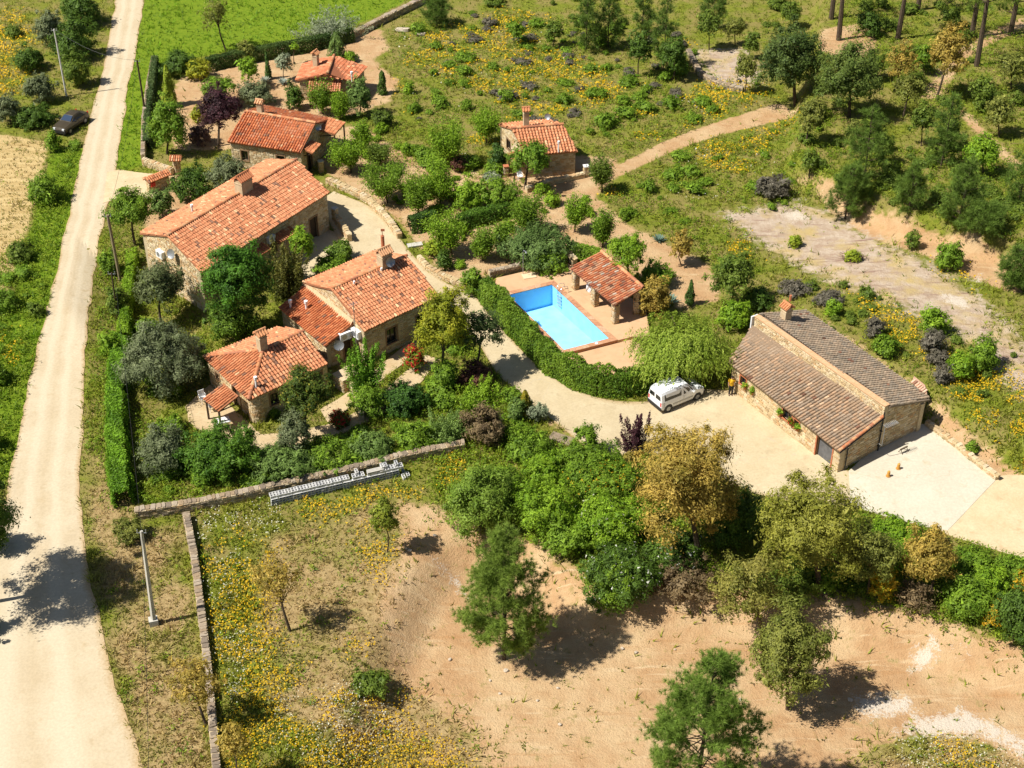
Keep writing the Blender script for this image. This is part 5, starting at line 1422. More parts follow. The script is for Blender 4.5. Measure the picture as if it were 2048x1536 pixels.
# orchard
OR_ = 'young fruit trees of the orchard'
for bb, base, c, lab in (
    ((708, 244, 742, 286), (728, 302), 'bright', 'young fruit tree above the upper house porch'),
    ((662, 272, 722, 328), (703, 345), 'bright', 'fruit tree beside the upper house doorway'),
    ((735, 285, 778, 322), (758, 336), 'scrub', 'thin fruit tree on the bare orchard edge'),
    ((722, 312, 808, 386), (775, 405), 'green', 'many stemmed fruit tree above the drive wall'),
    ((806, 345, 858, 412), (838, 430), 'green', 'fruit tree left of the orchard thicket'),
    ((846, 312, 908, 392), (880, 408), 'bright', 'bright fruit tree in the middle of the orchard'),
    ((862, 240, 926, 312), (896, 335), 'bright', 'tall bright fruit tree at the meadow edge'),
    ((946, 212, 997, 264), (973, 290), 'bright', 'rounded bright tree just left of the small cabin'),
    ((852, 420, 926, 490), (905, 512), 'bright', 'round topped tree beside the clipped dark hedge'),
    ((1022, 388, 1088, 455), (1055, 470), 'green', 'fruit tree below the small cabin'),
    ((1133, 390, 1178, 442), (1149, 464), 'bright', 'solitary fruit tree on bare soil below the cabin'),
    ((1188, 420, 1222, 480), (1205, 494), 'green', 'narrow young tree above the pool shelter'),
    ((1180, 310, 1226, 362), (1204, 385), 'scrub', 'thin tree at the corner of the cabin wall'),
    ((985, 445, 1022, 482), (1003, 494), 'green', 'small vine tree behind the pool bush'),
    ((946, 455, 986, 510), (965, 520), 'green', 'pole climbing plant in the kitchen garden'),
): multi_tree(bb, base, c, lab, group=OR_, cover=1.35)
T('oak', (1014, 275, 1107, 352), (1050, 378), [(.10, .20, .012), (.22, .35, .03)], 'leafy green tree in front of the small cabin', name='shade_tree', gaps=.1)
Bu((905, 355, 970, 432), 'bright', 'large bright bush in the orchard thicket, left one')
Bu((952, 352, 1042, 432), 'green', 'large green bush in the orchard thicket, right one')
Bu((902, 312, 932, 348), 'maroon', 'small dark brown bush in the orchard')
Bu((960, 340, 1002, 368), 'sage', 'silvery bush in front of the cabin porch')
Bu((978, 290, 1014, 346), 'cypress', 'dark bush at the side of the cabin')
Bu((1085, 383, 1122, 416), 'bright', 'low green bush under the cabin terrace')
Bu((843, 478, 892, 518), 'lime', 'lime green bush beside the drive wall')
Bu((868, 500, 905, 542), 'dark', 'dark shrub below the round topped tree')
Bu((800, 285, 828, 312), 'bright', 'small bright shrub on the orchard path')
hedge([(820, 462), (850, 456), (872, 452)], 1.4, 1.3, 'cypress', 'clipped dark hedge block beside the drive wall', cover=3)
hedge([(915, 458), (960, 446), (1015, 430)], 1.2, 1.2, [(.045, .11, .01), (.11, .21, .02)], 'long dark hedge below the orchard thicket')
# top garden and roadside
T('oak', (297, 190, 374, 312), (334, 308), [(.11, .22, .012), (.25, .38, .034)], 'big drooping light green fir inside the garden wall', name='fir_tree', up=-.3)
T('oak', (395, 170, 485, 262), (437, 292), 'plum', 'dark purple leaved plum tree in the top garden', name='plum_tree', gaps=.1)
Bu((372, 245, 425, 296), [(.10, .06, .05), (.22, .13, .11)], 'pinkish bush beside the purple plum tree', gaps=.1)
Bu((382, 212, 412, 250), 'yellowish', 'small yellow bush left of the purple plum tree')
T('oak', (400, 148, 472, 196), (436, 215), 'green', 'green tree behind the purple plum', name='young_tree')
T('oak', (478, 116, 516, 166), (494, 178), 'bright', 'round bright green tree in the top garden', name='young_tree', cover=2.4)
T('cone', (527, 106, 542, 152), (534, 158), 'cypress', 'slim dark cypress in the top garden', name='cypress', round_=.8)
T('oak', (550, 106, 586, 146), (567, 162), 'sage', 'little grey olive tree in the top garden', name='olive_tree')
Bu((472, 158, 546, 220), 'olive', 'wide grey olive bush behind the upper house')
T('oak', (580, 85, 597, 103), (588, 128), 'bright', 'tiny lollipop tree behind the garden cottage', name='sapling')
Bu((570, 166, 608, 224), 'dark', 'dark green bush at the left of the garden cottage')
multi_tree((620, 158, 664, 214), (645, 228), 'green', 'young tree in front of the garden cottage porch')
multi_tree((662, 180, 698, 228), (680, 238), 'bright', 'light green young tree right of the cottage porch')
T('oak', (694, 150, 744, 238), (719, 234), 'bluegreen', 'thick blue green conifer at the corner of the garden cottage', name='conifer')
T('cone', (654, 66, 692, 116), (672, 120), 'bluegreen', 'grey green conifer behind the garden cottage roof', name='conifer', round_=.45)
Bu((690, 100, 714, 128), 'bright', 'small bush behind the garden cottage')
T('cone', (754, 144, 775, 186), (764, 188), 'dark', 'clipped oval shrub beside the garden cottage', name='topiary', round_=.35)
Bu((740, 216, 788, 260), [(.06, .10, .010), (.14, .20, .024)], 'round dark olive bush on the meadow edge', clump=.2)
Bu((806, 164, 828, 190), 'bright', 'small bright bush on the meadow edge')
T('oak', (413, 308, 500, 388), (462, 396), 'olive', 'grey olive tree between the farmhouse and upper house', name='olive_tree')
Bu((338, 330, 428, 412), [(.045, .095, .010), (.11, .19, .02)], 'dense round dark bush behind the farmhouse roof')
T('oak', (213, 372, 310, 470), (270, 490), 'green', 'leafy tree between the track and the farmhouse', name='young_tree')
Bu((296, 375, 348, 442), 'bluegreen', 'blue green bush by the red letter box')
Bu((318, 95, 402, 160), 'dark', 'dark oak bush in the corner of the upper field')
Bu((372, 120, 422, 165), 'yellowish', 'yellowish bush inside the top garden wall')
T('cone', (320, 134, 352, 206), (336, 212), 'lime', 'lime green columnar shrub inside the top garden wall', name='conifer', round_=.5)
Bu((478, 84, 512, 128), 'oak', 'olive brown bush on the field hedge')
hedge([(415, 140), (520, 118), (620, 100), (705, 80)], 1.3, 1.4, [(.04, .08, .012), (.10, .155, .03)], 'long dark hedge along the lower edge of the bright field')
hedge([(311, 130), (303, 190), (296, 250), (294, 300)], 1.0, .8, [(.055, .10, .025), (.14, .20, .06)], 'narrow ivy hedge on the garden wall beside the track')
T('oak', (400, -15, 462, 78), (452, 102), 'oak', 'slender airy tree in the bright green field', name='young_tree', gaps=.35, cover=1.0)
Bu((600, 36, 710, 76), 'sage', 'pale reed clump in the field corner', kind='plume')
for bb, c, lab in (
    ((118, -20, 205, 62), 'dark', 'dark oak at the top of the roadside thicket'), ((100, 40, 195, 130), 'dark', 'dark oak in the middle of the roadside thicket'), ((120, 100, 178, 180), 'scrub', 'scrubby oak at the lower end of the roadside thicket'),
    ((68, 20, 130, 100), 'olive', 'olive bush behind the roadside thicket'), ((26, 88, 88, 148), 'dark', 'dark round bush in the yellow field'), ((48, 146, 110, 214), 'olive', 'grey olive bush left of the white post'),
    ((-10, 184, 42, 256), 'olive', 'olive bush at the left edge in the upper field'), ((8, 48, 46, 78), 'scrub', 'small bush among yellow flowers at the top left'), ((20, 205, 112, 262), 'dark', 'dark bramble bank left of the parked car'),
    ((93, 262, 122, 308), 'green', 'small bush below the parked car'), ((50, 345, 122, 415), 'green', 'wild green bush on the track verge below the stubble'), ((10, 480, 70, 530), 'scrub', 'verge bush beside the stubble field'),
    ((-30, 575, 40, 630), 'green', 'verge bush at the left edge of the track'), ((-40, 720, 14, 780), 'green', 'tall weeds at the left edge, halfway down the track'), ((-50, 850, 0, 910), 'scrub', 'tall weeds at the left edge above the shaded track'),
    ((56, 604, 88, 636), 'scrub', 'little bush on the track edge'),
): Bu(bb, c, lab)
for bb, c, lab in (((196, 500, 236, 560), 'green', 'low bush at the foot of the leaning roadside posts'), ((212, 570, 258, 640), 'scrub', 'low bush between the posts and the olive tree'), ((196, 660, 240, 720), 'bright', 'low bright bush on the right verge')): Bu(bb, c, lab)
# upper right: pasture trees and young pines
T('oak', (1514, 46, 1648, 205), (1590, 212), [(.055, .10, .018), (.135, .185, .04)], 'large dark evergreen oak beside the stone threshing floor', name='oak_tree')
T('oak', (1636, 82, 1762, 225), (1698, 234), [(.085, .135, .02), (.20, .26, .05)], 'large mid green oak right of the dark one', name='oak_tree')
T('oak', (1468, 103, 1514, 166), (1490, 186), 'oak', 'little olive like tree on the threshing floor', name='young_tree')
T('oak', (1592, 188, 1656, 272), (1612, 288), 'oak', 'small brownish oak below the two large oaks', name='oak_tree', gaps=.15)
T('oak', (1770, 84, 1840, 176), (1792, 182), 'ochre', 'sparse greyish tree right of the large oaks', name='young_tree', gaps=.35, cover=1.0)
T('oak', (1856, 50, 1940, 162), (1874, 194), 'ochre', 'tall ochre oak beside the forked track', name='oak_tree', gaps=.12)
T('oak', (1780, 142, 1856, 222), (1806, 234), 'oak', 'thin olive green oak in the pasture', name='oak_tree', gaps=.3, cover=1.2)
T('oak', (1820, 200, 1868, 278), (1842, 292), 'scrub', 'young oak in the middle of the pines', name='young_tree', gaps=.15)
T('pine', (1714, 212, 1800, 342), (1727, 372), [(.055, .11, .016), (.175, .27, .042)], 'leaning young pine with a thin pale trunk', name='pine_tree', L_=.42, dens=.8)
T('pine', (1866, 192, 1940, 322), (1882, 332), [(.055, .11, .016), (.175, .27, .042)], 'tall narrow young pine near the forked track', name='pine_tree', L_=.42, dens=.8)
T('pine', (1862, 318, 1958, 448), (1915, 452), [(.055, .11, .016), (.175, .27, .042)], 'broad bushy young pine above the quarry bank', name='pine_tree', L_=.42, dens=.9)
T('pine', (1792, 328, 1842, 420), (1816, 424), [(.055, .11, .016), (.175, .27, .042)], 'slim young pine left of the broad bushy one', name='pine_tree', L_=.4, dens=.9)
T('pine', (1646, 326, 1732, 428), (1690, 438), [(.055, .11, .016), (.175, .27, .042)], 'young pine standing on top of the cut earth bank', name='pine_tree', L_=.42, dens=.9)
T('oak', (1926, 264, 2004, 342), (1966, 352), 'bright', 'bright green broadleaf tree among the young pines', name='young_tree')
T('pine', (1995, 490, 2060, 570), (2022, 575), [(.055, .11, .016), (.175, .27, .042)], 'young pine at the right edge above the quarry', name='pine_tree', L_=.4, dens=.9)
T('pine', (1900, 400, 1990, 470), (1960, 470), [(.055, .11, .016), (.175, .27, .042)], 'low spreading pine beside the broad bushy one', name='pine_tree', L_=.4, dens=.9)
T('pine', (2000, 280, 2070, 400), (2036, 410), [(.055, .11, .016), (.175, .27, .042)], 'young pine cut by the right edge', name='pine_tree', L_=.42, dens=.8)
Bu((1510, 345, 1582, 405), 'lavender', 'big dark dry bush at the head of the quarry')
Bu((1712, 20, 1768, 80), 'dark', 'dark holly bush under the tall pines')
for bb, base, c, lab in (
    ((1158, -20, 1214, 80), (1172, 102), 'pine', 'pine at the top edge, left of a close pair'), ((1198, -10, 1252, 78), (1216, 96), 'pine', 'pine at the top edge, right of a close pair'),
    ((1300, 0, 1354, 108), (1326, 140), 'pine', 'tallest dark pine on the upper meadow'), ((1262, -20, 1304, 52), (1284, 66), 'pine', 'pine cut by the top edge above the meadow'),
    ((846, -10, 902, 46), (874, 52), 'pine', 'pine beside the field wall at the top'), ((1400, -30, 1450, 40), (1425, 60), 'pine', 'young pine above the threshing floor'),
): T('pine', bb, base, [(.05, .10, .016), (.16, .25, .04)], lab, name='pine_tree', L_=.45, dens=.75)
for bb, base, c, lab in (
    ((1256, 60, 1304, 132), (1276, 154), 'dark', 'dark round oak on the meadow below the pines'), ((1318, 68, 1378, 150), (1346, 160), 'dark', 'dark oak at the right end of the meadow trees'),
    ((1490, 60, 1520, 110), (1500, 118), 'scrub', 'small tree behind the threshing floor'), ((1010, 40, 1050, 76), (1028, 92), 'green', 'small tree on the upper meadow'), ((1090, 40, 1128, 80), (1106, 94), 'scrub', 'slender small tree on the upper meadow'),
    ((1395, 20, 1440, 80), (1418, 100), 'scrub', 'bushy small tree left of the threshing floor'),
): T('oak', bb, base, c, lab, name='young_tree')
for bb, base, c, lab in (
    ((1740, 262, 1790, 318), (1764, 330), 'scrub', 'small oak between the leaning pine and the large oaks'), ((1690, 238, 1730, 290), (1708, 300), 'oak', 'little oak just below the mid green oak'), ((1880, 230, 1920, 290), (1898, 300), 'scrub', 'thin oak behind the tall narrow pine'),
    ((1970, 190, 2030, 260), (1998, 274), 'oak', 'olive green oak by the right end of the forked track'), ((1940, 150, 1990, 205), (1962, 216), 'scrub', 'small oak below the thickest pine trunk'), ((1990, 100, 2056, 170), (2022, 182), 'oak', 'oak at the right edge near the track'),
    ((1730, 100, 1772, 150), (1750, 160), 'scrub', 'small tree right behind the mid green oak'), ((1830, 90, 1866, 140), (1846, 150), 'green', 'little green tree left of the tall ochre oak'), ((1560, 0, 1606, 46), (1582, 56), 'scrub', 'small tree behind the large dark oak'),
    ((1450, 30, 1490, 80), (1470, 92), 'oak', 'small oak above the threshing floor'), ((1880, 10, 1922, 56), (1900, 66), 'scrub', 'small tree among the tall trunks'), ((1600, 300, 1640, 345), (1618, 356), 'scrub', 'small oak above the dark dry quarry bush'),
): T('oak', bb, base, c, lab, name='young_tree', gaps=.12)
def tall_pine(u, v, utop, h, label, crown_r, lo):
    """tall bare trunk; the crown is above the top of the picture"""
    g = at(u, v); t = thing('tall_pine_tree', label, 'tree', g, 'tall pines at the top edge')
    build_pine(t, h, crown_r, lo, G_['pine'], .30, .5, .55, 'round')
tall_pine(1677, 80, 0, 11.5, 'tall pine with a bare dark trunk, left of the large gap', 2.6, 6.5)
tall_pine(1795, 78, 0, 12, 'tall pine with a bare dark trunk above the holly bush', 2.8, 7)
tall_pine(1953, 132, 0, 13, 'tall pine with the thickest bare trunk beside the forked track', 3.0, 6.8)
tall_pine(1942, 76, 0, 11, 'tall pine leaning behind the thickest trunk', 2.6, 3.2)
tall_pine(1662, 38, 0, 11, 'tall pine with a thin trunk cut by the top edge', 2.4, 6.5)
tall_pine(2020, 70, 0, 11, 'tall pine in the top right corner', 2.8, 2.4)
tall_pine(1835, 20, 0, 11, 'tall pine far back at the top edge', 2.4, 5)
# behind the barn
for bb, c, lab in (
    ((1556, 562, 1620, 600), 'lavender', 'dark heather bush behind the barn chimney'), ((1626, 582, 1690, 622), 'lavender', 'dark heather bush on the bank behind the brown roof'), ((1715, 575, 1752, 606), 'scrub', 'scrub bush on the edge of the quarry floor'),
    ((1730, 632, 1770, 680), 'lavender', 'dark heather bush halfway along the barn bank'), ((1838, 608, 1898, 678), 'bright', 'bright green bush between the barn and the quarry'), ((1842, 655, 1890, 715), 'lavender', 'heather bush below the bright green one'),
    ((1852, 695, 1902, 735), 'lavender', 'grey heather mound on the barn bank'), ((1893, 698, 1950, 768), 'bright', 'bright green bush above the yellow flowers'), ((1936, 668, 2004, 752), 'green', 'leafy bush beside the quarry edge'), ((1866, 730, 1906, 772), 'lavender', 'heather bush at the top of the earth bank'),
    ((1742, 668, 1800, 720), 'green', 'low green bush on the barn bank'), ((1650, 600, 1685, 640), 'bright', 'small bright bush on the barn bank'), ((1930, 870, 1962, 900), 'green', 'small bush on the bare earth bank'), ((1690, 500, 1720, 530), 'lime', 'small lime green plant on the quarry floor'),
    ((1810, 458, 1842, 502), 'scrub', 'small young pine like bush on the cut bank'), ((1868, 480, 1930, 545), 'green', 'grassy bush on the quarry side'), ((1576, 470, 1606, 498), 'lime', 'lime plant at the quarry edge'),
): Bu(bb, c, lab)
# scattered scrub of the hillside: nothing tells these apart
def scatter_bushes(n, polys, cols, label, name, group, r0, r1, avoid=None, seed=1, flat_=1.0, clus=0.0, soil=.3):
    rg = np.random.default_rng(seed)
    allp = np.concatenate([np.array(p) for p in polys]); lo, hi = allp.min(0), allp.max(0)
    protos = []
    for k in range(5):
        V, F, C, _ = crown_oak(1, .8, cols, .11, 2.0, zmin=-.2, gaps=.12); me = mesh_np(name, V + (0, 0, .5), [F], C); me.materials.append(LEAF); protos.append(me)
    m_ = n * 40
    x, y = rg.uniform(lo[0], hi[0], m_), rg.uniform(lo[1], hi[1], m_)
    ok = any_in(x, y, polys, .2) > .9
    ok &= (zones(x, y)['dirt'] < soil) & not_built(x, y, -.6)
    if clus: ok &= fbm(x, y, 5.0, seed) > clus
    if avoid is not None:
        for q in avoid: ok &= ~((np.abs(x - q[0]) < q[2]) & (np.abs(y - q[1]) < q[2]))
    x, y = x[ok][:n], y[ok][:n]
    z = terr(x, y)
    for c in range(len(x)):
        o = bpy.data.objects.new(name, protos[c % 5]); r = r0 + (r1 - r0) * rg.random() ** 1.6
        o.location = (x[c], y[c], z[c]); o.rotation_euler = (0, 0, rg.uniform(0, 6.28)); o.scale = (r * rg.uniform(.8, 1.3), r * rg.uniform(.7, 1.1), r * rg.uniform(.6, 1.15) * flat_)
        place(o, None); tag(o, label(x[c], y[c], r) if callable(label) else label, 'bush', group)
def not_built(x, y, mgn=.05):
    m_ = np.ones(len(x), bool)
    for p in NOGRASS + [POOL]:
        q = np.array(p); k = m_ & (x > q[:, 0].min() - 1) & (x < q[:, 0].max() + 1) & (y > q[:, 1].min() - 1) & (y < q[:, 1].max() + 1)
        if k.any():
            w = np.where(k)[0]; m_[w[sdf(x[w], y[w], p) > mgn]] = False
    return m_
CB = [(2.3, 126, 5.5)]
def meadow_label(kind):
    def f(x, y, r):
        size = 'tiny' if r < .45 else ('small' if r < .7 else 'broad')
        if x < -2 and y < 137: w = 'left of the small cabin'
        elif x < -2: w = 'on the meadow near the garden cottage'
        elif y < 122: w = 'below the slanting path, right of the orchard'
        elif x < 14 and y < 141: w = 'just above the small cabin'
        elif y < 141: w = 'along the upper side of the slanting path'
        elif x < 14: w = 'high on the meadow above the small cabin'
        else: w = 'high on the meadow near the dark pines'
        return f'{size} {kind} {w}'
    return f
def hill_label(x, y, r):
    size = 'tiny' if r < .5 else ('small' if r < .8 else 'broad')
    return f'{size} green bush ' + ('at the top edge near the field wall pine' if x < 4 else ('at the top edge below the pine pair' if x < 17 else ('at the top edge above the threshing floor' if x < 26 else 'at the top edge behind the large dark oak')))
def orchard_label(x, y, r):
    size = 'tiny' if r < .6 else ('small' if r < .85 else 'broad')
    return f'{size} green garden shrub ' + ('above the drive wall' if x < -7 else ('by the dark hedges' if y < 117 else 'left of the cabin porch')) + ' in the orchard'
def wood_label(x, y, r):
    size = 'tiny' if r < .5 else ('small' if r < .8 else 'broad')
    w = 'beside the large oaks' if x < 36 and y > 128 else ('by the forked track' if y > 136 else ('between the young pines' if x < 44 else 'at the right edge by the young pines'))
    return f'{size} green scrub bush {w}'

scatter_bushes(125, Z_MEAD, G_['green'], meadow_label('green bush among yellow flowers'), 'meadow_bush', 'green bushes of the meadow', .3, 1.05, CB, 3)
scatter_bushes(60, Z_MEAD[:1], G_['lavender'], meadow_label('purple grey lavender bush'), 'lavender_bush', 'lavender bushes of the meadow', .3, .9, CB, 4, .75, .50)
def garden_label(x, y, r):
    size = 'tiny' if r < .5 else ('small' if r < .75 else 'broad')
    w = 'beside the olive tree and track hedge' if x < -20 else ('just inside the garden wall' if y < 83 else ('around the lime green conifer' if x < -8 else 'between the middle cottage and the drive'))
    return f'{size} leafy green garden plant {w}'
GARD = [GP([(440, 790), (700, 850), (860, 690), (930, 650), (1010, 770), (1080, 850), (930, 895), (540, 975), (290, 1005), (275, 850), (360, 850)]), GP([(250, 650), (400, 660), (430, 720), (340, 830), (270, 840)])]
scatter_bushes(70, GARD, G_['green'], garden_label, 'garden_plant', 'leafy plants of the house garden', .35, 1.0, None, 21, 1.0, 0, 2)
def orchard2(x, y, r):
    size = 'tiny' if r < .5 else ('small' if r < .7 else 'broad')
    return f'{size} bright green plant on orchard soil ' + ('above the drive wall' if x < -7 else ('behind the pool terrace' if y < 112 else ('left of the small cabin' if x < 0 else 'below the small cabin')))
scatter_bushes(48, [GP([(690, 260), (860, 250), (1000, 350), (1200, 400), (1300, 500), (1330, 560), (1190, 490), (1000, 520), (880, 545), (800, 430), (730, 380)])], G_['bright'], orchard2, 'orchard_plant', 'green plants on the orchard soil', .3, .85, None, 22, 1.0, 0, 2)
WOOD_ = [GP([(1560, 215), (1700, 240), (1800, 300), (2048, 300), (2048, 480), (1900, 450), (1700, 400), (1620, 330)]), GP([(1640, 20), (2048, 10), (2048, 250), (1860, 240), (1700, 90)])]
scatter_bushes(75, WOOD_, G_['scrub'], wood_label, 'scrub_bush', 'scrub under the pines', .35, 1.2, None, 5)
scatter_bushes(30, [GP([(1380, -20), (1640, -20), (1640, 40), (1520, 60), (1380, 80)]), GP([(900, -20), (1380, -20), (1350, 70), (1000, 30)])], G_['scrub'], hill_label, 'hill_bush', 'bushes at the top of the hillside', .35, 1.1, None, 6)
scatter_bushes(26, [GP([(1600, 640), (1850, 790), (2048, 960), (2048, 720), (1900, 640), (1700, 560), (1560, 560)])], G_['scrub'], 'small scrub plant on the flowery bank behind the barn', 'bank_bush', 'scrub on the barn bank', .25, .6, None, 8)
scatter_bushes(34, [GP([(820, 300), (1020, 350), (1080, 440), (940, 470), (830, 430)])], G_['green'], orchard_label, 'garden_shrub', 'shrubs of the orchard', .4, 1.1, None, 9)
scatter_bushes(18, [GP([(130, 290), (175, 290), (90, 640), (40, 850), (-60, 900), (-60, 650), (60, 480)])], G_['green'], 'wild leafy weed clump on the left verge of the track', 'verge_weeds', 'weed clumps on the left verge', .3, .8, None, 10, .8)

# ---------------------------------------------------------------- grass and flowers (nobody could count them)
def scatter_pts(n, seed):
    rg = np.random.default_rng(seed)
    # more points near the camera: sample the picture, then lay the samples on the ground
    u = rg.uniform(-330, 2380, n); v = rg.uniform(-60, 1760, n)
    d = np.stack([ray(a, b) for a, b in zip(u[:1], v[:1])])
    f, c, s = FOC, math.cos(PITCH), math.sin(PITCH)
    k = (v - 768) / f; dx, dy, dz = (u - 1024) / f, c - k * s, -s - k * c
    z = np.zeros(n)
    for _ in range(5):
        t = (z - CAM_H) / dz; z = .4 * z + .6 * terr(dx * t, dy * t)
    t = (z - CAM_H) / dz
    return dx * t, dy * t, terr(dx * t, dy * t), rg
x, y, z, rg = scatter_pts(180000, 11)
zz = zones(x, y); wob = .5 * (fbm(x, y, 1.6, 61) - .5)
bare = np.clip(np.maximum(np.maximum(zz['dirt'], zz['rock']), .8 * zz['chalk']) + wob * .8, 0, 1)
k = (rg.random(len(x)) < .97 * (1 - bare) ** 1.5 * (1 - .35 * zz['dry']) + .012) & not_built(x, y)
x, y, z = x[k], y[k], z[k]; zz = {q: w[k] for q, w in zz.items()}; n = len(x)
nf = fbm(x, y, 3.2, 71); nf2 = vnoise(x, y, .8, 72)
gc = np.array([(.135, .205, .012)]) * (1 - nf[:, None]) + np.array([(.310, .315, .036)]) * nf[:, None]
gc = gc * (1 - zz['lush'][:, None]) + np.array([(.150, .270, .010)]) * zz['lush'][:, None] * (.8 + .5 * nf[:, None])
dk_ = np.clip(zz['dry'] * 1.1 + .9 * (nf2 - .55), 0, 1)[:, None] * np.clip(zz['dry'][:, None] + .25, 0, 1)
gc = gc * (1 - dk_) + np.array([(.46, .335, .14)]) * dk_
gc = np.clip(gc * (1 + rg.normal(0, .22, (n, 1))), .01, .6)
hgt_ = rg.uniform(.12, .36, n) * (1 + .6 * (nf > .55)) * (1 - .3 * zz['dry'])
V = np.zeros((n, 3, 3, 3))
for b in range(3):
    a = rg.uniform(0, 2 * math.pi, n); w = .035 + .03 * rg.random(n); ox, oy = rg.normal(0, .08, n), rg.normal(0, .08, n)
    V[:, b, 0] = np.stack([x + ox + np.cos(a) * w, y + oy + np.sin(a) * w, z - .02], 1)
    V[:, b, 1] = np.stack([x + ox - np.cos(a) * w, y + oy - np.sin(a) * w, z - .02], 1)
    l = rg.normal(0, .6, (n, 2)) * hgt_[:, None]
    V[:, b, 2] = np.stack([x + ox + l[:, 0], y + oy + l[:, 1], z + hgt_ * rg.uniform(.6, 1.1, n)], 1)
o = obj_np('grass', V.reshape(-1, 3), [np.arange(n * 9).reshape(-1, 3)], LEAF, np.repeat(gc, 9, 0)); o['kind'] = 'stuff'
def flowers(name, zone, n, col, seed, s0=.05, s1=.10, hi=.4):
    x, y, z, rg = scatter_pts(n, seed)
    zz = zones(x, y); cl = fbm(x, y, 1.5, seed)
    p = zz[zone] * sstep((cl - .36) / .16) * (1 - .9 * np.clip(zz['dirt'] + zz['rock'], 0, 1))
    p = p * np.where(y < 82, .62 if zone == 'yel' else 2.2, 1.0)
    k = (rg.random(n) < p * .85) & not_built(x, y)
    x, y, z = x[k], y[k], z[k]; m_ = len(x)
    P = np.stack([x, y, z + rg.uniform(.12, hi, m_)], 1)
    V, F, C = leaf_quads(P, nrm(rg.normal(0, .5, (m_, 3)) + np.array([-.2, -.3, 1.0])), rg.uniform(s0, s1, m_) * .86 * 28 / pxm(y), np.clip(np.array([col]) * (1 + rg.normal(0, .15, (m_, 1))), 0, .85), .9)
    o = obj_np(name, V, [F], LEAF, C); o['kind'] = 'stuff'
flowers('yellow_flowers', 'yel', 540000, (.70, .45, .012), 13)
flowers('white_flowers', 'wht', 110000, (.72, .70, .55), 14, .04, .075)

# knee high wild plants between the bushes
x, y, z, rg = scatter_pts(115000, 17)
zz = zones(x, y); nf = fbm(x, y, 2.6, 81)
Z_WILD = [GP(p) for p in ([(700, 250), (860, 240), (1010, 350), (1120, 400), (1100, 460), (980, 500), (860, 470), (740, 350)], [(130, 290), (178, 290), (100, 640), (40, 900), (10, 1000), (-100, 1000), (-100, 600), (60, 470)], [(190, 480), (232, 450), (290, 520), (240, 700), (230, 1000), (180, 900), (190, 640)],
   [(860, 900), (1300, 900), (1500, 1000), (1700, 1020), (2048, 1120), (2048, 1290), (1600, 1175), (1290, 1165), (1080, 1085), (880, 1040)], [(270, 840), (520, 880), (930, 800), (930, 900), (540, 985), (280, 1020)],
   [(860, 640), (1000, 700), (1090, 840), (1020, 900), (880, 850), (700, 860), (760, 780)], [(250, 500), (400, 640), (420, 700), (290, 760), (240, 700)], [(840, 240), (1010, 260), (1010, 440), (840, 460)])]
wild = any_in(x, y, Z_WILD + WOOD_, 1.5); mead = any_in(x, y, Z_MEAD, 2.0)
p = np.maximum(wild * .95, mead * .85) * sstep((nf - .25) / .25) * (1 - np.clip(zz['dirt'] + zz['rock'], 0, 1) * (1 - .75 * wild)) + .03 * (1 - zz['dirt']) * (1 - zz['rock'])
k = (rg.random(len(x)) < p) & not_built(x, y, -.25)
x, y, z, nf = x[k], y[k], z[k], nf[k]; n = len(x); m_ = 12
hh = rg.uniform(.18, .55, n) * (.7 + .8 * nf)
off = rg.normal(0, 1, (n, m_, 3)) * np.array([.16, .16, 0]) * (.6 + hh[:, None, None]); t = rg.random((n, m_)) ** .7
P = np.stack([x[:, None] + off[..., 0], y[:, None] + off[..., 1], z[:, None] + .05 + hh[:, None] * t], 2).reshape(-1, 3)
hue = rg.random((n, 1)); base = np.array([(.110, .205, .008)]) * (1 - hue) + np.array([(.290, .360, .026)]) * hue
C = np.clip(np.repeat(base, m_, 0) * (1 + rg.normal(0, .2, (n * m_, 1))), .01, .6)
N3 = nrm(rg.normal(0, .6, P.shape) + np.array([0, 0, .7]))
V, F, C = leaf_quads(P, N3, .085 * rg.uniform(.6, 1.4, len(P)), C, .5, nrm(rg.normal(0, .6, P.shape) + np.array([0, 0, .9])))
o = obj_np('undergrowth', V, [F], LEAF, C); o['kind'] = 'stuff'

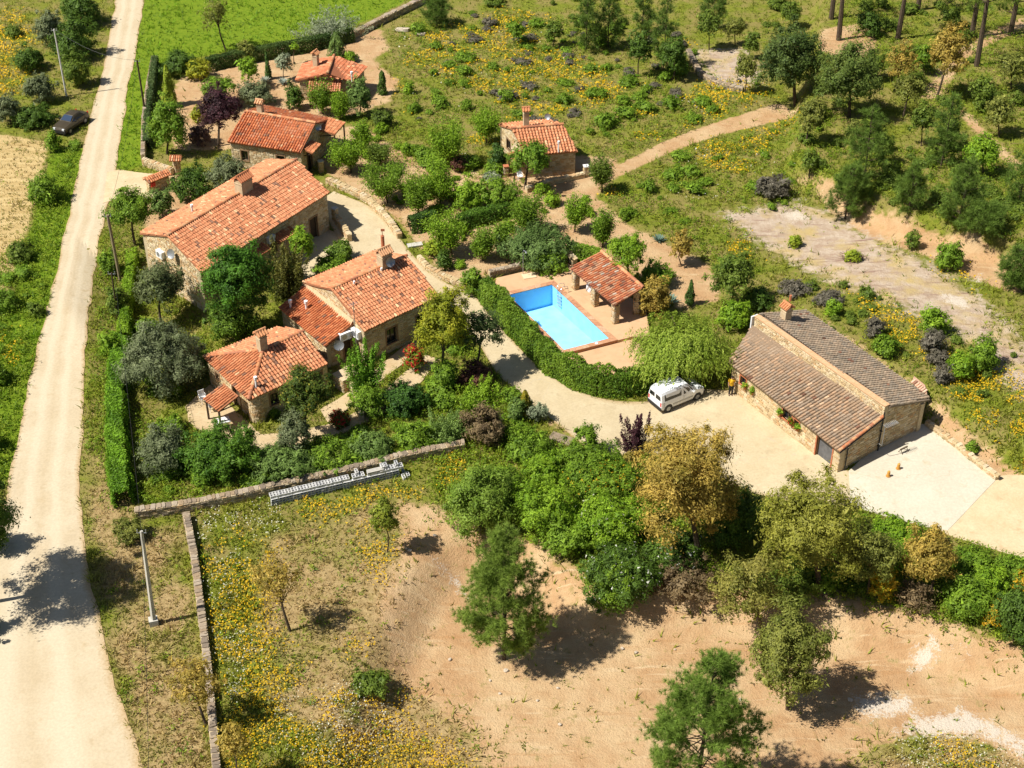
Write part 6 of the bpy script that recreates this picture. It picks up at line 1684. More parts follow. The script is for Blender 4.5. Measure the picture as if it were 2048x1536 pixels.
# ---------------------------------------------------------------- stone walls in the grounds
def use_mat(o, m_):
    o.material_slots[0].link = 'OBJECT'; o.material_slots[0].material = m_
def dry_wall(path, height, width, label, mat=GREYSTONE, step=.34, limit=190, name='stone_wall', zoff=0.0, cap=True):
    Pw = [at(*p)[:2] for p in path]; Ln = sum(np.linalg.norm(np.array(b) - a) for a, b in zip(Pw[:-1], Pw[1:]))
    n = max(2, int(Ln / 1.4)); R = resample(np.array(Pw), n + 1)
    mid = R[n // 2]; h = House(name, label, G(mid[0], mid[1]), 'wall')
    zt = [float(terr(*q)) + height + zoff for q in R]
    for i in range(n):
        p, q = R[i], R[i + 1]; e = unit(q - p); nn = np.array([-e[1], e[0]]); nn = nn if nn @ np.array([0, -1.]) > 0 else -nn
        zb = min(zt[i], zt[i + 1]) - height - .25 - max(0, zoff)
        h.wall_face(p + nn * width / 2, q + nn * width / 2, nn, zb, [(0, zt[i]), (1, zt[i + 1])], (), width, True, .10, .20, .2, .46)
    h.finish(limit=limit)
    for o in h.wall.children:
        if o.type == 'MESH' and o.name.startswith('stone') and mat is not STONES: use_mat(o, mat)
    if cap:
        ms = stone_meshes(); o0 = origin(h.wall); a = 0.0; D = np.r_[0, np.cumsum(np.linalg.norm(np.diff(R, axis=0), axis=1))]
        while a < D[-1] - .1:
            w = step * rng.uniform(.6, 1.35); c = np.array([np.interp(a + w / 2, D, R[:, 0]), np.interp(a + w / 2, D, R[:, 1]), np.interp(a + w / 2, D, zt)])
            k = min(int(np.searchsorted(D, a + w / 2)) , n); e = unit(R[k] - R[k - 1]); rot = rng.normal(0, .14)
            e = np.array([e[0] * math.cos(rot) - e[1] * math.sin(rot), e[0] * math.sin(rot) + e[1] * math.cos(rot)]); nn = np.array([-e[1], e[0]])
            o = bpy.data.objects.new('cap_stone', ms[int(rng.integers(7))]); place(o, h.wall); use_mat(o, mat)
            wd = width * rng.uniform(.92, 1.18); hh = rng.uniform(.05, .12); c = c - o0
            o.matrix_local = Matrix(((e[0] * w * .96, nn[0] * wd, 0, c[0]), (e[1] * w * .96, nn[1] * wd, 0, c[1]), (0, 0, hh, c[2] - .02), (0, 0, 0, 1)))
            a += w
    return h
dry_wall([(272, 1036), (420, 1014), (540, 987), (700, 952), (820, 921), (928, 900)], .75, .5, 'long dry stone garden wall behind the stacked concrete blocks', GREYSTONE)
dry_wall([(374, 1036), (390, 1120), (404, 1230), (416, 1330), (424, 1420), (436, 1560)], .55, .46, 'dry stone field wall with slab capping running down beside the concrete pole', GREYSTONE, step=.3)
dry_wall([(655, 366), (690, 380), (735, 402), (775, 442), (800, 478)], .55, .45, 'low stone wall along the upper side of the drive', STONES)
dry_wall([(838, 520), (862, 546), (905, 566), (950, 580)], .45, .4, 'short stone wall at the bend of the drive below the orchard', STONES)
dry_wall([(978, 557), (1060, 539), (1134, 519)], .65, .4, 'grey capped low wall behind the pool terrace', GREYSTONE, zoff=.1)
dry_wall([(1136, 519), (1150, 534)], .75, .4, 'short pale stone wall end beside the pool shelter', STONES, zoff=.1)
dry_wall([(1852, 850), (1900, 884), (1950, 926), (1994, 960)], .4, .35, 'low pale stone kerb wall between the concrete yard and the earth bank', STONES)
dry_wall([(706, 76), (760, 48), (850, 4), (900, -22)], .7, .6, 'dark stone field wall climbing to the top edge', GREYSTONE, step=.6)
dry_wall([(288, 326), (290, 250), (299, 180), (309, 128)], .9, .4, 'grey stone garden wall along the grass verge of the track', GREYSTONE)
dry_wall([(288, 330), (318, 340), (346, 350)], .7, .4, 'stone wall beside the gate entrance', STONES)
dry_wall([(1376, 106), (1400, 152), (1440, 174), (1486, 184)], .5, .5, 'low stone rim of the threshing floor', GREYSTONE, step=.6)
dry_wall([(1052, 384), (1100, 368), (1168, 354)], .45, .4, 'terrace wall in front of the small cabin', STONES)
dry_wall([(674, 446), (700, 484)], .85, .4, 'short stone wall with a pillar in the courtyard', STONES)
dry_wall([(705, 782), (716, 820), (724, 842)], .8, .35, 'stone stair wall below the lime green conifer', STONES)
def stone_block(name, label, u, v, sx, sy, h_, yaw, mat_top=CONCRETE, cat='pillar', cap=.08):
    g = at(u, v); h = House(name, label, g, cat); c = g[:2]; e = np.array([math.cos(yaw), math.sin(yaw)]); n = np.array([-e[1], e[0]])
    cs = [c - e * sx / 2 - n * sy / 2, c + e * sx / 2 - n * sy / 2, c + e * sx / 2 + n * sy / 2, c - e * sx / 2 + n * sy / 2]
    for i in range(4): h.wall_face(cs[i], cs[(i + 1) % 4], (cs[i] + cs[(i + 1) % 4]) / 2 - c, g[2] - .2, [(0, g[2] + h_), (1, g[2] + h_)], (), min(sx, sy) * .3, True, .12, .2, .16, .36)
    h.finish(limit=60)
    mb = MB(); mb.box((c[0], c[1], g[2] + h_ + cap / 2), (sx + .1, sy + .1, cap), yaw); mb.build('capping', mat_top, h.t); return h
stone_block('stone_platform', 'flat topped stone oven block on the terrace by the lime green conifer', 694, 772, 1.5, 1.2, 1.1, .75, RENDERED, 'platform')
stone_block('stone_pillar', 'stone pillar at the head of the courtyard wall', 671, 440, .42, .42, 1.15, .9)
stone_block('stone_pillar', 'pale stone pillar at the side of the small cabin', 1172, 352, .45, .45, 1.0, .2, WHITE)
stone_block('stone_pillar', 'stone pillar by the upper house porch steps', 643, 344, .42, .42, 1.1, .4)
stone_block('stone_pillar', 'stone planter pillar beside the cabin porch', 1012, 352, .4, .4, 1.0, .2, BRICK)
h = stone_block('gate_pillar', 'gate pillar with a little tiled cap by the entrance', 356, 346, .55, .55, 1.45, .5)
g = origin(h.t)
for sg in (-1, 1): tiled_plane(h.t, [g + (-.55, sg * .5, 1.5), g + (.55, sg * .5, 1.5), g + (.55, 0, 1.8), g + (-.55, 0, 1.8)], TERRA, .2, .3)
h = stone_block('letterbox_wall', 'small tile capped wall with a red letter box at the entrance', 318, 378, 2.1, .45, 1.15, .75, RENDERED, 'wall')
g = origin(h.t); ee, nn = np.array([math.cos(.75), math.sin(.75), 0]), np.array([-math.sin(.75), math.cos(.75), 0])
for sg in (-1, 1): tiled_plane(h.t, [g - ee * 1.2 + nn * sg * .5 + (0, 0, 1.24), g + ee * 1.2 + nn * sg * .5 + (0, 0, 1.24), g + ee * 1.2 + (0, 0, 1.55), g - ee * 1.2 + (0, 0, 1.55)], TERRA, .22, .32)
mb = MB(); q = g - ee * .7 - nn * .33 + (0, 0, .85); mb.box(q, (.4, .22, .34), .75); mb.tube([q - ee * .2 + (0, 0, .17), q + ee * .2 + (0, 0, .17)], .11, 8); mb.build('letter_box', simple('red_paint', (.5, .03, .02), rough=.4), h.t)

# ---------------------------------------------------------------- stacked concrete blocks along the wall
def block_mesh():
    L_, W_, H_ = .48, .195, .2
    V, F = [], []
    xs = [-L_ / 2, -L_ / 2 + .03, -.016, .016, L_ / 2 - .03, L_ / 2]; ys = [-W_ / 2, -W_ / 2 + .024, W_ / 2 - .024, W_ / 2]
    top = [[len(V) + j * 6 + i for i in range(6)] for j in range(4)]
    for y in ys:
        for x in xs: V.append((x, y, H_))
    for j in range(3):
        for i in range(5):
            if j == 1 and i in (1, 3): continue
            F.append((top[j][i], top[j][i + 1], top[j + 1][i + 1], top[j + 1][i]))
    b = len(V); V += [(xs[0], ys[0], 0), (xs[5], ys[0], 0), (xs[5], ys[3], 0), (xs[0], ys[3], 0)]
    F += [(b, b + 1, top[0][5], top[0][0]), (b + 1, b + 2, top[3][5], top[0][5]), (b + 2, b + 3, top[3][0], top[3][5]), (b + 3, b, top[0][0], top[3][0])]
    for i in (1, 3):
        b = len(V); V += [(xs[i], ys[1], .02), (xs[i + 1], ys[1], .02), (xs[i + 1], ys[2], .02), (xs[i], ys[2], .02)]
        t = [top[1][i], top[1][i + 1], top[2][i + 1], top[2][i]]
        for k in range(4): F.append((t[k], t[(k + 1) % 4], b + (k + 1) % 4, b + k))
        F.append((b, b + 1, b + 2, b + 3))
    return mesh_np('concrete_block', np.array(V), [[f for f in F if len(f) == 4]])
BLK = block_mesh(); BLK.materials.append(simple('block_concrete', None, None, 20, .9, .2, rnd=[(.66, .65, .62), (.60, .59, .57), (.70, .69, .67), (.55, .55, .54)]))
b0, b1 = at(541, 1006), at(806, 944)
be = unit((b1 - b0)[:2]); bn = np.array([be[1], -be[0]]); blen = float(np.linalg.norm((b1 - b0)[:2])); GRP = 'concrete blocks stacked along the garden wall'
def put_block(al, off, z, up, label):
    p = b0[:2] + be * al + bn * off
    o = bpy.data.objects.new('concrete_block', BLK); o.location = (p[0], p[1], float(terr(p[0], p[1])) + z)
    jit = rng.normal(0, .03)
    X_ = np.array([bn[0], bn[1], 0]); Y_ = np.array([-be[0], -be[1], 0])
    if up: M = np.array([X_, np.cross([0, 0, 1], X_), [0, 0, 1]]).T              # holes up, long side across the row
    else: M = np.array([[be[0], be[1], 0], [0, 0, 1.], np.cross([be[0], be[1], 0], [0, 0, 1.])]).T   # lying along the row, holes towards the field
    o.rotation_euler = Matrix(M.tolist()).to_euler(); o.rotation_euler.z += jit
    place(o, None); tag(o, label, 'block', GRP)
al = .1; col_ = 0
while al < blen - .1:
    gap = (5.55 < al < 5.75) or (6.5 < al < 6.68)
    if not gap:
        put_block(al, .10 + rng.normal(0, .015), .60, True, f'{ordinal(col_ + 1)} white hollow concrete block from the left in the top course of the stack')
    al += .212; col_ += 1
al = .25; row_ = 0
while al < blen - .2:
    row_ += 1
    for c_ in range(3):
        if rng.random() < .94: put_block(al + rng.normal(0, .02), .20, .10 + c_ * .2, False, f'{ordinal(row_)} hollow concrete block from the left in the ' + ('bottom', 'second', 'third')[c_] + ' course of the stack')
    al += .50
for kk, (al, off, z_) in enumerate(((6.1, -.1, .8), (7.9, -.05, .8), (8.15, -.05, .8), (8.9, .0, .8), (9.35, .1, 0), (9.55, .5, 0), (9.2, .65, 0))): put_block(al, off, z_, True, ('loose block on top of the stack just past the gap', 'loose block on the stack, left of a close pair by the beams', 'loose block on the stack, right of a close pair by the beams', 'loose block crowning the right end of the stack', 'loose block on the ground closing the right end of the row', 'loose block on the grass, farthest right of the row', 'loose block on the grass in front of the right end')[kk])
for k in range(3):
    p = b0[:2] + be * 7.35 + bn * (.02 + .13 * k); mb = MB(); mb.box((p[0], p[1], float(terr(p[0], p[1])) + .86), (1.15, .11, .10), math.atan2(be[1], be[0]))
    o = mb.build('concrete_beam', CONCRETE, None, (p[0], p[1], float(terr(p[0], p[1])) + .8)); tag(o, ('pale concrete beam on the block stack nearest the wall', 'middle one of the pale concrete beams on the block stack', 'pale concrete beam on the block stack nearest the field')[k], 'beam', 'beams on the block stack')

# ---------------------------------------------------------------- poles and wires
def pole(base, top, label, r0, r1, mat, square=False, name='utility_pole', foot=False):
    g = at(*base); s = pxm(g[1]); h_ = 5.0
    for _ in range(8):
        q = flat(top[0], top[1], g[2] + h_); h_ += (q[1] - g[1]) / 1.45 * (1) * .9 if abs(q[1] - g[1]) > .01 else 0
    x1 = flat(top[0], top[1], g[2] + h_)[0]; t = thing(name, label, 'pole', g)
    mb = MB(); mb.tube([g - (0, 0, .3), np.array([x1, g[1], g[2] + h_])], [r0, r1], 4 if square else 8); mb.build('shaft', mat, t)
    if foot: mb = MB(); mb.box(g + (0, 0, .2), (.55, .5, .5), .3); mb.build('footing', CONCRETE, t)
    mb = MB(); tp = np.array([x1, g[1], g[2] + h_])
    for k in (-.25, .25): mb.tube([tp + (k, 0, -.12), tp + (k, 0, .1)], .035, 6)
    mb.tube([tp + (-.3, 0, -.13), tp + (.3, 0, -.13)], .03, 5); mb.build('crossarm', GREYMETAL, t)
    return tp
tA = pole((308, 1248), (283, 1062), 'square concrete pole in the grass strip by the field wall', .17, .10, CONCRETE, True, foot=True)
tB = pole((241, 562), (215, 430), 'thick leaning pole on the verge by the long farmhouse', .15, .12, simple('old_post', (.20, .15, .09), (.30, .24, .15), 8, .9))
tB2 = pole((235, 638), (223, 545), 'thin dark pole just below the thick one', .07, .06, DARKWOOD)
tC = pole((291, 230), (274, 120), 'dark wooden pole on the bright grass verge', .11, .08, DARKWOOD)
tD = pole((133, 192), (108, 58), 'white pole beyond the parked dark car', .10, .07, simple('pale_post', (.62, .60, .56), (.70, .68, .64), 5, .7))
def wire(a, b, sag, label):
    a, b = np.asarray(a, float), np.asarray(b, float); P = [a + (b - a) * t - np.array([0, 0, sag * 4 * t * (1 - t)]) for t in np.linspace(0, 1, 14)]
    mb = MB(); mb.tube(P, .012, 4); o = mb.build('power_cable', BLACK, None, a); tag(o, label, 'cable')
wire(tB, tA, .9, 'thin black cable from the leaning pole to the concrete pole')
e_ = flat(300, 1700, 6.5); wire(tA, e_, .5, 'thin black cable running off the lower edge from the concrete pole')
wire(tC, tB, 1.0, 'thin cable between the two verge poles'); wire(tD, tC, .8, 'thin cable crossing high over the dirt track')

# ---------------------------------------------------------------- vehicles
def vehicle(name, label, cat, rear, head, prof, wbase, paint, half, hs, glass, side_windows, screen, rear_win, belt, wr=.30, gx0=0):
    """lofted body: prof = (x, top height, top half width); x measured forward from the rear axle"""
    rear = np.asarray(rear, float); f = np.array([head[0], head[1], 0]); l = np.array([-f[1], f[0], 0])
    t = thing(name, label, cat, rear + f * wbase / 2)
    W_ = lambda x, y, z: rear + f * x + l * y + np.array([0, 0, z])
    def sec(x, H, tw):
        bz = min(belt, H - .10); nose = 1 - .16 * max(0, (x - (prof[-1][0] - .45)) / .45) ** 2 - .06 * max(0, ((prof[0][0] + .25) - x) / .25) ** 2
        zs = [.26, .45, bz * .8, bz, bz + (H - bz) * .72, H - .03, H]; ys = [half * .93, half, half, half * .975, max(tw + .03, half * .975 - (half * .975 - tw) * .75), tw - .06, 0]
        return [(y * nose, z) for y, z in zip(ys, zs)]
    mb = MB(); S_ = [[W_(p[0], s * y, z) for s, half_ in ((1, 1),) for y, z in sec(*p)] + [W_(p[0], -y, z) for y, z in sec(*p)[-2::-1]] for p in prof]
    k = len(S_[0]); pts = [q for s in S_ for q in s]; F = []
    for i in range(len(S_) - 1):
        for j in range(k - 1): F.append((i * k + j, (i + 1) * k + j, (i + 1) * k + j + 1, i * k + j + 1))
        F.append((i * k + k - 1, (i + 1) * k + k - 1, (i + 1) * k, i * k))
    F += [tuple(range(k)), tuple(range(len(pts) - 1, len(pts) - k - 1, -1))]
    mb.add(pts, F); body = mb.build('body', paint, t)
    px_, ph, pt = [p[0] for p in prof], [p[1] for p in prof], [p[2] for p in prof]
    def ysurf(x, z):
        s = sec(x, float(np.interp(x, px_, ph)), float(np.interp(x, px_, pt))); return float(np.interp(z, [q[1] for q in s], [q[0] for q in s]))
    for poly in side_windows:
        for s in (1, -1):
            m2 = MB(); m2.add([W_(x, s * (ysurf(x, z) + .008), z) for x, z in poly], [tuple(range(len(poly)))]); m2.build('side_window', glass, body)
    (xa, za, ya), (xb, zb, yb) = screen
    nrm_ = unit(np.array([za - zb, 0, xb - xa]))
    o_ = f * nrm_[0] * .015 + np.array([0, 0, nrm_[2] * .015])
    m2 = MB(); m2.add([W_(xa, ya, za) + o_, W_(xa, -ya, za) + o_, W_(xb, -yb, zb) + o_, W_(xb, yb, zb) + o_], [(0, 1, 2, 3)]); m2.build('windscreen', glass, body)
    for poly in rear_win:
        m2 = MB(); m2.add([W_(x, y, z) for x, y, z in poly], [tuple(range(len(poly)))]); m2.build('rear_window', glass, body)
    for x in (0, wbase):
        for s in (1, -1):
            m2 = MB(); m2.tube([W_(x, s * (half - .2), wr), W_(x, s * (half + .012), wr)], wr, 16); wl = m2.build('wheel', BLACK, t)
            m2 = MB(); m2.tube([W_(x, s * (half + .013), wr), W_(x, s * (half + .022), wr)], wr * .62, 12); m2.build('rim', GREYMETAL, wl)
            m2 = MB(); m2.tube([W_(x, s * (half - .05), wr + .04), W_(x, s * (half + .006), wr + .04)], wr * 1.22, 16); m2.build('wheel_arch', BLACK, body)
    x0, x1 = prof[0][0], prof[-1][0]
    for x, w in ((x0 - .06, .16), (x1 - .12, .2)):
        m2 = MB(); m2.frame(W_(x, -half * .93, .28), f * w, l * half * 1.86, np.array([0, 0, .24])); m2.build('bumper', BLACK, t)
    for s in (1, -1):
        m2 = MB(); m2.frame(W_(x0 - .012, s * half * .82 - .07, .62), f * .05, l * .14, np.array([0, 0, .34])); m2.build('tail_light', simple('tail_red', (.55, .03, .02), rough=.25), t)
        m2 = MB(); m2.frame(W_(x1 - .10, s * half * .62 - .12, .58), f * .11, l * .24, np.array([0, 0, .16])); m2.build('headlight', simple('lamp_glass', (.7, .72, .75), rough=.15), t)
        m2 = MB(); m2.box(W_(screen[1][0] - .35, s * (half + .09), belt + .08), (.12, .2, .14), math.atan2(head[1], head[0])); m2.build('mirror', paint if cat == 'van' else BLACK, t)
        m2 = MB(); m2.frame(W_(.42, s * (half + .004) - .01, .50), f * (wbase - .86), l * .02, np.array([0, 0, .13])); m2.build('side_moulding', GREYMETAL if cat == 'van' else BLACK, t)
        for x in side_windows[0][0][0] + .0, side_windows[-1][0][0] - .07: m2 = MB(); m2.frame(W_(x, s * (half + .001) - .006, .5), f * .015, l * .012, np.array([0, 0, belt - .52])); m2.build('door_seam', BLACK, body)
    return t, W_
r_ = at(1335, 824); fr = at(1391.5, 799.5); hd = unit((fr - r_)[:2]); left = np.array([-hd[1], hd[0]])
rear = r_ + np.array([left[0] * .78, left[1] * .78, 0]); rear[2] = float(terr(rear[0], rear[1])) + .05
VP = [(-.62, 1.55, .66), (-.58, 1.74, .68), (-.2, 1.80, .70), (.6, 1.82, .70), (1.4, 1.79, .69), (1.85, 1.70, .66), (2.25, 1.36, .66), (2.62, 1.10, .68), (2.95, 1.03, .66), (3.25, .93, .60), (3.42, .72, .50)]
t, W_ = vehicle('parked_van', 'white passenger van parked by the pool hedge and willow', 'van', rear, hd, VP, 2.69, simple('van_paint', (.80, .81, .83), rough=.22, spec=.6), .86, 0, GLASS,
    [[(1.38, 1.05), (2.32, 1.06), (2.05, 1.42), (1.86, 1.56), (1.40, 1.60)], [(-.36, 1.05), (1.18, 1.05), (1.18, 1.60), (-.34, 1.58)]],
    ((1.90, 1.66, .58), (2.58, 1.13, .66)), [[(-.64, .08, 1.08), (-.64, .66, 1.08), (-.612, .58, 1.56), (-.612, .08, 1.58)], [(-.64, -.66, 1.08), (-.64, -.08, 1.08), (-.612, -.08, 1.58), (-.612, -.58, 1.56)]], .98)
mb = MB(); mb.frame(W_(-.66, -.26, .72), np.array([hd[0], hd[1], 0]) * .03, np.array([left[0], left[1], 0]) * .52, np.array([0, 0, .11])); mb.build('number_plate', WHITE, t)
c1 = at(166, 238); c2 = at(132, 262); hd = unit((c2 - c1)[:2]); CP = [(-.75, .80, .60), (-.70, .92, .64), (-.2, .98, .62), (.25, 1.36, .56), (.7, 1.42, .55), (1.3, 1.38, .54), (1.95, .98, .62), (2.6, .92, .62), (3.05, .82, .58), (3.2, .62, .5)]
rear = np.array([c1[0], c1[1], c1[2]]) + np.array([hd[0], hd[1], 0]) * .7
vehicle('parked_car', 'dark brown car parked in the shade on the track verge', 'car', rear, hd, CP, 2.5, simple('car_paint', (.055, .042, .022), rough=.3, spec=.5), .82, 0, simple('car_glass', (.03, .05, .09), rough=.06, spec=.8),
    [[(1.0, .95), (1.8, .96), (1.35, 1.28), (1.02, 1.32)], [(.1, .95), (.92, .95), (.92, 1.33), (.36, 1.28)]], ((1.36, 1.34, .48), (1.92, 1.01, .56)), [[(-.12, .5, 1.02), (-.12, -.5, 1.02), (.2, -.46, 1.33), (.2, .46, 1.33)]], .90, .29)

# ---------------------------------------------------------------- person at the barn corner
def person(u, v, label):
    g = at(u, v); t = thing('person', label, 'person', g)
    J = {'pelvis': (0, 0, .93), 'chest': (0, .01, 1.25), 'neck': (0, 0, 1.45), 'head': (.01, -.02, 1.60), 'top': (.01, -.01, 1.70), 'sl': (.17, 0, 1.39), 'sr': (-.17, 0, 1.39), 'el': (.23, .03, 1.12), 'er': (-.23, .02, 1.12), 'wl': (.24, -.06, .90), 'wr': (-.22, -.08, .91),
         'hl': (.09, 0, .90), 'hr': (-.09, 0, .90), 'kl': (.10, -.02, .49), 'kr': (-.10, -.03, .49), 'al': (.10, .02, .08), 'ar': (-.11, .02, .08), 'tl': (.11, -.15, .035), 'tr': (-.12, -.15, .035)}
    Rr = {'pelvis': .13, 'chest': .145, 'neck': .055, 'head': .10, 'top': .075, 'sl': .062, 'sr': .062, 'el': .045, 'er': .045, 'wl': .032, 'wr': .032, 'hl': .085, 'hr': .085, 'kl': .058, 'kr': .058, 'al': .042, 'ar': .042, 'tl': .035, 'tr': .035}
    E = [('pelvis', 'chest'), ('chest', 'neck'), ('neck', 'head'), ('head', 'top'), ('chest', 'sl'), ('chest', 'sr'), ('sl', 'el'), ('sr', 'er'), ('el', 'wl'), ('er', 'wr'), ('pelvis', 'hl'), ('pelvis', 'hr'), ('hl', 'kl'), ('hr', 'kr'), ('kl', 'al'), ('kr', 'ar'), ('al', 'tl'), ('ar', 'tr')]
    for w, n_ in (('l', 1), ('r', -1)):
        b = np.array(J['w' + w])
        for i in range(5):
            p = b + np.array([n_ * (.012 - .008 * i) + (.0 if i else .03 * -n_), -.035 + .018 * i, -.085 if i else -.05]); q = p + np.array([0, -.012, -.065 + .008 * abs(i - 2) if i else -.04])
            J[f'f{w}{i}'] = tuple(p); J[f'g{w}{i}'] = tuple(q); Rr[f'f{w}{i}'] = .012; Rr[f'g{w}{i}'] = .008; E += [('w' + w, f'f{w}{i}'), (f'f{w}{i}', f'g{w}{i}')]
    ks = list(J); me = bpy.data.meshes.new('body'); me.from_pydata([J[k] for k in ks], [(ks.index(a), ks.index(b)) for a, b in E], [])
    o = bpy.data.objects.new('body', me); place(o, t); m_ = o.modifiers.new('skin', 'SKIN'); me.materials.append(simple('skin', (.45, .26, .17), rough=.6))
    for k, vv in zip(ks, me.skin_vertices[0].data): vv.radius = (Rr[k], Rr[k] * (.8 if k in ('chest', 'pelvis') else 1)); vv.use_root = k == 'pelvis'
    s_ = o.modifiers.new('subdivision', 'SUBSURF'); s_.levels = s_.render_levels = 1
    A3 = lambda k: np.array(J[k]) + g
    yel = simple('yellow_cloth', (.72, .42, .02), (.62, .35, .02), 12, .9); drk = simple('dark_cloth', (.025, .025, .03), (.04, .04, .05), 12, .9)
    mb = MB(); mb.tube([g + (0, 0, .86), g + (0, 0, .95), g + (0, .01, 1.2), g + (0, 0, 1.36), g + (0, 0, 1.46)], [.165, .16, .175, .16, .07], 12)
    for w in 'lr': mb.tube([A3('s' + w) + (0, 0, .03), A3('s' + w) * .4 + A3('e' + w) * .6], [.085, .07], 8)
    mb.build('shirt', yel, t)
    mb = MB(); mb.tube([g + (0, 0, .84), g + (0, 0, .97)], [.168, .158], 12)
    for w in 'lr': mb.tube([A3('h' + w), A3('k' + w), A3('a' + w) + (0, 0, .02)], [.10, .075, .065], 8)
    mb.build('trousers', drk, t)
    mb = MB(); hc = A3('head') + (0, .015, .045)
    V = []; F = []
    for i in range(5):
        for j in range(10): a, b = 1.45 * i / 4, 2 * math.pi * j / 10; V.append(hc + .118 * np.array([math.sin(a) * math.cos(b), math.sin(a) * math.sin(b) * 1.08, math.cos(a)]))
    for i in range(4):
        for j in range(10): F.append((i * 10 + j, (i + 1) * 10 + j, (i + 1) * 10 + (j + 1) % 10, i * 10 + (j + 1) % 10))
    mb.add(V, F); mb.build('hair', simple('dark_hair', (.02, .014, .01), rough=.8), t)
    for w in 'lr': mb = MB(); mb.box((A3('a' + w) + A3('t' + w)) / 2 + (0, 0, -.02), (.085, .25, .07)); mb.build('shoe', BLACK, t)
person(1461, 790, 'person in a yellow top and dark trousers standing at the barn corner')

# ---------------------------------------------------------------- small things
def pot(p, r, hgt, label, leaf, flower=None, group=None):
    p = np.asarray(p, float); t = thing('flower_pot', label, 'flower pot', p, group); mb = MB(); mb.tube([p, p + (0, 0, hgt), p + (0, 0, hgt + .04)], [r * .7, r, r * 1.12], 10); mb.build('pot', BRICK, t)
    V, F, C, _ = crown_oak(r * 1.5, r * 1.5, leaf, .06, 2.0, flower=flower); crown_obj(t, V + (0, 0, hgt + r), [F], C, 'leaves')
Wb = BARN['W0']; ba, bd = BARN['a'], BARN['d']
for s_, z_, lab, fl in ((4.25, 1.16, 'clay pot of leaves on the barn windowsill nearest the grey door', None), (5.0, 1.16, 'clay pot of red flowers between the two barn windows', (RED, .3)), (6.25, 1.16, 'clay pot with leaves left of the wider barn window', None), (9.4, 1.1, 'clay pot hung high on the barn wall near the person', None), (10.2, 1.1, 'clay pot on the last barn windowsill by the person', (YEL, .1))):
    q = Wb + ba * s_ - bd * .16; pot(v3(q, z_ + float(terr(q[0], q[1])) * .3), .14, .2, lab, G_['bright'], fl)
for (u, v), lab in (((1776, 954), 'ochre bollard on the concrete yard, nearer the barn'), ((1796, 939), 'ochre bollard on the concrete yard, farther one')):
    g = at(u, v) + (0, 0, .06); t = thing('bollard', lab, 'bollard', g); mb = MB(); mb.tube([g, g + (0, 0, .42), g + (0, 0, .5)], [.12, .10, .04], 10); mb.build('post', simple('ochre_paint', (.60, .30, .05), (.50, .24, .05), 8, .7), t); mb = MB(); mb.tube([g, g + (0, 0, .05)], .17, 10); mb.build('foot', simple('ochre_foot', (.45, .24, .07), rough=.8), t)
g = at(1806, 905) + (0, 0, .06); t = thing('trestle', 'small low trestle lying on the concrete yard by the barn shadow', 'trestle', g); mb = MB(); mb.box(g + (0, 0, .34), (.7, .10, .08), .6); mb.build('beam', WOOD, t)
for sx in (-1, 1):
    for sy in (-1, 1): mb = MB(); c, s = math.cos(.6), math.sin(.6); q = g + np.array([c * .28 * sx, s * .28 * sx, .33]); mb.tube([q, q + np.array([-s * .2 * sy, c * .2 * sy, -.33])], .025, 5); mb.build('leg', WOOD, t)
def chair(p, yaw, label):
    p = np.asarray(p, float); t = thing('garden_chair', label, 'chair', p); c, s = math.cos(yaw), math.sin(yaw); R_ = lambda x, y, z: p + np.array([c * x - s * y, s * x + c * y, z])
    mb = MB(); mb.box(R_(0, 0, .43), (.48, .46, .04), yaw); mb.build('seat', WHITE, t)
    mb = MB(); mb.frame(R_(-.24, .21, .45), np.array([c, s, 0]) * .48, np.array([-s, c, .0]) * .04, np.array([-s * .1, c * .1, .48])); mb.build('backrest', WHITE, t)
    for x in (-.2, .2):
        for y in (-.19, .19): mb = MB(); mb.tube([R_(x, y, 0), R_(x, y, .42)], .025, 6); mb.build('leg', WHITE, t)
        mb = MB(); mb.tube([R_(x * 1.15, -.18, .43), R_(x * 1.15, -.18, .64), R_(x * 1.15, .24, .66)], .022, 5); mb.build('armrest', WHITE, t)
def table(p, w, d, label, yaw=.4):
    p = np.asarray(p, float); t = thing('garden_table', label, 'table', p); mb = MB(); mb.box(p + (0, 0, .72), (w, d, .05), yaw); mb.build('tabletop', WHITE, t); c, s = math.cos(yaw), math.sin(yaw)
    for x in (-1, 1):
        for y in (-1, 1): q = p + np.array([c * x * w * .42 - s * y * d * .4, s * x * w * .42 + c * y * d * .4, 0]); mb = MB(); mb.tube([q, q + (0, 0, .7)], .03, 6); mb.build('leg', WHITE, t)
up_ = (0, 0, .06)
chair(at(408, 806) + up_, .6, 'white plastic chair in the shade left of the small canopy'); chair(at(424, 822) + up_, 2.2, 'white plastic chair between the table and the canopy post')
table(at(448, 858) + up_, 1.0, .7, 'white garden table in front of the small canopy'); table(at(645, 222), .9, .7, 'white table in front of the garden cottage', .1); chair(at(1040, 360), .3, 'white chair on the cabin porch')
g = flat(1046, 549, ZD); t = thing('outdoor_shower', 'thin outdoor shower pole on the pool terrace', 'shower', g); mb = MB(); mb.tube([g, g + (0, 0, 2.2), g + (.05, -.05, 2.35), g + (.25, -.2, 2.3)], .03, 6); mb.build('pole', GREYMETAL, t); mb = MB(); mb.tube([g + (.25, -.2, 2.22), g + (.25, -.2, 2.30)], [.1, .04], 8); mb.build('shower_head', GREYMETAL, t); mb = MB(); mb.box(g + (.5, -.25, .03), (1.1, .8, .06), .25); mb.build('tray', simple('pale_tile', (.62, .48, .30), (.66, .54, .36), 5, .8), t)
g = flat(1172, 590, ZD); mb = MB(); V = []
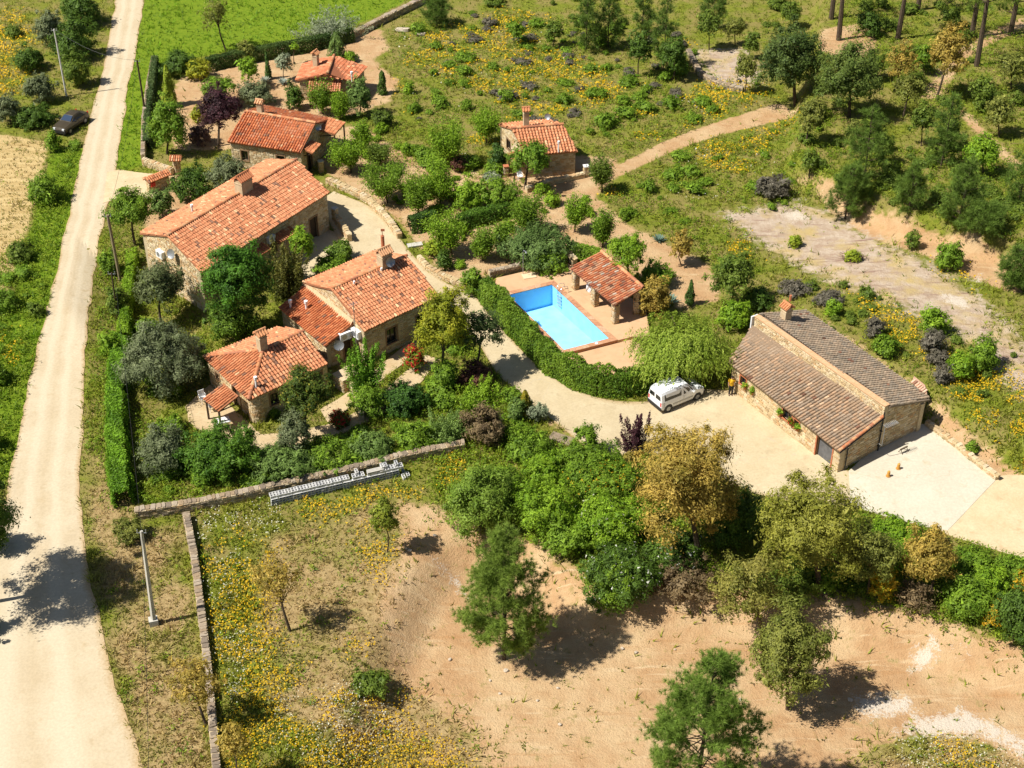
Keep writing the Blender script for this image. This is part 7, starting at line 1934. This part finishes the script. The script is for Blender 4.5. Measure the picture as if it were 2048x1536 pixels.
for j in range(7):
    for i in range(6): V.append(g + np.array([.09 * i + .02 * math.sin(j), -.12 * i * .4 + .05 * math.sin(i * 1.7 + j), 1.25 - .15 * j]))
mb.add(V, [(j * 6 + i, j * 6 + i + 1, (j + 1) * 6 + i + 1, (j + 1) * 6 + i) for j in range(6) for i in range(5)]); o = mb.build('hanging_towel', WHITE, None, g); tag(o, 'white towel hanging on the middle pillar of the pool shelter', 'towel')
rk = []
for k in range(4):
    V = []; F = []
    for i in range(5):
        for j in range(8): a, b = math.pi * i / 4, 2 * math.pi * j / 8; V.append(np.array([math.sin(a) * math.cos(b), math.sin(a) * math.sin(b) * .8, math.cos(a) * .6]) * rng.uniform(.75, 1.15))
    for i in range(4):
        for j in range(8): F.append((i * 8 + j, (i + 1) * 8 + j, (i + 1) * 8 + (j + 1) % 8, i * 8 + (j + 1) % 8))
    me = mesh_np('rock', np.array(V), [F]); me.materials.append(simple('pale_rock', (.40, .33, .25), (.54, .46, .36), 4, .95, .4)); rk.append(me)
RK = [(980, 1362), (1000, 1388), (1116, 1377), (1075, 1402), (1245, 1298), (1272, 1306), (870, 1072), (812, 1098), (820, 1102), (1012, 1342), (1350, 1300), (1700, 1400), (1120, 1450), (900, 1320), (1480, 1400)]
for k, (u, v) in enumerate(RK): o = bpy.data.objects.new('rock', rk[k % 4]); o.location = tuple(at(u, v) + (0, 0, .05)); r = rng.uniform(.09, .2); o.scale = (r, r, r); o.rotation_euler = (0, 0, rng.uniform(0, 6)); place(o, None); tag(o, ('pale rock below the tall open pine, left of a pair', 'pale rock below the tall open pine, right of a pair', 'pale rock midway between the two big pines', 'pale rock just below the one midway between the pines', 'pale stone in the mouth of the bank under the rockrose', 'pale stone beside another under the rockrose bank', 'pale stone by the chalky patch above the tall pine', 'pale stone at the shadow of the slender tree, left of a pair', 'pale stone at the shadow of the slender tree, right of a pair', 'pale rock at the foot of the tall open pine', 'pale rock above the pine cut by the lower edge', 'pale rock in the shadow right of the lone oak', 'pale rock left of the pine cut by the lower edge', 'pale rock on the earth left of the tall pine', 'pale rock between the lone oak and the lower pine')[k], 'rock', 'pale rocks on the bare earth')
for u, v, r, lab in ((806, 62, .7, 'grey boulder at the top of the meadow'), (842, 70, .5, 'flat grey boulder beside the larger one on the meadow')): o = bpy.data.objects.new('boulder', rk[1]); o.location = tuple(at(u, v) + (0, 0, .1)); o.scale = (r * 1.5, r, r * .8); place(o, None); tag(o, lab, 'boulder')
for u, v, w, d, yaw, lab in ((830, 492, 1.3, .6, .3, 'pale stone slab step beside the drive wall'), (1122, 880, 1.7, .9, -.5, 'dark grey slate slab at the lower edge of the drive')):
    g = at(u, v); mb = MB(); mb.box(g + (0, 0, .1), (w, d, .16), yaw); o = mb.build('stone_slab', GREYSTONE if u > 1000 else CONCRETE, None, g); tag(o, lab, 'slab')
g = at(1708, 518); mb = MB()
for k in range(90): a = rng.uniform(0, 6.28); q = g + np.array([rng.normal(0, .55), rng.normal(0, .35), rng.uniform(.0, .3)]); mb.tube([q, q + np.array([math.cos(a) * .6, math.sin(a) * .6, rng.uniform(-.1, .35)])], [.03, .008], 4, False)
o = mb.build('brush_pile', simple('dead_wood', (.12, .07, .045), (.25, .16, .10), 6, .95), None, g); tag(o, 'heap of dead branches on the quarry floor', 'brush pile')
# lean-to behind the barn
q0, q1, q2_, q3_ = flat(1823, 764, 2.1), flat(1855, 792, 2.1), flat(1850, 770, 2.35), flat(1828, 752, 2.35)
h = House('shed', 'small lean-to with pink tiles behind the far corner of the barn', (*((q0 + q1)[:2] / 2), 0), 'shed'); tiled_plane(roof_of(h), [q0, q1, q2_, q3_], [(.60, .36, .24), (.66, .42, .30)], .23)
cs = [q[:2] + unit((q0 + q2_)[:2] / 2 - q[:2]) * .15 for q in (q0, q1, q2_, q3_)]
for i in range(4): h.wall_face(cs[i], cs[(i + 1) % 4], (cs[i] + cs[(i + 1) % 4]) / 2 - (q0 + q2_)[:2] / 2, -.3, [(0, 2.0), (1, 2.0)], (), .1, False)
h.finish(limit=10)
